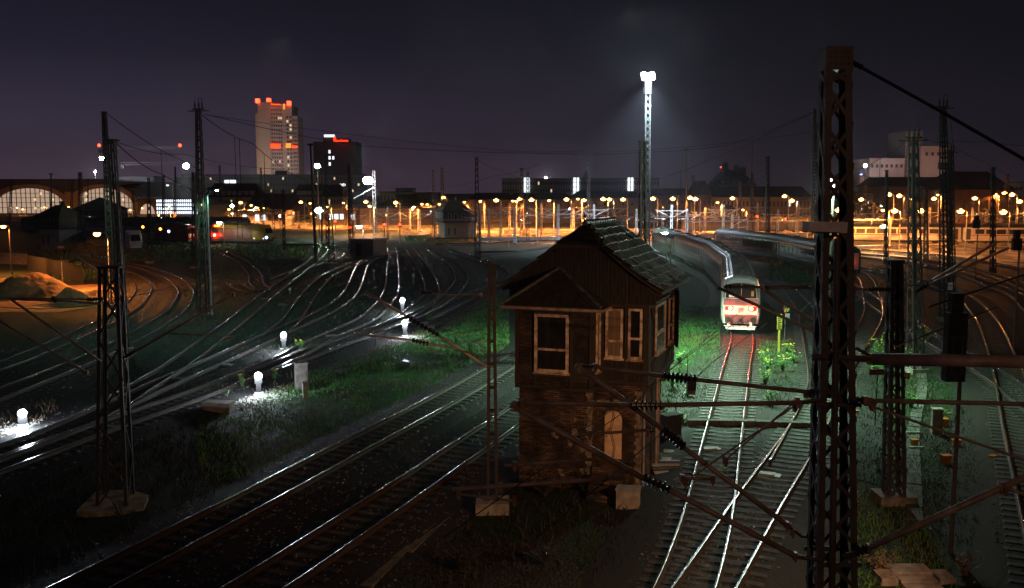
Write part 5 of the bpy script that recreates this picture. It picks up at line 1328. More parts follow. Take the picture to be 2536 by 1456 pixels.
m.box(W*.66,W*1.001,-.2,-.05,H*.68,H*.78); m.build('vent', M['b_dark'], s3); MB().box(-.1,W+.1,-.2,26.1,H+.01,H+.4).build('parapet', M['b_silo'], s3)
b1, W, H = bld('dark long roofed brewery hall in front of the silos', 2190,2440,462,330,26,'b_brick',2,14,win=(.3,.3),flat=False,name='brewery_hall',cat='hall')
gable_roof(b1,W,26,H,3.6,ov=.6,hip=0,matl='b_roof')
b2, W, H = bld('big dark gabled hall end at the right with pale gable edge', 2380,2512,470,300,30,'b_brick',1,7,win=(.25,.4),flat=False,name='brewery_hall',cat='hall')
gable_roof(b2,W,30,H,6.2,ov=.6,hip=2)
b3, W, H = bld('hazy violet roofed building at the right edge', 2490,2620,452,430,30,'b_pale',3,12,win=(.4,.4),name='office_building')
b4, W, H = bld('low white walled office with four lit windows below the silo', 2108,2202,478,340,12,'b_pale',1,12,lit={(0,3),(0,5),(0,7),(0,9)},win=(.35,.35),litm='e_winw',name='office_building')
tk, W, H = bld('round pale tank beside the left silo block, edge lit violet', 2128,2150,436,425,8,'b_silo',flat=False,name='storage_tank',cat='tank')
MB().lathe((W/2,4,H),(W/2,4,H+.6),[(0,W*.52),(1,W*.3)],20).build('lid', M['b_silo'], tk)
MB().lathe((W/2,4,H+.7),(W/2,4,H+.9),[(0,.5),(1,.5)],12).build('rim_lamp', M['e_blue'], tk)
# church spire
sp_ = thing('church_spire', 'thin dark church spire behind the left roofs of the orange lamps', 'church spire', tuple(V(PX(1450,470,620).x,620,0)))
MB().box(-2,2,-2,2,0,PX(1450,448,620).z).build('tower', M['b_dark'], sp_); MB().lathe((0,0,PX(1450,448,620).z),(0,0,PX(1450,418,620).z),[(0,2.6),(1,.05)],8).build('roof', M['b_roof'], sp_)
# --- cranes
def crane(label, x, yt, xl, xr, yj, Y):
    b = PX(x,470,Y); zj = PX(x,yj,Y).z; zt_ = PX(x,yt,Y).z
    root = thing('tower_crane', label, 'crane', (b.x,Y,0), 0, 'tower cranes')
    legs, br, cor = lattice_geo(zj, 2.2, 2.2, .25, .14, 3.2, 'x')
    for l in legs: br.add(l.v,l.f)
    br.build('mast', M['b_pale'], root)
    m = MB(); m.loft([[(-1.1,-1.1,zj),(1.1,-1.1,zj),(1.1,1.1,zj),(-1.1,1.1,zj)],[(-.2,-.2,zt_),(.2,-.2,zt_),(.2,.2,zt_),(-.2,.2,zt_)]]); m.build('head', M['b_pale'], root)
    x0, x1 = PX(xl,yj,Y).x-b.x, PX(xr,yj,Y).x-b.x
    m = MB(); m.bar((x0,-.6,zj),(x1,-.6,zj),.22,.22); m.bar((x0,.6,zj),(x1,.6,zj),.22,.22); m.bar((x0,0,zj+1.5),(x1,0,zj+1.5),.22,.22)
    n = int((x1-x0)/2.2)
    for i in range(n):
        a = x0+(x1-x0)*i/n; c = x0+(x1-x0)*(i+.5)/n; d_ = x0+(x1-x0)*(i+1)/n
        m.bar((a,-.6,zj),(c,0,zj+1.5),.12,.12); m.bar((c,0,zj+1.5),(d_,-.6,zj),.12,.12)
    m.build('jib', M['b_pale'], root)
    m = MB(); m.bar((0,0,zt_),(x1*.7,0,zj+1.5),.1,.1); m.bar((0,0,zt_),(x0*.8,0,zj+1.5),.1,.1); m.build('tie_rope', M['b_dark'], root)
    MB().cbox((x0+1,0,zj-1.2),2.4,1.6,2.6).build('counterweight', M['b_block'], root)
    MB().cbox((1.6,-.8,zj-1.4),1.6,1.6,2.2).build('cab', M['b_block'], root)
    if yj < 380:
        for xx in (x0,x1): MB().sphere((xx,0,zj+2.2),.9,10,8).build('warning_lamp', M['e_red'], root)
    return root
crane('nearer tower crane with red lamps at both jib ends behind the left masts', 289,361,246,446,369,560)
crane('fainter tower crane lower and further right, its jib behind the horned mast', 462,402,300,530,408,620)
MB
# --- the low white based signal cabin at left
def small_cabin(label, xl, xr, ytop, yw, yb, rz, base='concretew', group=None, d=6.0):
    b = PG((xl+xr)/2, yb); Y = b.y; W = (xr-xl)*Y/F; zw = PX(0,yw,Y).z; zt_ = PX(0,ytop,Y).z; ze = zw+(zt_-zw)*.52
    root = thing('signal_cabin', label, 'signal cabin', (b.x,b.y+d/2,0), rz, group)
    MB().box(-W/2,W/2,-d/2,d/2,0,zw).build('lower_wall', M[base], root)
    MB().box(-W/2-.4,W/2+.4,-d/2-.4,d/2+.4,zw+.01,ze).build('upper_wall', M['b_dark'], root)
    m = MB(); o = .9; m.loft([[(-W/2-o,-d/2-o,ze-.1),(W/2+o,-d/2-o,ze-.1),(W/2+o,d/2+o,ze-.1),(-W/2-o,d/2+o,ze-.1)],[(-W*.28,-d*.16,zt_-.5),(W*.28,-d*.16,zt_-.5),(W*.28,d*.16,zt_-.5),(-W*.28,d*.16,zt_-.5)],[(-W*.16,-.2,zt_),(W*.16,-.2,zt_),(W*.16,.2,zt_),(-W*.16,.2,zt_)]]); m.build('roof', M['b_roof'], root)
    MB().box(W*.1,W*.22,-.3,.3,zt_-.6,zt_+.7).build('chimney', M['b_dark'], root)
    for t in (-.3,-.05,.28):
        w_ = MB().box(W*t-.35,W*t+.35,-d/2-.45,-d/2-.4,zw+.6,ze-.35).build('window', M['b_pale'], root)
        MB().box(W*t-.28,W*t+.28,-d/2-.47,-d/2-.452,zw+.68,ze-.43).build('pane', M['glass'], w_)
    for t in (-.36,-.1): MB().box(W*t,W*t+.4,-d/2-.03,-d/2,zw*.25,zw*.7).build('slit_window', M['b_dark'], root)
    return root, W, zw, ze, d
small_cabin('small dark roofed signal cabin on a whitish block base at the left', 104,162,508,568,620, R(-14))
fc, W, zw, ze, d = small_cabin('far dark signal cabin with whitish base, its right side orange lit', 1090,1150,497,552,592, R(16), d=7, base='b_shed')
MB().box(W/2+.01,W/2+1.9,-d/2+.5,d/2-.5,0,zw-.05).build('annex_wall', M['concretew'], fc); MB().box(W/2+.41,W/2+2.1,-d/2+.4,d/2-.4,zw,ze-.6).build('annex_upper', M['b_brick'], fc)
w_ = MB().box(W/2+.9,W/2+1.6,-d/2+.34,-d/2+.4,zw+.5,zw+1.2).build('window', M['white'], fc)
# --- grey hut
hb = PG(905,637); hut = thing('relay_hut', 'low grey brick hut with pale flat roof beside the curved tracks', 'hut', (hb.x,hb.y+2,0), R(-22))
MB().box(-2.1,2.1,-1.6,2.8,0,2.75).build('wall', M['hut'], hut); MB().box(-2.3,2.3,-1.8,3.0,2.76,2.95).build('roof', M['concretew'], hut)
MB().box(-1.2,-.1,-1.64,-1.6,.1,2.2).build('door', M['blackrough'], hut); MB().box(-2.9,-2.3,-2.4,-1.9,0,1.1).build('cabinet', M['concretew'], hut)

# ------------------------------------------------------------------ trees in the distance
def tree(label, x, yb, yt, Y, wpx, seed, matl='leaf'):
    b = PX(x,476,Y); H = PX(x,yt,Y).z; W = wpx*Y/F
    root = thing('tree', label, 'tree', (b.x,Y,0), 0, 'trees in the distance')
    rg = np.random.default_rng(seed); m = MB(); tips = []
    m.path([(0,0,0),(.1,0,H*.3),(0,.1,H*.55)],[.3,.22,.12],6)
    for k in range(9):
        a = rg.uniform(0,6.28); z0 = H*rg.uniform(.25,.5); e = Vector((math.cos(a)*W*.4*rg.uniform(.5,1),math.sin(a)*W*.35,H*rg.uniform(.6,.95)))
        m.path([(0,0,z0),tuple(Vector((0,0,z0)).lerp(e,.5)+Vector((0,0,.4))),tuple(e)],[.13,.07,.03],5); tips.append(e)
    m.build('trunk', M['trunk'], root)
    cl = []
    for e in tips+[Vector((0,0,H*.8))]:
        n = 70; p = rg.normal(0,1,(n,3))*np.array([W*.14,W*.14,H*.09])+np.array(e); cl.append(p)
    P = np.concatenate(cl); P[:,2] = np.clip(P[:,2],H*.25,H*1.02); n = len(P)
    tri = rg.normal(0,.32,(n,3,3)); v = (P[:,None,:]+tri).reshape(-1,3); f = np.arange(n*3).reshape(-1,3)
    np_mesh('crown', v, f, M[matl], root)
for i,(x,yt,Y,w_,lb) in enumerate(((1005,487,360,60,'bare branched tree in front of the orange washed stone house'),(955,493,350,46,'bushy tree left of the pale flat roofed hall, orange lit'),
  (1055,494,350,50,'loose tree in front of the low orange washed house row'),(2128,478,250,44,'dark bush crowned tree left of the pale silo, near the orange lamp'),(2440,520,240,40,'small tree before the gabled hall end at right'),
  (2165,505,220,40,'low tree between the silo and the long lit train'),(1795,512,260,40,'small tree in front of the pale orange lit house'),(560,500,380,40,'dark tree between the hotel and the parking deck'))):
    tree(lb,x,0,yt,Y,w_,100+i)
# ------------------------------------------------------------------ lamps
def lamp_proto(name, label, cat, H, head, bulb, power, col, group, arm=1.0, r=.09, headr=.34, spot=False, matl='polepaint'):
    root = thing(name, label, cat, (0,0,0), 0, group)
    MB().lathe((0,0,0),(0,0,H),[(0,r*1.4),(.1,r),(1,r*.7)],8).build('pole', M[matl], root)
    if arm: MB().path([(0,0,H-.02),(-.1*arm,0,H+.18),(-.5*arm,0,H+.3),(-arm,0,H+.3)],.045,6).build('arm', M[matl], root)
    hx = -arm-.25 if arm else 0
    m = MB(); m.sphere((hx,0,H+.32),headr,12,8,(1.25,.7,.42),zmin=-.3); hd = m.build('lamp_head', M[matl], root)
    m = MB(); m.sphere((hx,0,H+.16),headr*1.0,12,8,(1.1,.8,.75)); m.build('bulb', M[bulb], hd)
    light('lamp_light', (hx,0,H-.12), power, col, root, radius=.2, kind='POINT' if spot=='open' else 'SPOT', spot=164, blend=.2, rot=(0,0,0))
    return root
SG = 'orange sodium lamps across the yard'
# x, y(head), y(base) or None, Y if base hidden
SL = [
 (240,578,None,98,'w'),(42,514,None,436,'s'),(56,518,None,426,'s'),(110,513,None,438,'s'),(128,517,None,426,'s'),(170,512,None,440,'s'),(215,514,None,438,'s'),(293,513,None,436,'s'),(322,520,None,416,'s'),(352,515,None,426,'s'),
 (413,517,None,300,'n'),(500,506,None,300,'n'),(596,501,None,300,'b'),(567,518,None,280,'n'),(622,508,None,300,'n'),(637,514,None,290,'n'),(745,500,None,300,'b'),(768,503,None,320,'n'),(811,512,None,280,'n'),(851,502,None,300,'n'),
 (906,499,None,270,'b'),(915,510,580,None,'n'),(980,501,None,260,'b'),(1025,512,None,260,'n'),(1045,505,None,320,'n'),(1058,506,556,None,'n'),(1088,505,None,300,'n'),(1098,488,None,300,'b'),(1150,500,None,300,'n'),
 (1189,498,None,250,'n'),(1229,495,584,None,'b'),(1270,497,None,270,'n'),(1279,498,None,250,'n'),(1287,492,None,260,'b'),(1316,494,586,None,'b'),(1360,496,588,None,'n'),(1403,493,None,230,'b'),(1431,492,None,250,'n'),(1446,495,575,None,'b'),
 (1494,492,None,220,'b'),(1509,493,None,240,'b'),(1543,493,578,None,'b'),(1617,491,586,None,'b'),(1666,491,586,None,'b'),(1682,488,None,330,'n'),(1709,489,None,225,'b'),(1722,492,590,None,'b'),(1740,480,None,360,'n'),(1777,501,None,250,'n'),
 (1814,490,578,None,'b'),(1840,519,None,300,'n'),(1943,485,None,240,'b'),(1961,496,None,230,'b'),(1981,489,None,340,'n'),(2027,493,None,260,'n'),(2076,519,None,174,'o'),(2133,493,None,230,'b'),(2187,520,None,174,'n'),(2202,481,None,220,'b'),(2227,484,None,215,'b'),
 (2215,521,None,171,'o'),(2255,492,None,240,'n'),(2281,521,None,170,'o'),(2313,491,None,230,'b'),(2322,482,None,280,'n'),(2379,522,None,166,'o'),(2414,490,None,225,'b'),(2466,480,None,300,'n'),(2488,477,None,235,'b'),(2506,481,None,200,'b'),(2485,524,None,162,'o'),(2525,498,None,210,'b')]
POW = {'b':110000,'n':50000,'w':13000,'s':2600,'o':30000}
SL.sort()
protos = {}
ordn = lambda n: '%d%s' % (n, 'th' if 10<=n%100<=20 else {1:'st',2:'nd',3:'rd'}.get(n%10,'th'))
for i,(x,y,yb,Y,k) in enumerate(SL):
    if Y is None: Y = PG(x,yb).y
    p = PX(x,y,Y)
    lb = f"orange sodium lamp on a slim post, {ordn(i+1)} from the left of the glowing row"
    H = p.z-.22
    key = (k, round(H))
    if key not in protos:
        protos[key] = lamp_proto('street_lamp', lb, 'street lamp', round(H), 0, 'e_sod', POW[k], SOD, SG, arm=.9, r=.11, headr=.55 if k in 'bo' else .34, spot='open' if k in 'so' else False); o = protos[key]
    else: o = copy_tree(protos[key], label=lb)
    o.location = (p.x+(1.15), Y, H-round(H)); 
    if o.location.z > 0: o.location.z = o.location.z   # small plinth below
# white / green lamps
def single(name,label,x,y,Y,bulb,power,col,arm=1.0,headr=.35,r=.1,matl='galv',rz=0,group=None,cat='street lamp'):
    p = PX(x,y,Y); o = lamp_proto(name,label,cat,p.z-.22,0,bulb,power,col,group,arm,r,headr,matl=matl)
    o.location = (p.x+(arm+.25 if arm else 0)*math.cos(rz), Y+(arm+.25 if arm else 0)*math.sin(rz), 0); o.rotation_euler=(0,0,rz); return o
single('street_lamp','green glowing lamp on a thin pole in front of the dark office block',786,410,300,'e_green',9000,MERC,arm=0,headr=.9,r=.2)
gl = single('street_lamp','brilliant green white lamp on a green lit post in the middle of the left yard',790,520,205,'e_green',5000,MERC,arm=0,headr=.8,r=.16)
single('street_lamp','small pale lamp with arm above the parking deck',415,458,330,'e_signw',4000,COOL,arm=1.5,headr=.5,r=.12)
single('street_lamp','small bluish white lamp left of the green white lamp, over the workshop',575,528,250,'e_signw',3000,COOL,arm=0,headr=.4,r=.1)
single('street_lamp','small dim green lamp right of the horned mast, over the dark shed',575,509,300,'e_green',2500,MERC,arm=0,headr=.55,r=.12)
single('street_lamp','brilliant white lamp directly above the red locomotive',543,551,185,'e_sodw',3500,(1,.8,.66),arm=.6,headr=.42,r=.1)
single('street_lamp','brilliant pinkish white lamp above the roof of the grey hut',889,560,160,'e_sodw',3500,(1,.82,.70),arm=.5,headr=.42,r=.1)
single('street_lamp','brilliant orange white yard lamp in front of the long lit train',2188,559,158,'e_sodw',14000,(1,.62,.34),arm=.5,headr=.42,r=.1)
single('street_lamp','small blue white lamp left of the brightest mast lamp',851,457,300,'e_signw',1500,COOL,arm=0,headr=.6,r=.1)
# bright white floodlight at the crane
fl = thing('floodlight','bright white floodlight high on a crane mast left of the tower block','floodlight',tuple(PX(461,411,540)))
MB().box(-.3,.3,.3,.9,-1.2,1.0).build('housing', M['galv'], fl); MB().sphere((0,0,0),1.7,14,10,(1,.4,.9)).build('lens', M['e_white'], fl); light('lamp_light',(0,-1.5,0),30000,COOL,fl,radius=.6)
# brightest left lamp on lattice mast arm
p = PX(911,447,228); b2 = thing('floodlight','brightest left floodlight on an arm of the green lit lattice mast','floodlight',tuple(p))
MB().box(-.7,.7,-.5,.5,.3,.6).build('housing', M['galv'], b2); MB().sphere((0,0,0),1.15,14,10,(1,.8,.8)).build('lens', M['e_white'], b2)
q = PX(926,447,231)-p; MB().bar(V(0,0,.45),V(q.x,q.y,.45),.18,.18).build('arm', M['galv'], b2); q2 = PX(875,492,231)-p; MB().bar(V(q.x,q.y,-1.6),q2,.22,.18).build('strut', M['galv'], b2)
light('lamp_light',(0,-.2,-1.1),9000,(.88,1,.94),b2,radius=.6,kind='SPOT',spot=160,blend=.3,rot=(0,0,0))
# --- the tall floodlight mast
YF = PG(1602,612).y
tf = thing('floodlight_mast','towering lattice floodlight mast blazing white at its top','floodlight mast',(PX(1602,600,YF).x,YF,0))
Hf = PX(1605,190,YF).z
legs, br, cor = lattice_geo(Hf-.6, 1.15, .95, .14, .075, 1.35, 'x', (PX(1605,190,YF).x-PX(1602,600,YF).x,0))
for l in legs: l.build('leg', M['greenmast'], tf)
br.build('bracing', M['greenmast'], tf)
hx = PX(1605,190,YF).x-PX(1602,600,YF).x
m = MB(); m.box(hx-.9,hx+.9,-.9,.9,Hf-.75,Hf-.6); m.build('platform', M['galv'], tf)
m = MB(); m.lathe((hx,0,Hf-.6),(hx,0,Hf-3.2),[(0,.75),(1,.75)],10); m.build('cage', M['galv'], tf)
for k in range(6):
    a = k*math.pi/3+.3; c = V(hx+.62*math.cos(a), .62*math.sin(a), Hf+(.35 if k%2 else -.1))
    lhd = MB().cbox(c, .55,.55,.5).build('lamp_head', M['galv'], tf)
    MB().sphere((c.x+.25*math.cos(a),c.y+.25*math.sin(a),c.z-.05),.5,10,8).build('lens', M['e_white'], lhd)
light('lamp_light',(hx,-3.2,Hf-1.2),270000,(.70,.84,1),tf,kind='SPOT',radius=.7,rot=(0,0,0),spot=112,blend=.95)
light('lamp_light',(hx,-3.0,Hf-.2),9000,(.70,.84,1),tf,radius=.7)
light('lamp_light',(hx,0,Hf+1.2),6000,COOL,tf,radius=.6)
# --- lamp on the mast behind the cabin
lp = PX(1634,573,57)-Vector(cabm.location)
root = thing('track_lamp','pale green shell shaped lamp shining down behind the right end of the cabin roof','lamp',tuple(PX(1634,573,57)))
a, b = V(-.55,0,-.03), V(.52,0,.05)
m = MB(); m.lathe(a,b,[(0,.02),(.15,.05),(.45,.10),(.75,.15),(.95,.14),(1,.08)],14); sh_ = m.build('shade', M['white'], root, smooth=True)
m = MB(); m.sphere((.32,0,-.11),.13,12,8,(1.3,.8,.5)); m.build('bulb', M['e_white'], sh_)
ar = V(PX(1596,560,57).x,57,0)-Vector(root.location); MB().path([a+V(0,0,.02), V(ar.x,0,-.15)],.03).build('arm', M['galv'], root)
light('lamp_light',(.33,-.02,-.26),17500,(.62,1.0,.68),root,kind='SPOT',radius=.12,rot=(0,R(0),0),spot=146,blend=.3)
p = PX(2066,443,50); q = thing('track_lamp','bluish white lamp glimpsed through the upper lattice of the big brown mast','lamp',tuple(p))
MB().lathe((0,0,-p.z),(0,0,.2),[(0,.12),(1,.07)],8).build('pole', M['mast'], q); hd = MB().sphere((-.3,0,.1),.3,12,8,(1.3,.7,.5)).build('lamp_head', M['galv'], q); MB().sphere((-.3,0,0),.2,12,8,(1.2,.8,.6)).build('bulb', M['e_white'], hd)
light('lamp_light',(-.3,-.1,-.35),3000,(.72,1.0,.80),q)
light('lamp_light',(-.3,-.1,-.4),7000,(.50,1.0,.58),q,kind='SPOT',spot=122,blend=.6,rot=(0,0,0))
# --- luminaires with arms
def armlamp(label, x0,y0,x1,y1,Y,base,pw,col,bulb):
    p = PX(x0,y0,Y); q = PX(x1,y1,Y)
    root = thing('street_lamp',label,'street lamp',(p.x,Y,0))
    MB().lathe((0,0,0),(0,0,p.z),[(0,.13),(1,.07)],8).build('pole', M['galv'], root)
    MB().path([(0,0,p.z),(.25,0,p.z+.35),((q.x-p.x)*.5,0,q.z+.12),(q.x-p.x-.2,0,q.z+.1)],.04,6).build('arm', M['galv'], root)
    hd = MB().lathe((q.x-p.x-1.0,0,q.z+.02),(q.x-p.x+.35,0,q.z+.06),[(0,.05),(.2,.13),(.7,.17),(1,.06)],12).build('lamp_head', M['black'], root, smooth=True)
    if bulb: MB().sphere((q.x-p.x-.1,0,q.z-.09),.10,10,6,(1.6,1,.5)).build('bulb', M[bulb], hd); light('lamp_light',(q.x-p.x-.1,0,q.z-.35),pw,col,root,kind='SPOT',spot=150,blend=.4,rot=(0,0,0))
    return root
armlamp('curved arm street lamp with greenish light beside the horned tall mast',513,486,540,468,78,None,900,(.35,1,.7),'e_green')
armlamp('dark curved arm street lamp with unlit looking head beside the second tallest mast',294,478,340,462,62,None,0,None,None)
# green lamp on tallest left mast
p = PX(258,392,80); q = thing('track_lamp','small greenish lamp clamped to the tallest left mast','lamp',(p.x,p.y-.5,p.z))
MB().box(-.16,.16,-.1,.1,.1,.2).build('housing', M['galv'], q); MB().sphere((0,0,0),.16,12,8).build('bulb', M['e_green'], q); light('lamp_light',(0,-.1,-.3),900,(.6,1,.78),q,kind='SPOT',spot=150,blend=.4,rot=(0,0,0))
p = PX(1205-803,440,110)
# lamp by the sand heap just outside the left edge and the lamp posts near it
o = single('street_lamp','orange lit post with lamp at the left edge above the dark wall',8,560,118,'e_sod',9000,SOD,arm=.5,headr=.3)
p = PG(155,702); pl = thing('post','slim orange lit post with a pale plate top beside the sand heap','post',(p.x,p.y,0)); MB().lathe((0,0,0),(0,0,2.6),[(0,.06),(1,.05)],8).build('shaft', M['concretew'], pl); MB().box(-.9,.9,-.04,.04,2.6,2.68).build('crossbar', M['galv'], pl); MB().box(-.35,.35,-.03,.03,4.1,4.3).build('plate', M['white'], pl); MB().lathe((0,0,2.6),(0,0,4.2),[(0,.04),(1,.04)],6).build('upper_shaft', M['mastfar'], pl)
# --- white ground lamps (dwarf signals)
def ground_lamp(label, x, y, yb, first=[None]):
    b = PG(x, yb); p = PX(x, y, b.y); H = p.z
    root = thing('dwarf_signal', label, 'ground signal lamp', (b.x,b.y,0), math.atan2(-b.x, b.y), 'white ground signal lamps')
    MB().box(-.22,.22,-.2,.2,-.05,.14).build('foot', M['concretew'], root)
    MB().box(-.13,.13,-.02,.2,.1,H-.12).build('post', M['black'], root)
    hs = MB().lathe((0,.16,H),(0,-.06,H),[(0,.1),(.3,.2),(1,.20)],18).box(-.19,.19,-.03,.2,H-.42,H-.15).build('housing', M['black'], root)
    MB().lathe((0,-.07,H),(0,-.13,H),[(0,.18),(1,.15)],18).build('lens', M['e_signal'], hs)
    light('lamp_light',(0,-1.1,H-.05),430,(.78,.88,1.0),root,radius=.12)
    return root
ground_lamp('white ground signal lamp at the left edge, lighting loose ballast below it', 57,1023,1058)
ground_lamp('white ground signal lamp between the tracks, second from the lower left', 641,930,978)
ground_lamp('white ground signal lamp above the tracks with weeds to its right', 703,829,868)
ground_lamp('upper one of the paired white ground signal lamps', 997,743,778)
ground_lamp('lower one of the paired white ground signal lamps, at the grass edge', 1003,799,835)
rl = random.Random(77); YL = []
for i in range(46):
    x = rl.choice((rl.uniform(380,1080), rl.uniform(1190,2520))); YL.append((x, rl.uniform(505,548), rl.uniform(200,330), rl.choice(('e_sod','e_sod','e_sodw','e_signw','e_green','e_orange')), rl.uniform(.09,.2)))
YL.sort()
for i,(x,y,Y,mt,rr) in enumerate(YL):
    p = PX(x,y,Y); r = thing('yard_light', f'tiny yard light twinkling among the far masts, {ordn(i+1)} from the left', 'yard light', (p.x,Y,0), 0, 'tiny yard lights among the far masts')
    MB().lathe((0,0,0),(0,0,p.z),[(0,.07),(1,.05)],6).build('post', M['mastfar'], r); MB().box(-.18,.18,.02,.16,p.z-.15,p.z+.25).build('housing', M['black'], r); MB().sphere((0,-.05,p.z),rr,8,6).build('bulb', M[mt], r)
# --- far orange lit catenary masts with bracket arms
def tmast_proto(H, label, group, two=True):
    root = thing('bracket_mast', label, 'mast', (0,0,0), 0, group); GV = M['polepaint']
    legs, br, cor = lattice_geo(H, .55, .38, .12, .06, 1.1, 'x')
    for l in legs: br.add(l.v,l.f)
    br.build('lattice', M['polepaint'], root)
    for sd in ((-1,1) if two else (1,)):
        m = MB(); m.tube((0,0,H-2.6),(sd*3.3,0,H-.9),.075); m.tube((0,0,H-1.2),(sd*3.1,0,H-1.25),.06); m.tube((sd*1.2,0,H-2.9),(sd*3.4,0,H-2.7),.05); m.build('bracket_arm', M['polepaint'], root)
        insul_mb((sd*.3,0,H-2.45),(sd*.9,0,H-2.15),.14,4).build('insulator', M['insul'], root)
    MB().box(-.5,.5,-.5,.5,0,.3).build('foundation', M['concrete'], root)
    return root
BM = [(1185,505,600),(1211,512,592),(1240,508,596),(1262,505,585),(1275,515,604),(1340,500,590),(1382,510,598),(1420,505,584),(1470,510,600),(1520,508,590),(1575,515,598),(1640,520,594),(1662,505,606),(1700,520,600),(1745,512,588),(1790,508,600),(1812,530,600),(1875,505,584),(1925,512,600),(1975,508,590),(2095,520,600),(2160,510,594),(2235,515,600),(2300,512,588),(2365,515,604),(2405,510,590),(2440,515,600),(2475,520,596),(2515,512,590),(1040,520,575),(1015,515,570),(960,520,572),(700,520,560),(740,520,565),(650,525,560),(590,525,555),(880,520,566),(1130,520,580)]
BM.sort(); pr_ = {}
for i,(x,y,yb) in enumerate(BM):
    b = PG(x,yb); H = PX(x,y,b.y).z; k = (round(H), i%3 != 1)
    lb = f"far bracket armed mast in the lamp glow, {ordn(i+1)} from the left"
    if k not in pr_: o = tmast_proto(k[0], lb, 'bracket masts among the orange lamps', k[1]); pr_[k] = o
    else: o = copy_tree(pr_[k], label=lb)
    o.location = (b.x,b.y,0); o.rotation_euler = (0,0,random.uniform(-.35,.35))
# ------------------------------------------------------------------ haze, bridge lamps
hz = MB().box(-1520,1520,-70,2620,-1.3,135)
m = bpy.data.materials.new('haze'); m.use_nodes = True; nt = m.node_tree; nt.nodes.remove(nt.nodes['Principled BSDF'])
vo = nt.nodes.new('ShaderNodeVolumePrincipled'); vo.inputs['Color'].default_value=(.88,.92,1,1); vo.inputs['Density'].default_value=.00019; vo.inputs['Anisotropy'].default_value=0.0
nt.links.new(vo.outputs[0], nt.nodes['Material Output'].inputs['Volume'])
o = hz.build('haze', m); tag(o, kind='stuff')
# sodium lamps out of view: one on the bridge, one added for the cabin
def offscreen_lamp(label, x, y, z, power, tgt, spot, dy=1.4):
    r = thing('street_lamp', label, 'street lamp', (x,y,0), 0, 'sodium street lamps on the bridge behind the camera')
    MB().lathe((0,0,0),(0,0,z),[(0,.12),(1,.07)],8).build('pole', M['galv'], r)
    MB().path([(0,0,z),(0,.3,z+.3),(0,1.2,z+.3)],.04).build('arm', M['galv'], r)
    hd = MB().sphere((0,1.4,z+.3),.3,12,8,(.7,1.3,.4)).build('lamp_head', M['galv'], r)
    MB().sphere((0,1.4,z+.2),.2,12,8,(.8,1.2,.4)).build('bulb', M['e_sod'], hd)
    light('lamp_light',(0,1.4,z-.1), power, (1,.50,.24), r, kind='SPOT', spot=spot, blend=.8, rot=aim((x,y+1.4,z),tgt), radius=.12)
offscreen_lamp('sodium street lamp on the bridge, behind the camera', 4,-20,18, 2700, (0,30,0), 150)
offscreen_lamp('added sodium lamp just outside the right of the picture, lighting the cabin front', 9.8,14.4,6.6, 4300, (1.0,33,-2.5), 84)  # added to light the cabin front, no lamp post known there
def backlight(label,x,y,Y,power,col):
    p = PX(x,y,Y); r = thing('floodlight',label,'floodlight',(p.x,Y,0)); MB().lathe((0,0,0),(0,0,p.z),[(0,.25),(1,.15)],8).build('pole', M['mastfar'], r); MB().sphere((0,0,p.z),.7,10,8).build('lens', M['e_white'], r); light('lamp_light',(0,-1.6,p.z),power,col,r,radius=.5)
backlight('floodlight half hidden behind the roof of the long low office building',1352,441,560,50000,(.9,.86,.95))
backlight('floodlight glowing over the crane quarter at left, behind the tallest mast',236,425,600,25000,(.9,.86,1))
backlight('bluish floodlight at the left edge of the silo block',2143,410,405,1500,(.4,.42,1))
# floodlights that wash the tower block and the silos from the street
def upl(label, x,y,z,tgt,power,col,spot=70):
    r = thing('ground_floodlight', label, 'floodlight', (x,y,z)); 
    MB().box(-.4,.4,-.3,.3,-.3,.3).build('housing', M['black'], r)
    d_ = (Vector(tgt)-Vector((x,y,z))).normalized()
    light('lamp_light', tuple(d_*.8), power, col, r, kind='SPOT', rot=aim((0,0,0), d_), spot=spot, radius=.5, blend=.8)
bx = px(650)
upl('ground floodlight at the foot of the tower block', bx-30, 790, 3, (bx,850,40), 130000, (1,.62,.42), 75)
upl('second ground floodlight at the foot of the tower block', bx+50, 780, 3, (bx+20,850,45), 115000, (1,.70,.62), 70)
sx_ = PX(2240,400,420).x
upl('ground floodlight washing the pinkish silos', sx_-30, 372, 9, (sx_-5,420,22), 24000, (1,.55,.40), 85)
upl('second ground floodlight washing the pinkish silos', sx_+26, 372, 12, (sx_+14,420,26), 20000, (1,.55,.40), 85)
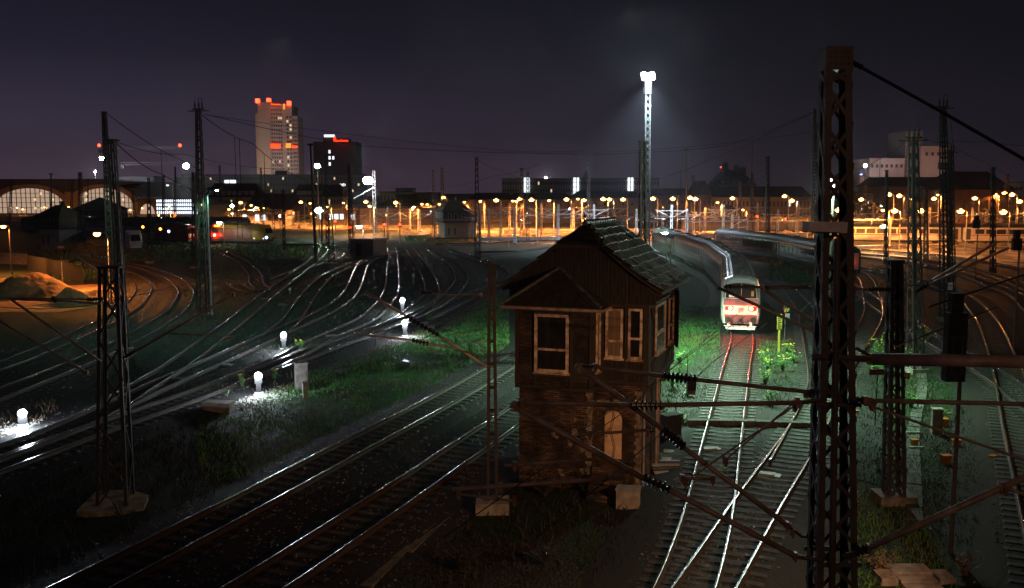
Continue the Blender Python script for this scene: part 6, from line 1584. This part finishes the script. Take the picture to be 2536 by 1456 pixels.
# ------------------------------------------------------------------ plants, signs, boxes
def blades(name, label, polys, dens, h, w_=.012, matl='grass', zfun=None, clump=.35, seed=3, keep_=2.3):
    rg = np.random.default_rng(seed); allp = []
    for poly in polys:
        P = np.array([[PG(x,y).x, PG(x,y).y] for x,y in poly]); mn, mx_ = P.min(0), P.max(0)
        A = (mx_-mn).prod(); n = int(A*dens); q = rg.uniform(mn, mx_, (n,2)); ins = np.zeros(n,bool); j = len(P)-1
        for i in range(len(P)):
            xi,yi = P[i]; xj,yj = P[j]
            c = ((yi>q[:,1])!=(yj>q[:,1])) & (q[:,0] < (xj-xi)*(q[:,1]-yi)/(yj-yi+1e-9)+xi); ins ^= c; j = i
        q = q[ins]
        nz = np.sin(q[:,0]*1.7+3*np.sin(q[:,1]*.6))*np.sin(q[:,1]*1.3+2*np.sin(q[:,0]*.9))+.6*np.sin(q[:,0]*5+q[:,1]*3.1)*np.sin(q[:,1]*4.4)
        q = q[nz > -clump-rg.uniform(0,.5,len(q))]; allp.append(q)
    q = np.concatenate(allp)
    # keep off the rails
    dm = np.full(len(q), 9.0)
    for t in TRK:
        c = t['c'][::2]; keep = np.ones(len(q),bool)
        for s in range(0,len(q),4000):
            d = np.sqrt(np.min((q[s:s+4000,None,0]-c[None,:,0])**2+(q[s:s+4000,None,1]-c[None,:,1])**2,1)); keep[s:s+4000] = d > keep_+rg.uniform(-.5,.6,len(d)); dm[s:s+4000] = np.minimum(dm[s:s+4000], d)
        q = q[keep]; dm = dm[keep]
    n = len(q); zb = np.clip(.15-(dm-1.5)*.155, -.05, .15); a = rg.uniform(0,6.28,n); hh = h*rg.lognormal(0,.4,n); ln = rg.normal(0,.35,(n,2))*hh[:,None]
    dx = np.c_[np.cos(a),np.sin(a)]*w_*(1+hh[:,None]*2)
    z0 = 0
    v = np.zeros((n,5,3)); v[:,0,:2] = q-dx; v[:,1,:2] = q+dx; v[:,2,:2] = q+dx*.7+ln*.4; v[:,3,:2] = q-dx*.7+ln*.4; v[:,4,:2] = q+ln
    v[:,:2,2] = (zb-.02)[:,None]; v[:,2:4,2] = (zb+hh*.55)[:,None]; v[:,4,2] = zb+hh
    b = np.arange(n)[:,None]*5
    f = np.concatenate([b+np.array([[0,1,2]]), b+np.array([[0,2,3]]), b+np.array([[3,2,4]])])
    o = np_mesh(name, v.reshape(-1,3), f, M[matl]); tag(o, label, 'grass', kind='stuff'); return n
blades('grass','rough green grass on the open ground among the tracks',[
 [(640,985),(780,900),(900,880),(1000,850),(1060,800),(1260,760),(1262,858),(1130,935),(960,1020),(820,1100),(640,1180),(500,1200),(480,1060)],
 [(1100,700),(1250,690),(1262,760),(1060,795)],
 ], 90, .13, .012)
blades('grass','bright lit green grass either side of the train track',[[(1600,1030),(1620,850),(1660,760),(1786,760),(1782,880),(1758,985),(1730,1060),(1600,1085)],
 [(1880,850),(1960,845),(1985,960),(1950,1010),(1880,1020)]], 170, .10, .012, seed=12, clump=.7, keep_=1.3)
blades('grass','green grass around the criss-cross mast and slab path',[[(2120,925),(2190,850),(2290,880),(2400,1000),(2440,1250),(2380,1456),(2115,1456),(2110,1100)]], 110, .12, .012, seed=13, keep_=1.8)
blades('grass','dark grass beyond the curved tracks at left',[[(305,648),(760,640),(760,606),(305,606)],[(130,700),(240,690),(240,610),(90,610)],[(1010,600),(1180,596),(1180,586),(1000,586)],[(1900,700),(2010,705),(2010,650),(1905,655)],[(2120,740),(2240,760),(2240,680),(2150,672)]], 5, .28, .05, seed=5)
blades('grass','dark undergrowth in the foreground',[[(900,1456),(1180,1290),(1290,1215),(1600,1215),(1640,1300),(1600,1456)],[(0,1190),(250,1110),(520,1010),(640,1180),(420,1300),(130,1430),(0,1470)]], 26, .20, .014, 'under', seed=7)
blades('dry_grass','dry pale grass tufts near the white ground lamps',[[(0,1010),(140,990),(150,1060),(0,1085)],[(560,1010),(720,900),(760,935),(650,1010)],[(880,850),(1060,800),(1050,850),(900,880)],[(640,880),(760,850),(740,880),(660,905)]], 40, .16, .012, 'dry', seed=9)
blades('grass','sparse weeds and litter straw scattered across the fan of tracks',[[(560,985),(1020,800),(1240,700),(1240,640),(760,612),(520,660),(330,860),(250,1000)]], 5, .13, .022, seed=31, keep_=.4)
def weed(label, x, yb, H, W, seed, flowers=0, matl='weed', name='weed_plant', cat='weed', n=260, group='leafy weeds'):
    b = PG(x, yb); rg = np.random.default_rng(seed); root = thing(name, label, cat, (b.x,b.y,0), 0, group)
    m = MB(); P = []
    for k in range(14):
        a = rg.uniform(0,6.28); r = W*.5*rg.uniform(.1,1); h_ = H*rg.uniform(.6,1.05)
        e = Vector((r*math.cos(a),r*math.sin(a),h_)); m.path([(0,0,0),(e.x*.4,e.y*.4,h_*.55),tuple(e)],[.014,.01,.006],4)
        for t in np.linspace(.15,1,int(n/14)): P.append([e.x*t**1.3, e.y*t**1.3, h_*t])
    m.build('stems', M['dry' if matl=='dry' else 'trunk'], root)
    P = np.array(P); k = len(P); a = rg.uniform(0,6.28,k); L_ = rg.uniform(.07,.16,k)*(.6+H*.5); dz = rg.uniform(-.3,.7,k)*L_
    d = np.c_[np.cos(a)*L_,np.sin(a)*L_,dz]; s = np.c_[-np.sin(a),np.cos(a),np.zeros(k)]*(.25*L_)[:,None]
    P += rg.normal(0,.03,P.shape)
    v = np.stack([P, P+d*.5+s, P+d, P+d*.5-s],1).reshape(-1,3); f = np.arange(k*4).reshape(-1,4)
    np_mesh('leaves', v, f, M[matl], root)
    if flowers:
        m = MB()
        for q in range(flowers):
            a = rg.uniform(0,6.28); r = W*.5*rg.uniform(.2,1); m.sphere((r*math.cos(a),r*math.sin(a),H*rg.uniform(.85,1.08)),.045,6,4,(1.3,1.3,.6))
        m.build('flower_heads', M['flower'], root)
WD = [(1892,905,.9,.9,5,'flowering weed clump just right of the white train'),(1900,925,.8,.7,4,'second weed clump close beside the train track'),(1950,880,.75,.8,6,'yellow flowered weed near the yellow marker post'),(1964,905,.9,1.0,3,'big round weed left of the curving rail'),
 (1938,925,1.0,.9,4,'tall weed clump with yellow heads right of the train track'),(1895,960,1.0,.7,2,'narrow weed clump beside the right rail of the train track'),(1905,1010,.9,.8,0,'dark weed clump at the timber crossing'),(1682,900,.7,.8,0,'weed at the right foot of the cabin'),(1700,985,.7,.9,0,'weed bush on the lit grass below the insulator'),
 (1665,960,.8,.8,0,'leafy weed against the cabin wall'),(1690,1050,.6,.9,0,'dark weed beside the broken slabs'),(2172,905,1.5,1.2,5,'tall flowering weed right of the big brown mast'),(2200,870,1.2,1.0,3,'weed clump left of the horned mast foot'),(2165,925,.9,1.3,3,'broad low weed right of the big brown mast'),
 (2240,905,1.0,1.0,3,'weed with yellow heads at the horned mast foot'),(2292,855,1.2,1.0,0,'dark weed right of the horned mast'),(2255,1010,.8,1.2,0,'weed bush under the red sign plate'),(2330,1040,.4,.9,3,'low yellow weed beside the gravel'),(600,965,.9,.4,1,'upright weed left of the second white ground lamp'),(680,945,.7,.5,2,'upright weed right of the second white ground lamp'),
 (745,868,.7,.8,2,'weed clump right of the third white ground lamp'),(1165,885,1.0,1.1,0,'bright leafy bush on the grass left of the cabin'),(1130,850,.8,.9,0,'smaller bush on the grass left of the cabin'),(1060,800,.9,.8,0,'weed right of the paired white ground lamps'),(1215,870,.6,.7,0,'bush beside the slim ladder mast'),(1110,905,.6,1.0,0,'low dark bush at the gravel edge'),
 (985,890,.6,1.2,0,'low bush on the dark grass'),(960,920,.5,1.0,2,'low yellowish tuft on the dark grass'),(2172,685,1.6,2.5,0,'big lit bush beyond the S curved track'),(2230,700,1.2,2.0,0,'lit bush left of the horned mast, farther back'),(1790,1180,.3,.5,0,'small weed between the rails'),
 (1350,1230,.9,1.6,0,'dark bramble at the foot of the cabin'),(1450,1225,.8,1.6,0,'dark bramble below the cabin wall'),(1150,1410,.6,1.4,0,'low bramble in the dark foreground'),(1350,1400,.7,1.6,0,'bramble in the dark foreground below the cabin')]
for i,(x,y,h_,w_,fl_,lb) in enumerate(WD): weed(lb,x,y,h_,w_,200+i,fl_*2,'under' if 'bramble' in lb else 'weed',n=300)
weed('pale dry grass tussock near the bottom right of the big mast', 2180,1420,.6,.9,301,0,'dry',name='dry_tussock',cat='grass tussock',group='dry tussocks')
weed('larger pale dry tussock right of the concrete steps', 2385,1430,.7,1.3,302,0,'dry',name='dry_tussock',cat='grass tussock',group='dry tussocks')
def spread(polys, dens, seed):   # pebbles_spread
    rg = np.random.default_rng(seed); out = []
    for poly in polys:
        P = np.array([[PG(x,y).x, PG(x,y).y] for x,y in poly]); mn, mx_ = P.min(0), P.max(0); n = int((mx_-mn).prod()*dens); q = rg.uniform(mn,mx_,(n,2)); ins = np.zeros(n,bool); j = len(P)-1
        for i in range(len(P)):
            xi,yi = P[i]; xj,yj = P[j]; ins ^= ((yi>q[:,1])!=(yj>q[:,1])) & (q[:,0] < (xj-xi)*(q[:,1]-yi)/(yj-yi+1e-9)+xi); j = i
        q = q[ins]; nz = np.sin(q[:,0]*1.1+2*np.sin(q[:,1]*.7))*np.sin(q[:,1]*.9+q[:,0]*.4); q = q[nz > -.2-rg.uniform(0,.6,len(q))]; out.append(np.c_[q, np.full(len(q), .0)])
    return np.concatenate(out)
o6 = stone_mesh('loose_gravel', spread([[(1600,1300),(1650,1090),(1720,1000),(1790,780),(2010,760),(2060,1000),(2050,1456),(1560,1456)],[(2115,1000),(2130,930),(2240,830),(2420,900),(2480,1100),(2536,1456),(2110,1456)]], 34, 5), .022, .055, M['stone']); tag(o6, 'loose stones scattered over the ground around the train track', 'gravel')
# --- sand heap, dark wall
from mathutils import noise as mnoise
def heap(label, x, yb, wpx, hpx, seed, dep=.6, group='sand heaps'):
    b = PG(x, yb); W = wpx*b.y/F; H = hpx*b.y/F; rg = np.random.default_rng(seed); n = 64; ph = rg.uniform(0,6.28,8)
    vs = []; fs = []
    for j in range(n+1):
        for i in range(n+1):
            u, v = i/n*2-1, j/n*2-1; r = math.hypot(u,v)
            k_ = mnoise.noise((u*1.6+seed*2,v*1.6,0)); rr_ = min(1,max(0,r*(1+.18*k_)))
            z = H*max(0,math.cos(rr_*math.pi/2))**1.25*(1+.22*mnoise.noise((u*2.4+seed*3,v*2.4,1))) + (.10*mnoise.noise((u*9,v*9,seed))+.05*mnoise.noise((u*26,v*26,seed))+.015*rg.normal())*max(0,min(1,(1-r)*5))
            vs.append((u*W/2, v*W/2*dep+W*.2, z if r<1 else -.05))
    fs = [(j*(n+1)+i,j*(n+1)+i+1,(j+1)*(n+1)+i+1,(j+1)*(n+1)+i) for j in range(n) for i in range(n)]
    m = MB(); m.v = vs; m.f = fs; root = m.build('sand_heap', M['soil'], None, smooth=True); root.location = (b.x,b.y,0); tag(root, label, 'sand heap', group)
heap('big orange lit sand heap at the left edge', 50,742,270,62,1)
heap('small dark heap in front of the big sand heap', 165,754,125,38,2)
heap('low orange lit earth bank stretching right of the sand heaps', 230,738,190,16,3,.5)
heap('low orange earth bank along the front of the heaps', 170,762,230,13,4,.4)
def wallseg(label, p0, p1, h_, matl, t=.2):
    a, b = PG(*p0), PG(*p1); o = thing('boundary_wall', label, 'wall', (a.x,a.y,0)); d = b-a
    MB().bar((0,0,h_/2),(d.x,d.y,h_/2),t,h_).build('panel', M[matl], o); MB().bar((0,0,h_+.05),(d.x,d.y,h_+.05),t+.1,.08).build('coping', M[matl], o)
wallseg('black sheet wall behind the sand heaps', (70,668),(205,700),1.9,'blackrough')
wallseg('pale wall at the left edge in front of the orange post', (-60,650),(68,655),1.5,'concrete')
# --- cabinets, concrete things
def boxthing(name, label, cat, x, yb, w_, d_, h_, matl, rz=0, lid=None, group=None, z=0, lidh=.06, door=False):
    b = PG(x,yb); r = thing(name,label,cat,(b.x,b.y,z),rz,group); MB().box(-w_/2,w_/2,0,d_,-.05 if z==0 else 0,h_).build('body', M[matl], r)
    if lid: MB().box(-w_/2-.03,w_/2+.03,-.03,d_+.03,h_+.002,h_+lidh).build('lid', M[lid], r)
    if door: MB().box(-w_/2+.05,w_/2-.05,-.02,-.002,.12,h_-.1).build('door', M[matl], r)
    return r
c_ = boxthing('relay_cabinet','tall grey concrete cabinet beside the tracks below the third white ground lamp','cabinet',749,963,.62,.5,1.35,'concrete',R(25),'concrete',door=True)
boxthing('marker_stone','short concrete post leaning against the tall grey cabinet','stone post',757,985,.25,.2,.75,'concrete',R(20),'concrete')
boxthing('cable_cover','low arched concrete cover in the dark grass below the white lamps','cable cover',535,1022,1.35,.6,.42,'concrete',R(-8),'concrete')
boxthing('relay_cabinet','narrow brown cabinet with a pale edge right of the criss-cross mast','cabinet',2321,1075,.42,.4,1.05,'concrete',R(-12),'concretew',door=True)
boxthing('stone_block','broken pale block beside the cabin steps','stone block',1553,1262,.75,.5,.62,'concrete',R(-15),'concrete')
boxthing('switch_box','black box beside the arched door on the cabin right','box',1668,1085,.8,.5,.95,'blackrough',R(25),'blackrough')
for (x,y,s_,lb) in ((2340,1055,.30,'orange topped box behind the narrow brown cabinet'),(2268,1105,.24,'small orange box left of the narrow brown cabinet'),(2370,1108,.28,'orange box right of the narrow brown cabinet'),(2347,1150,.32,'bright orange box alone in the dark grass'),(2120,1030,.22,'small yellow white box beside the big brown mast'),(2463,1145,.22,'little orange box beside the rail at right'),(2282,818,.35,'orange box in the dark grass behind the horned mast')):
    boxthing('trackside_box',lb,'box',x,y,s_,s_*.8,s_*.9,'orangep',R(random.uniform(-15,15)),'orangep',group='orange trackside boxes')
# concrete duct along the near tracks
def strip(name,label,cat,pts,w_,h_,matl,z=.0,seg=True,kind=None,group=None):
    p = [PG(*q) for q in pts]; o = thing(name,label,cat,(p[0].x,p[0].y,0),0,group); c = catmull(p,.05); d = np.r_[0,np.cumsum(np.linalg.norm(np.diff(c,axis=0),axis=1))]; L_ = d[-1]; n = int(L_/1.0); k = 0; first=None
    for i in range(n):
        a, b = [np.array([np.interp(s,d,c[:,0]),np.interp(s,d,c[:,1])]) for s in (i*1.0+.01,i*1.0+.98)]
        if k >= 95: break
        zz_ = random.uniform(-.015,.015); MB().bar((a[0]-p[0].x,a[1]-p[0].y,h_/2+zz_),(b[0]-p[0].x,b[1]-p[0].y,h_/2+zz_),w_,h_).build('slab', M[matl], o); k += 1
    return o
strip('cable_trough','pale concrete cable trough running beside the nearest track below the cabin','cable trough',[(905,1456),(1010,1350),(1130,1240),(1240,1150),(1290,1105)],.36,.06,'path')
strip('cable_trough','second cable trough closer to the dark foreground','cable trough',[(1010,1370),(1150,1240),(1230,1175)],.26,.05,'path')
strip('stepping_path','narrow path of concrete slabs right of the criss-cross mast','slab path',[(2265,1290),(2264,1180),(2262,1060),(2285,960),(2275,890)],.5,.04,'path')
strip('timber_crossing','flat timber walkway crossing both tracks beyond the switch','walkway',[(1702,1061),(1850,1063),(2062,1070)],.35,.42,'path')
b = PG(2268,1440); r = thing('concrete_steps','pale concrete hatch and steps at the bottom right','concrete steps',(b.x,b.y,0))
MB().box(-.55,.55,.2,.8,-.05,.18).build('slab', M['concrete'], r); MB().box(-.5,.5,-.25,.19,-.05,.12).build('slab', M['concrete'], r); MB().box(-1.0,-.56,-.2,.45,-.05,.16).build('slab', M['concrete'], r); MB().box(.56,1.0,-.2,.45,-.05,.16).build('slab', M['concrete'], r); MB().box(-.5,.5,-.7,-.26,-.05,.07).build('slab', M['concrete'], r)
for (x,y,w_,lb) in ((2265,1070,.5,'upper pale edged step of the slab path'),(2270,1107,.45,'lower pale edged step of the slab path')):
    boxthing('path_step',lb,'step',x,y+6,w_*1.3,.14,.1,'concretew')
for (x,y,w_,d_,lb) in ((1672,1128,.9,.4,'grey slab lying beside the cabin near the rails'),(1670,1150,.9,.5,'glossy dark slab below the grey slab near the rails'),(1795,1163,1.15,.3,'pale plate lying between the rails of the train track')):
    boxthing('loose_slab',lb,'slab',x,y,w_,d_,.14,'concretew',R(random.uniform(-10,10)))
for (x,y,w_,lb) in ((2090,1222,1.4,'flat grey board left of the big mast bottom, beside the rails'),): boxthing('loose_slab',lb,'slab',x,y,.7,1.4,.08,'path')
def canopy_pallet():
    b = PG(1662,1180); r = thing('slab_stack','stack of rubble and plates at the right foot of the cabin','rubble stack',(b.x,b.y,0),R(8))
    for i in range(5): MB(Matrix.Rotation(random.uniform(-.2,.2),4,'Z')).box(-.6,.45,-.1+i*.22,.1+i*.22,.02+.07*i,.08+.07*i).build('plate', M['concretew' if i%2 else 'mast'], r)
canopy_pallet()
# light litter scraps, countable bright bits
random.seed(21)
LI = [(1750,930),(1700,905),(1735,870),(1765,1010),(1930,960),(1990,905),(2000,890),(1975,860),(1880,990),(1905,1000),(1700,1010),(640,1350),(240,1350),(300,1262),(1050,1180),(1230,990),(1110,1095),(2140,990),(2230,1115),(1690,930),(1915,860),(2060,1130)]
for i,(x,y) in enumerate(LI):
    b = PG(x,y); m = MB(); n = 6; pts = [(.055*math.cos(t)*random.uniform(.5,1.2),.055*math.sin(t)*random.uniform(.5,1.2),random.uniform(.0,.03)) for t in np.linspace(0,6.28,n+1)[:-1]]
    m.prism(pts,(0,0,.02)); o = m.build('litter_scrap', M['white'], None); o.location = (b.x,b.y,.02); tag(o, f'white scrap of litter on the ground, {ordn(i+1)} of the scattered scraps', 'litter', 'scraps of litter')
# --- platforms and cross spans in the orange lit part of the yard
for k,(x0,x1,y,h_,lb) in enumerate(((1190,1420,596,.7,'long low kerbed loading platform left of the cabin roof ridge'),(1250,1600,578,.9,'farther low platform strip behind the first one'),(1720,1990,588,.8,'low platform strip behind the white train roofs'),(1760,2000,570,.9,'farther low platform strip under the mansion'),(2110,2330,616,.6,'low platform edge in front of the long lit train'),(1020,1090,590,.7,'short low platform left of the far signal cabin'))):
    a, b = PG(x0,y), PG(x1,y-3); o = thing('platform',lb,'platform',(a.x,a.y,0)); d = b-a
    MB().bar((0,0,h_/2),(d.x,d.y,h_/2),2.6,h_).build('deck', M['concretew'], o); MB().bar((0,-1.32,h_+.04),(d.x,d.y-1.32,h_+.04),.3,.08).build('edge', M['white'], o)
for k,(x0,x1,y,Y,lb) in enumerate(((1190,1470,531,188,'lit cross span beam over the tracks left of the cabin ridge'),(1300,1620,540,205,'second lit cross span beam, a little lower and farther'),(1600,1830,536,196,'lit cross span beam between the tall mast and the stocky masts'),(1700,2000,548,180,'long thin cross span beam above the white train'),(2110,2300,544,176,'cross span beam left of the grey legged mast'),(2300,2560,537,182,'cross span beam at the right edge above the long lit train'),(960,1190,545,205,'cross span beam crossing behind the far signal cabin'))):
    a, b = PX(x0,y,Y), PX(x1,y-1,Y+4); o = thing('cross_span',lb,'cross span beam',(a.x,a.y,0)); L_ = b.x-a.x
    MB().bar((0,0,a.z),(L_,4,b.z),.16,.2).build('beam', M['galv'], o)
    for t in (.0,.5,1): MB().bar((L_*t,4*t,0),(L_*t,4*t,a.z+(b.z-a.z)*t+.6),.24,.24).build('post', M['galv'], o)
    n = int(L_/6)
    for i in range(n): MB().bar((L_*(i+.5)/n,4*(i+.5)/n,a.z-.1),(L_*(i+.5)/n,4*(i+.5)/n,a.z-1.1),.08,.08).build('hanger', M['galv'], o)
PMS = [(820,838,'point motor box beside the pair of white ground lamps'),(560,912,'point motor box left of the third white ground lamp'),(905,735,'point motor box in the fan, left of the straight track'),(1010,905,'point motor box at the grass edge below the paired lamps'),(440,948,'point motor box on the lower left tracks'),(1120,735,'point motor box right of the paired lamps'),(700,760,'point motor box in the dark middle of the yard'),(1760,1125,'point motor box beside the switch rails'),(1905,1190,'point motor box between the two right hand tracks')]
for x,y,lb in PMS:
    b = PG(x,y); r = thing('point_motor',lb,'point motor',(b.x,b.y,0),R(random.uniform(-40,40)),'point motor boxes'); MB().box(-.4,.4,-.22,.22,-.02,.24).build('housing', M['galv'], r); MB().box(-.36,.2,-.18,.18,.241,.28).build('lid', M['galv'], r); MB().bar((.4,0,.1),(1.3,.0,.1),.04,.04).build('drive_rod', M['tube'], r)
# --- signs and signals
def signpost(name,label,cat,x,yb,ztop,Y=None):
    b = PG(x,yb); r = thing(name,label,cat,(b.x,b.y,0)); MB().lathe((0,0,0),(0,0,ztop),[(0,.03),(1,.03)],8).build('post', M['mast'], r); return r
r = signpost('name_sign','small dark red sign board on a thin post right of the big brown mast','sign',2167,1055,2.7)
bd = MB().box(-.38,.38,-.05,-.02,2.35,2.62).build('board', M['redp'], r); MB().box(-.34,.34,-.055,-.05,2.39,2.58).build('field', M['railside'], bd); text_obj('lettering','Zum Bremsen',.115,M['winframe'],bd,(0,-.06,2.485),depth=.002)
r = signpost('number_sign','little dark red number sign in the grass behind the level beam','sign',2241,965,.9); bd = MB().box(-.22,.22,-.04,-.01,.6,.92).build('board', M['redp'], r); text_obj('lettering','12',.2,M['white'],bd,(0,-.045,.76),depth=.002)
# yellow marker post beside the train
r = signpost('marker_post','slim yellow marker post with black lettered panel right of the white train','marker post',1928,875,.1)
MB().box(-.06,.06,-.03,.03,0,1.6).build('board', M['yellowp'], r); bd = MB().box(-.16,.16,-.04,.02,1.6,2.6).build('upper_board', M['yellowp'], r)
m = MB(); [m.box(-.13,.05+.08*(i%2),-.05,-.041,1.66+i*.12,1.72+i*.12) for i in range(7)]; m.build('markings', M['black'], bd)
r = signpost('crossing_beacon','small black and yellow striped beacon with lamp box right of the marker post','beacon',1942,868,2.0)
bd = MB(Matrix.Rotation(R(0),4,'Y')).box(-.1,.3,-.06,.02,2.6,3.1).build('board', M['black'], r); m = MB(); [m.prism([(-.1+i*.16,-.07,2.62),(-.02+i*.16,-.07,2.62),(.08+i*.16,-.07,2.85),(.0+i*.16,-.07,2.85)],(0,.008,0)) for i in range(2)]; m.build('stripe', M['yellowp'], bd); MB().box(.0,.28,-.06,.05,2.1,2.5).build('lamp_box', M['galv'], r); MB().lathe((0,0,2.0),(.05,0,2.65),[(0,.03),(1,.03)],6).build('upper_post', M['mast'], r)
# red white yellow marker beyond the roof
r = signpost('track_marker','red and white banded marker post with yellow foot beyond the cabin roof','marker post',1660,652,.1)
for i,(mt,z0,z1) in enumerate((('yellowp',0,.9),('white',.9,1.3),('redp',1.3,1.8),('white',1.8,2.3))): MB().box(-.13,.13,-.05,.05,z0+.001*i,z1).build('band', M[mt], r)
# warning triangles
def triangle(label,x,y,Y,s=.9,ch='4'):
    p = PX(x,y,Y); r = thing('warning_sign',label,'warning sign',(p.x,p.y,0),0,'triangular speed signs'); MB().lathe((0,.05,0),(0,.05,p.z),[(0,.05),(1,.05)],6).build('post', M['mastfar'], r)
    t = lambda k,y_,z0: [(-.6*k,y_,p.z-.35*k+z0),(.6*k,y_,p.z-.35*k+z0),(0,y_,p.z+.7*k+z0)]
    bd = MB().prism(t(s,-.02,0),(0,.03,0)).build('board', M['white'], r); b2 = MB().prism(t(s*.66,-.035,.03),(0,.012,0)).build('field', M['black'], bd); text_obj('numeral',ch,.5*s,M['white'],b2,(0,-.045,p.z+.0),depth=.003)
    return r, p
r,p = triangle('white edged triangle sign reading 4 above a red signal behind the cabin roof ridge',1545,554,88,.62,'4')
MB().box(-.35,.35,-.0,.3,p.z-1.5,p.z-.5).build('signal_box', M['black'], r); MB().lathe((0,-.02,p.z-.68),(0,-.08,p.z-.68),[(0,.15),(1,.14)],14).build('red_lamp', M['e_tail'], r)
triangle('white edged triangle sign just above the shell shaped cabin lamp',1652,566,90,.62,'1')
# far red signals
for i,(x,y,Y,lb) in enumerate(((1875,536,215,'small red signal lamp under the mansard roofed mansion'),(1945,542,210,'brighter red signal lamp left of the big brown mast'),(952,556,190,'left one of two small red lamps right of the grey hut'),(990,556,190,'right one of two small red lamps right of the grey hut'),(866,563,180,'red lamp immediately left of the pinkish white lamp'),
   (830,548,230,'tiny red lamp right of the green lit post'),(1785,414,430,'red warning light floating above the mansard mansion chimneys'))):
    p = PX(x,y,Y); r = thing('signal_lamp',lb,'signal lamp',(p.x,p.y,0 if i<6 else 0),0,'small red signal lamps')
    MB().lathe((0,.1,0),(0,.1,p.z),[(0,.08),(1,.06)],6).build('post', M['mastfar'], r); MB().box(-.3,.3,.0,.25,p.z-.5,p.z+.5).build('housing', M['black'], r); MB().lathe((0,-.02,p.z),(0,-.1,p.z),[(0,.26),(1,.24)],14).build('lens', M['e_red'], r)
for i,(x,y,Y,mt,lb) in enumerate(((397,567,170,'e_orange','amber signal lamp in the dark right of the tallest mast'),(354,562,175,'e_orange','amber signal lamp at the grass strip, beside the two legged mast'),(418,573,165,'e_blue','small bluish lamp below the amber signal lamps'),(2458,560,190,'e_orange','amber shunting signal in front of the long lit train'),(660,588,150,'e_blue','small white marker lamp under the maintenance wagon'))):
    p = PX(x,y,Y); r = thing('signal_lamp',lb,'signal lamp',(p.x,p.y,0),0,'small amber and white signal lamps')
    MB().lathe((0,.1,0),(0,.1,p.z),[(0,.06),(1,.05)],6).build('post', M['mastfar'], r); MB().box(-.28,.28,.0,.2,p.z-.4,p.z+.4).build('housing', M['black'], r); MB().lathe((0,-.02,p.z),(0,-.08,p.z),[(0,.22),(1,.2)],12).build('lens', M[mt], r)
# back of the big colour light signals at right
def bigsignal(label, x, ytop, ymid, Y, w_=.62):
    t, b2 = PX(x,ytop,Y), PX(x,ymid,Y); r = thing('light_signal',label,'railway signal',(t.x,Y,0),0,'colour light signals seen from behind')
    MB().lathe((.22,.15,0),(.22,.15,b2.z),[(0,.07),(1,.06)],8).build('post', M['mast'], r); MB().box(-w_/2,w_/2,-.05,.25,b2.z,t.z).build('screen', M['blackrough'], r)
    m = MB(); a = (b2.z+t.z)/2
    for dx in (-w_*.28,w_*.2): m.bar((dx,-.12,b2.z+.25),(dx,-.12,a+.3),.03,.03)
    m.bar((-w_*.45,-.12,b2.z+.25),(w_*.5,-.12,b2.z+.25),.03,.03); m.bar((-w_*.45,-.12,a+.3),(w_*.5,-.12,a+.3),.03,.03); m.build('cage', M['mast'], r)
    MB().box(-w_*.3,w_*.3,.02,.3,t.z+.01,t.z+.55).build('indicator_box', M['blackrough'], r); return r
bigsignal('black back of a tall railway signal at the right, crossed by the level beam',2373,775,945,26,.55)
bigsignal('black signal screen high at the right edge before the long lit train',2521,590,620,60,.55)
bigsignal('distant black signal screen among the orange lamps',2420,545,565,110,.8)
# yellow point marker left of the big mast far, marker stubs
for (x,y,h_,mt,lb) in ((1997,690,1.0,'yellowp','yellow lever marker left of the big brown mast, beyond the white train'),(2017,832,1.1,'yellowp','small yellow marker glimpsed through the big mast lattice'),(1260,612,1.1,'yellowp','tiny lit marker post right of the tall black mast'),(1024,706,1.2,'white','thin white tipped stake above the paired white lamps'),(926,690,1.0,'white','thin stake left of the paired white lamps'),(718,730,.6,'white','white stake with yellow box in the dark middle tracks'),(522,710,1.0,'white','white plate post at the foot of the horned mast')):
    b = PG(x,y); r = thing('marker_stake',lb,'marker stake',(b.x,b.y,0),0,'trackside marker stakes'); MB().box(-.05,.05,-.03,.03,0,h_*.8).build('stake', M['concretew'], r); MB().box(-.11,.11,-.05,.04,h_*.8+.002,h_*1.1).build('head', M[mt], r)
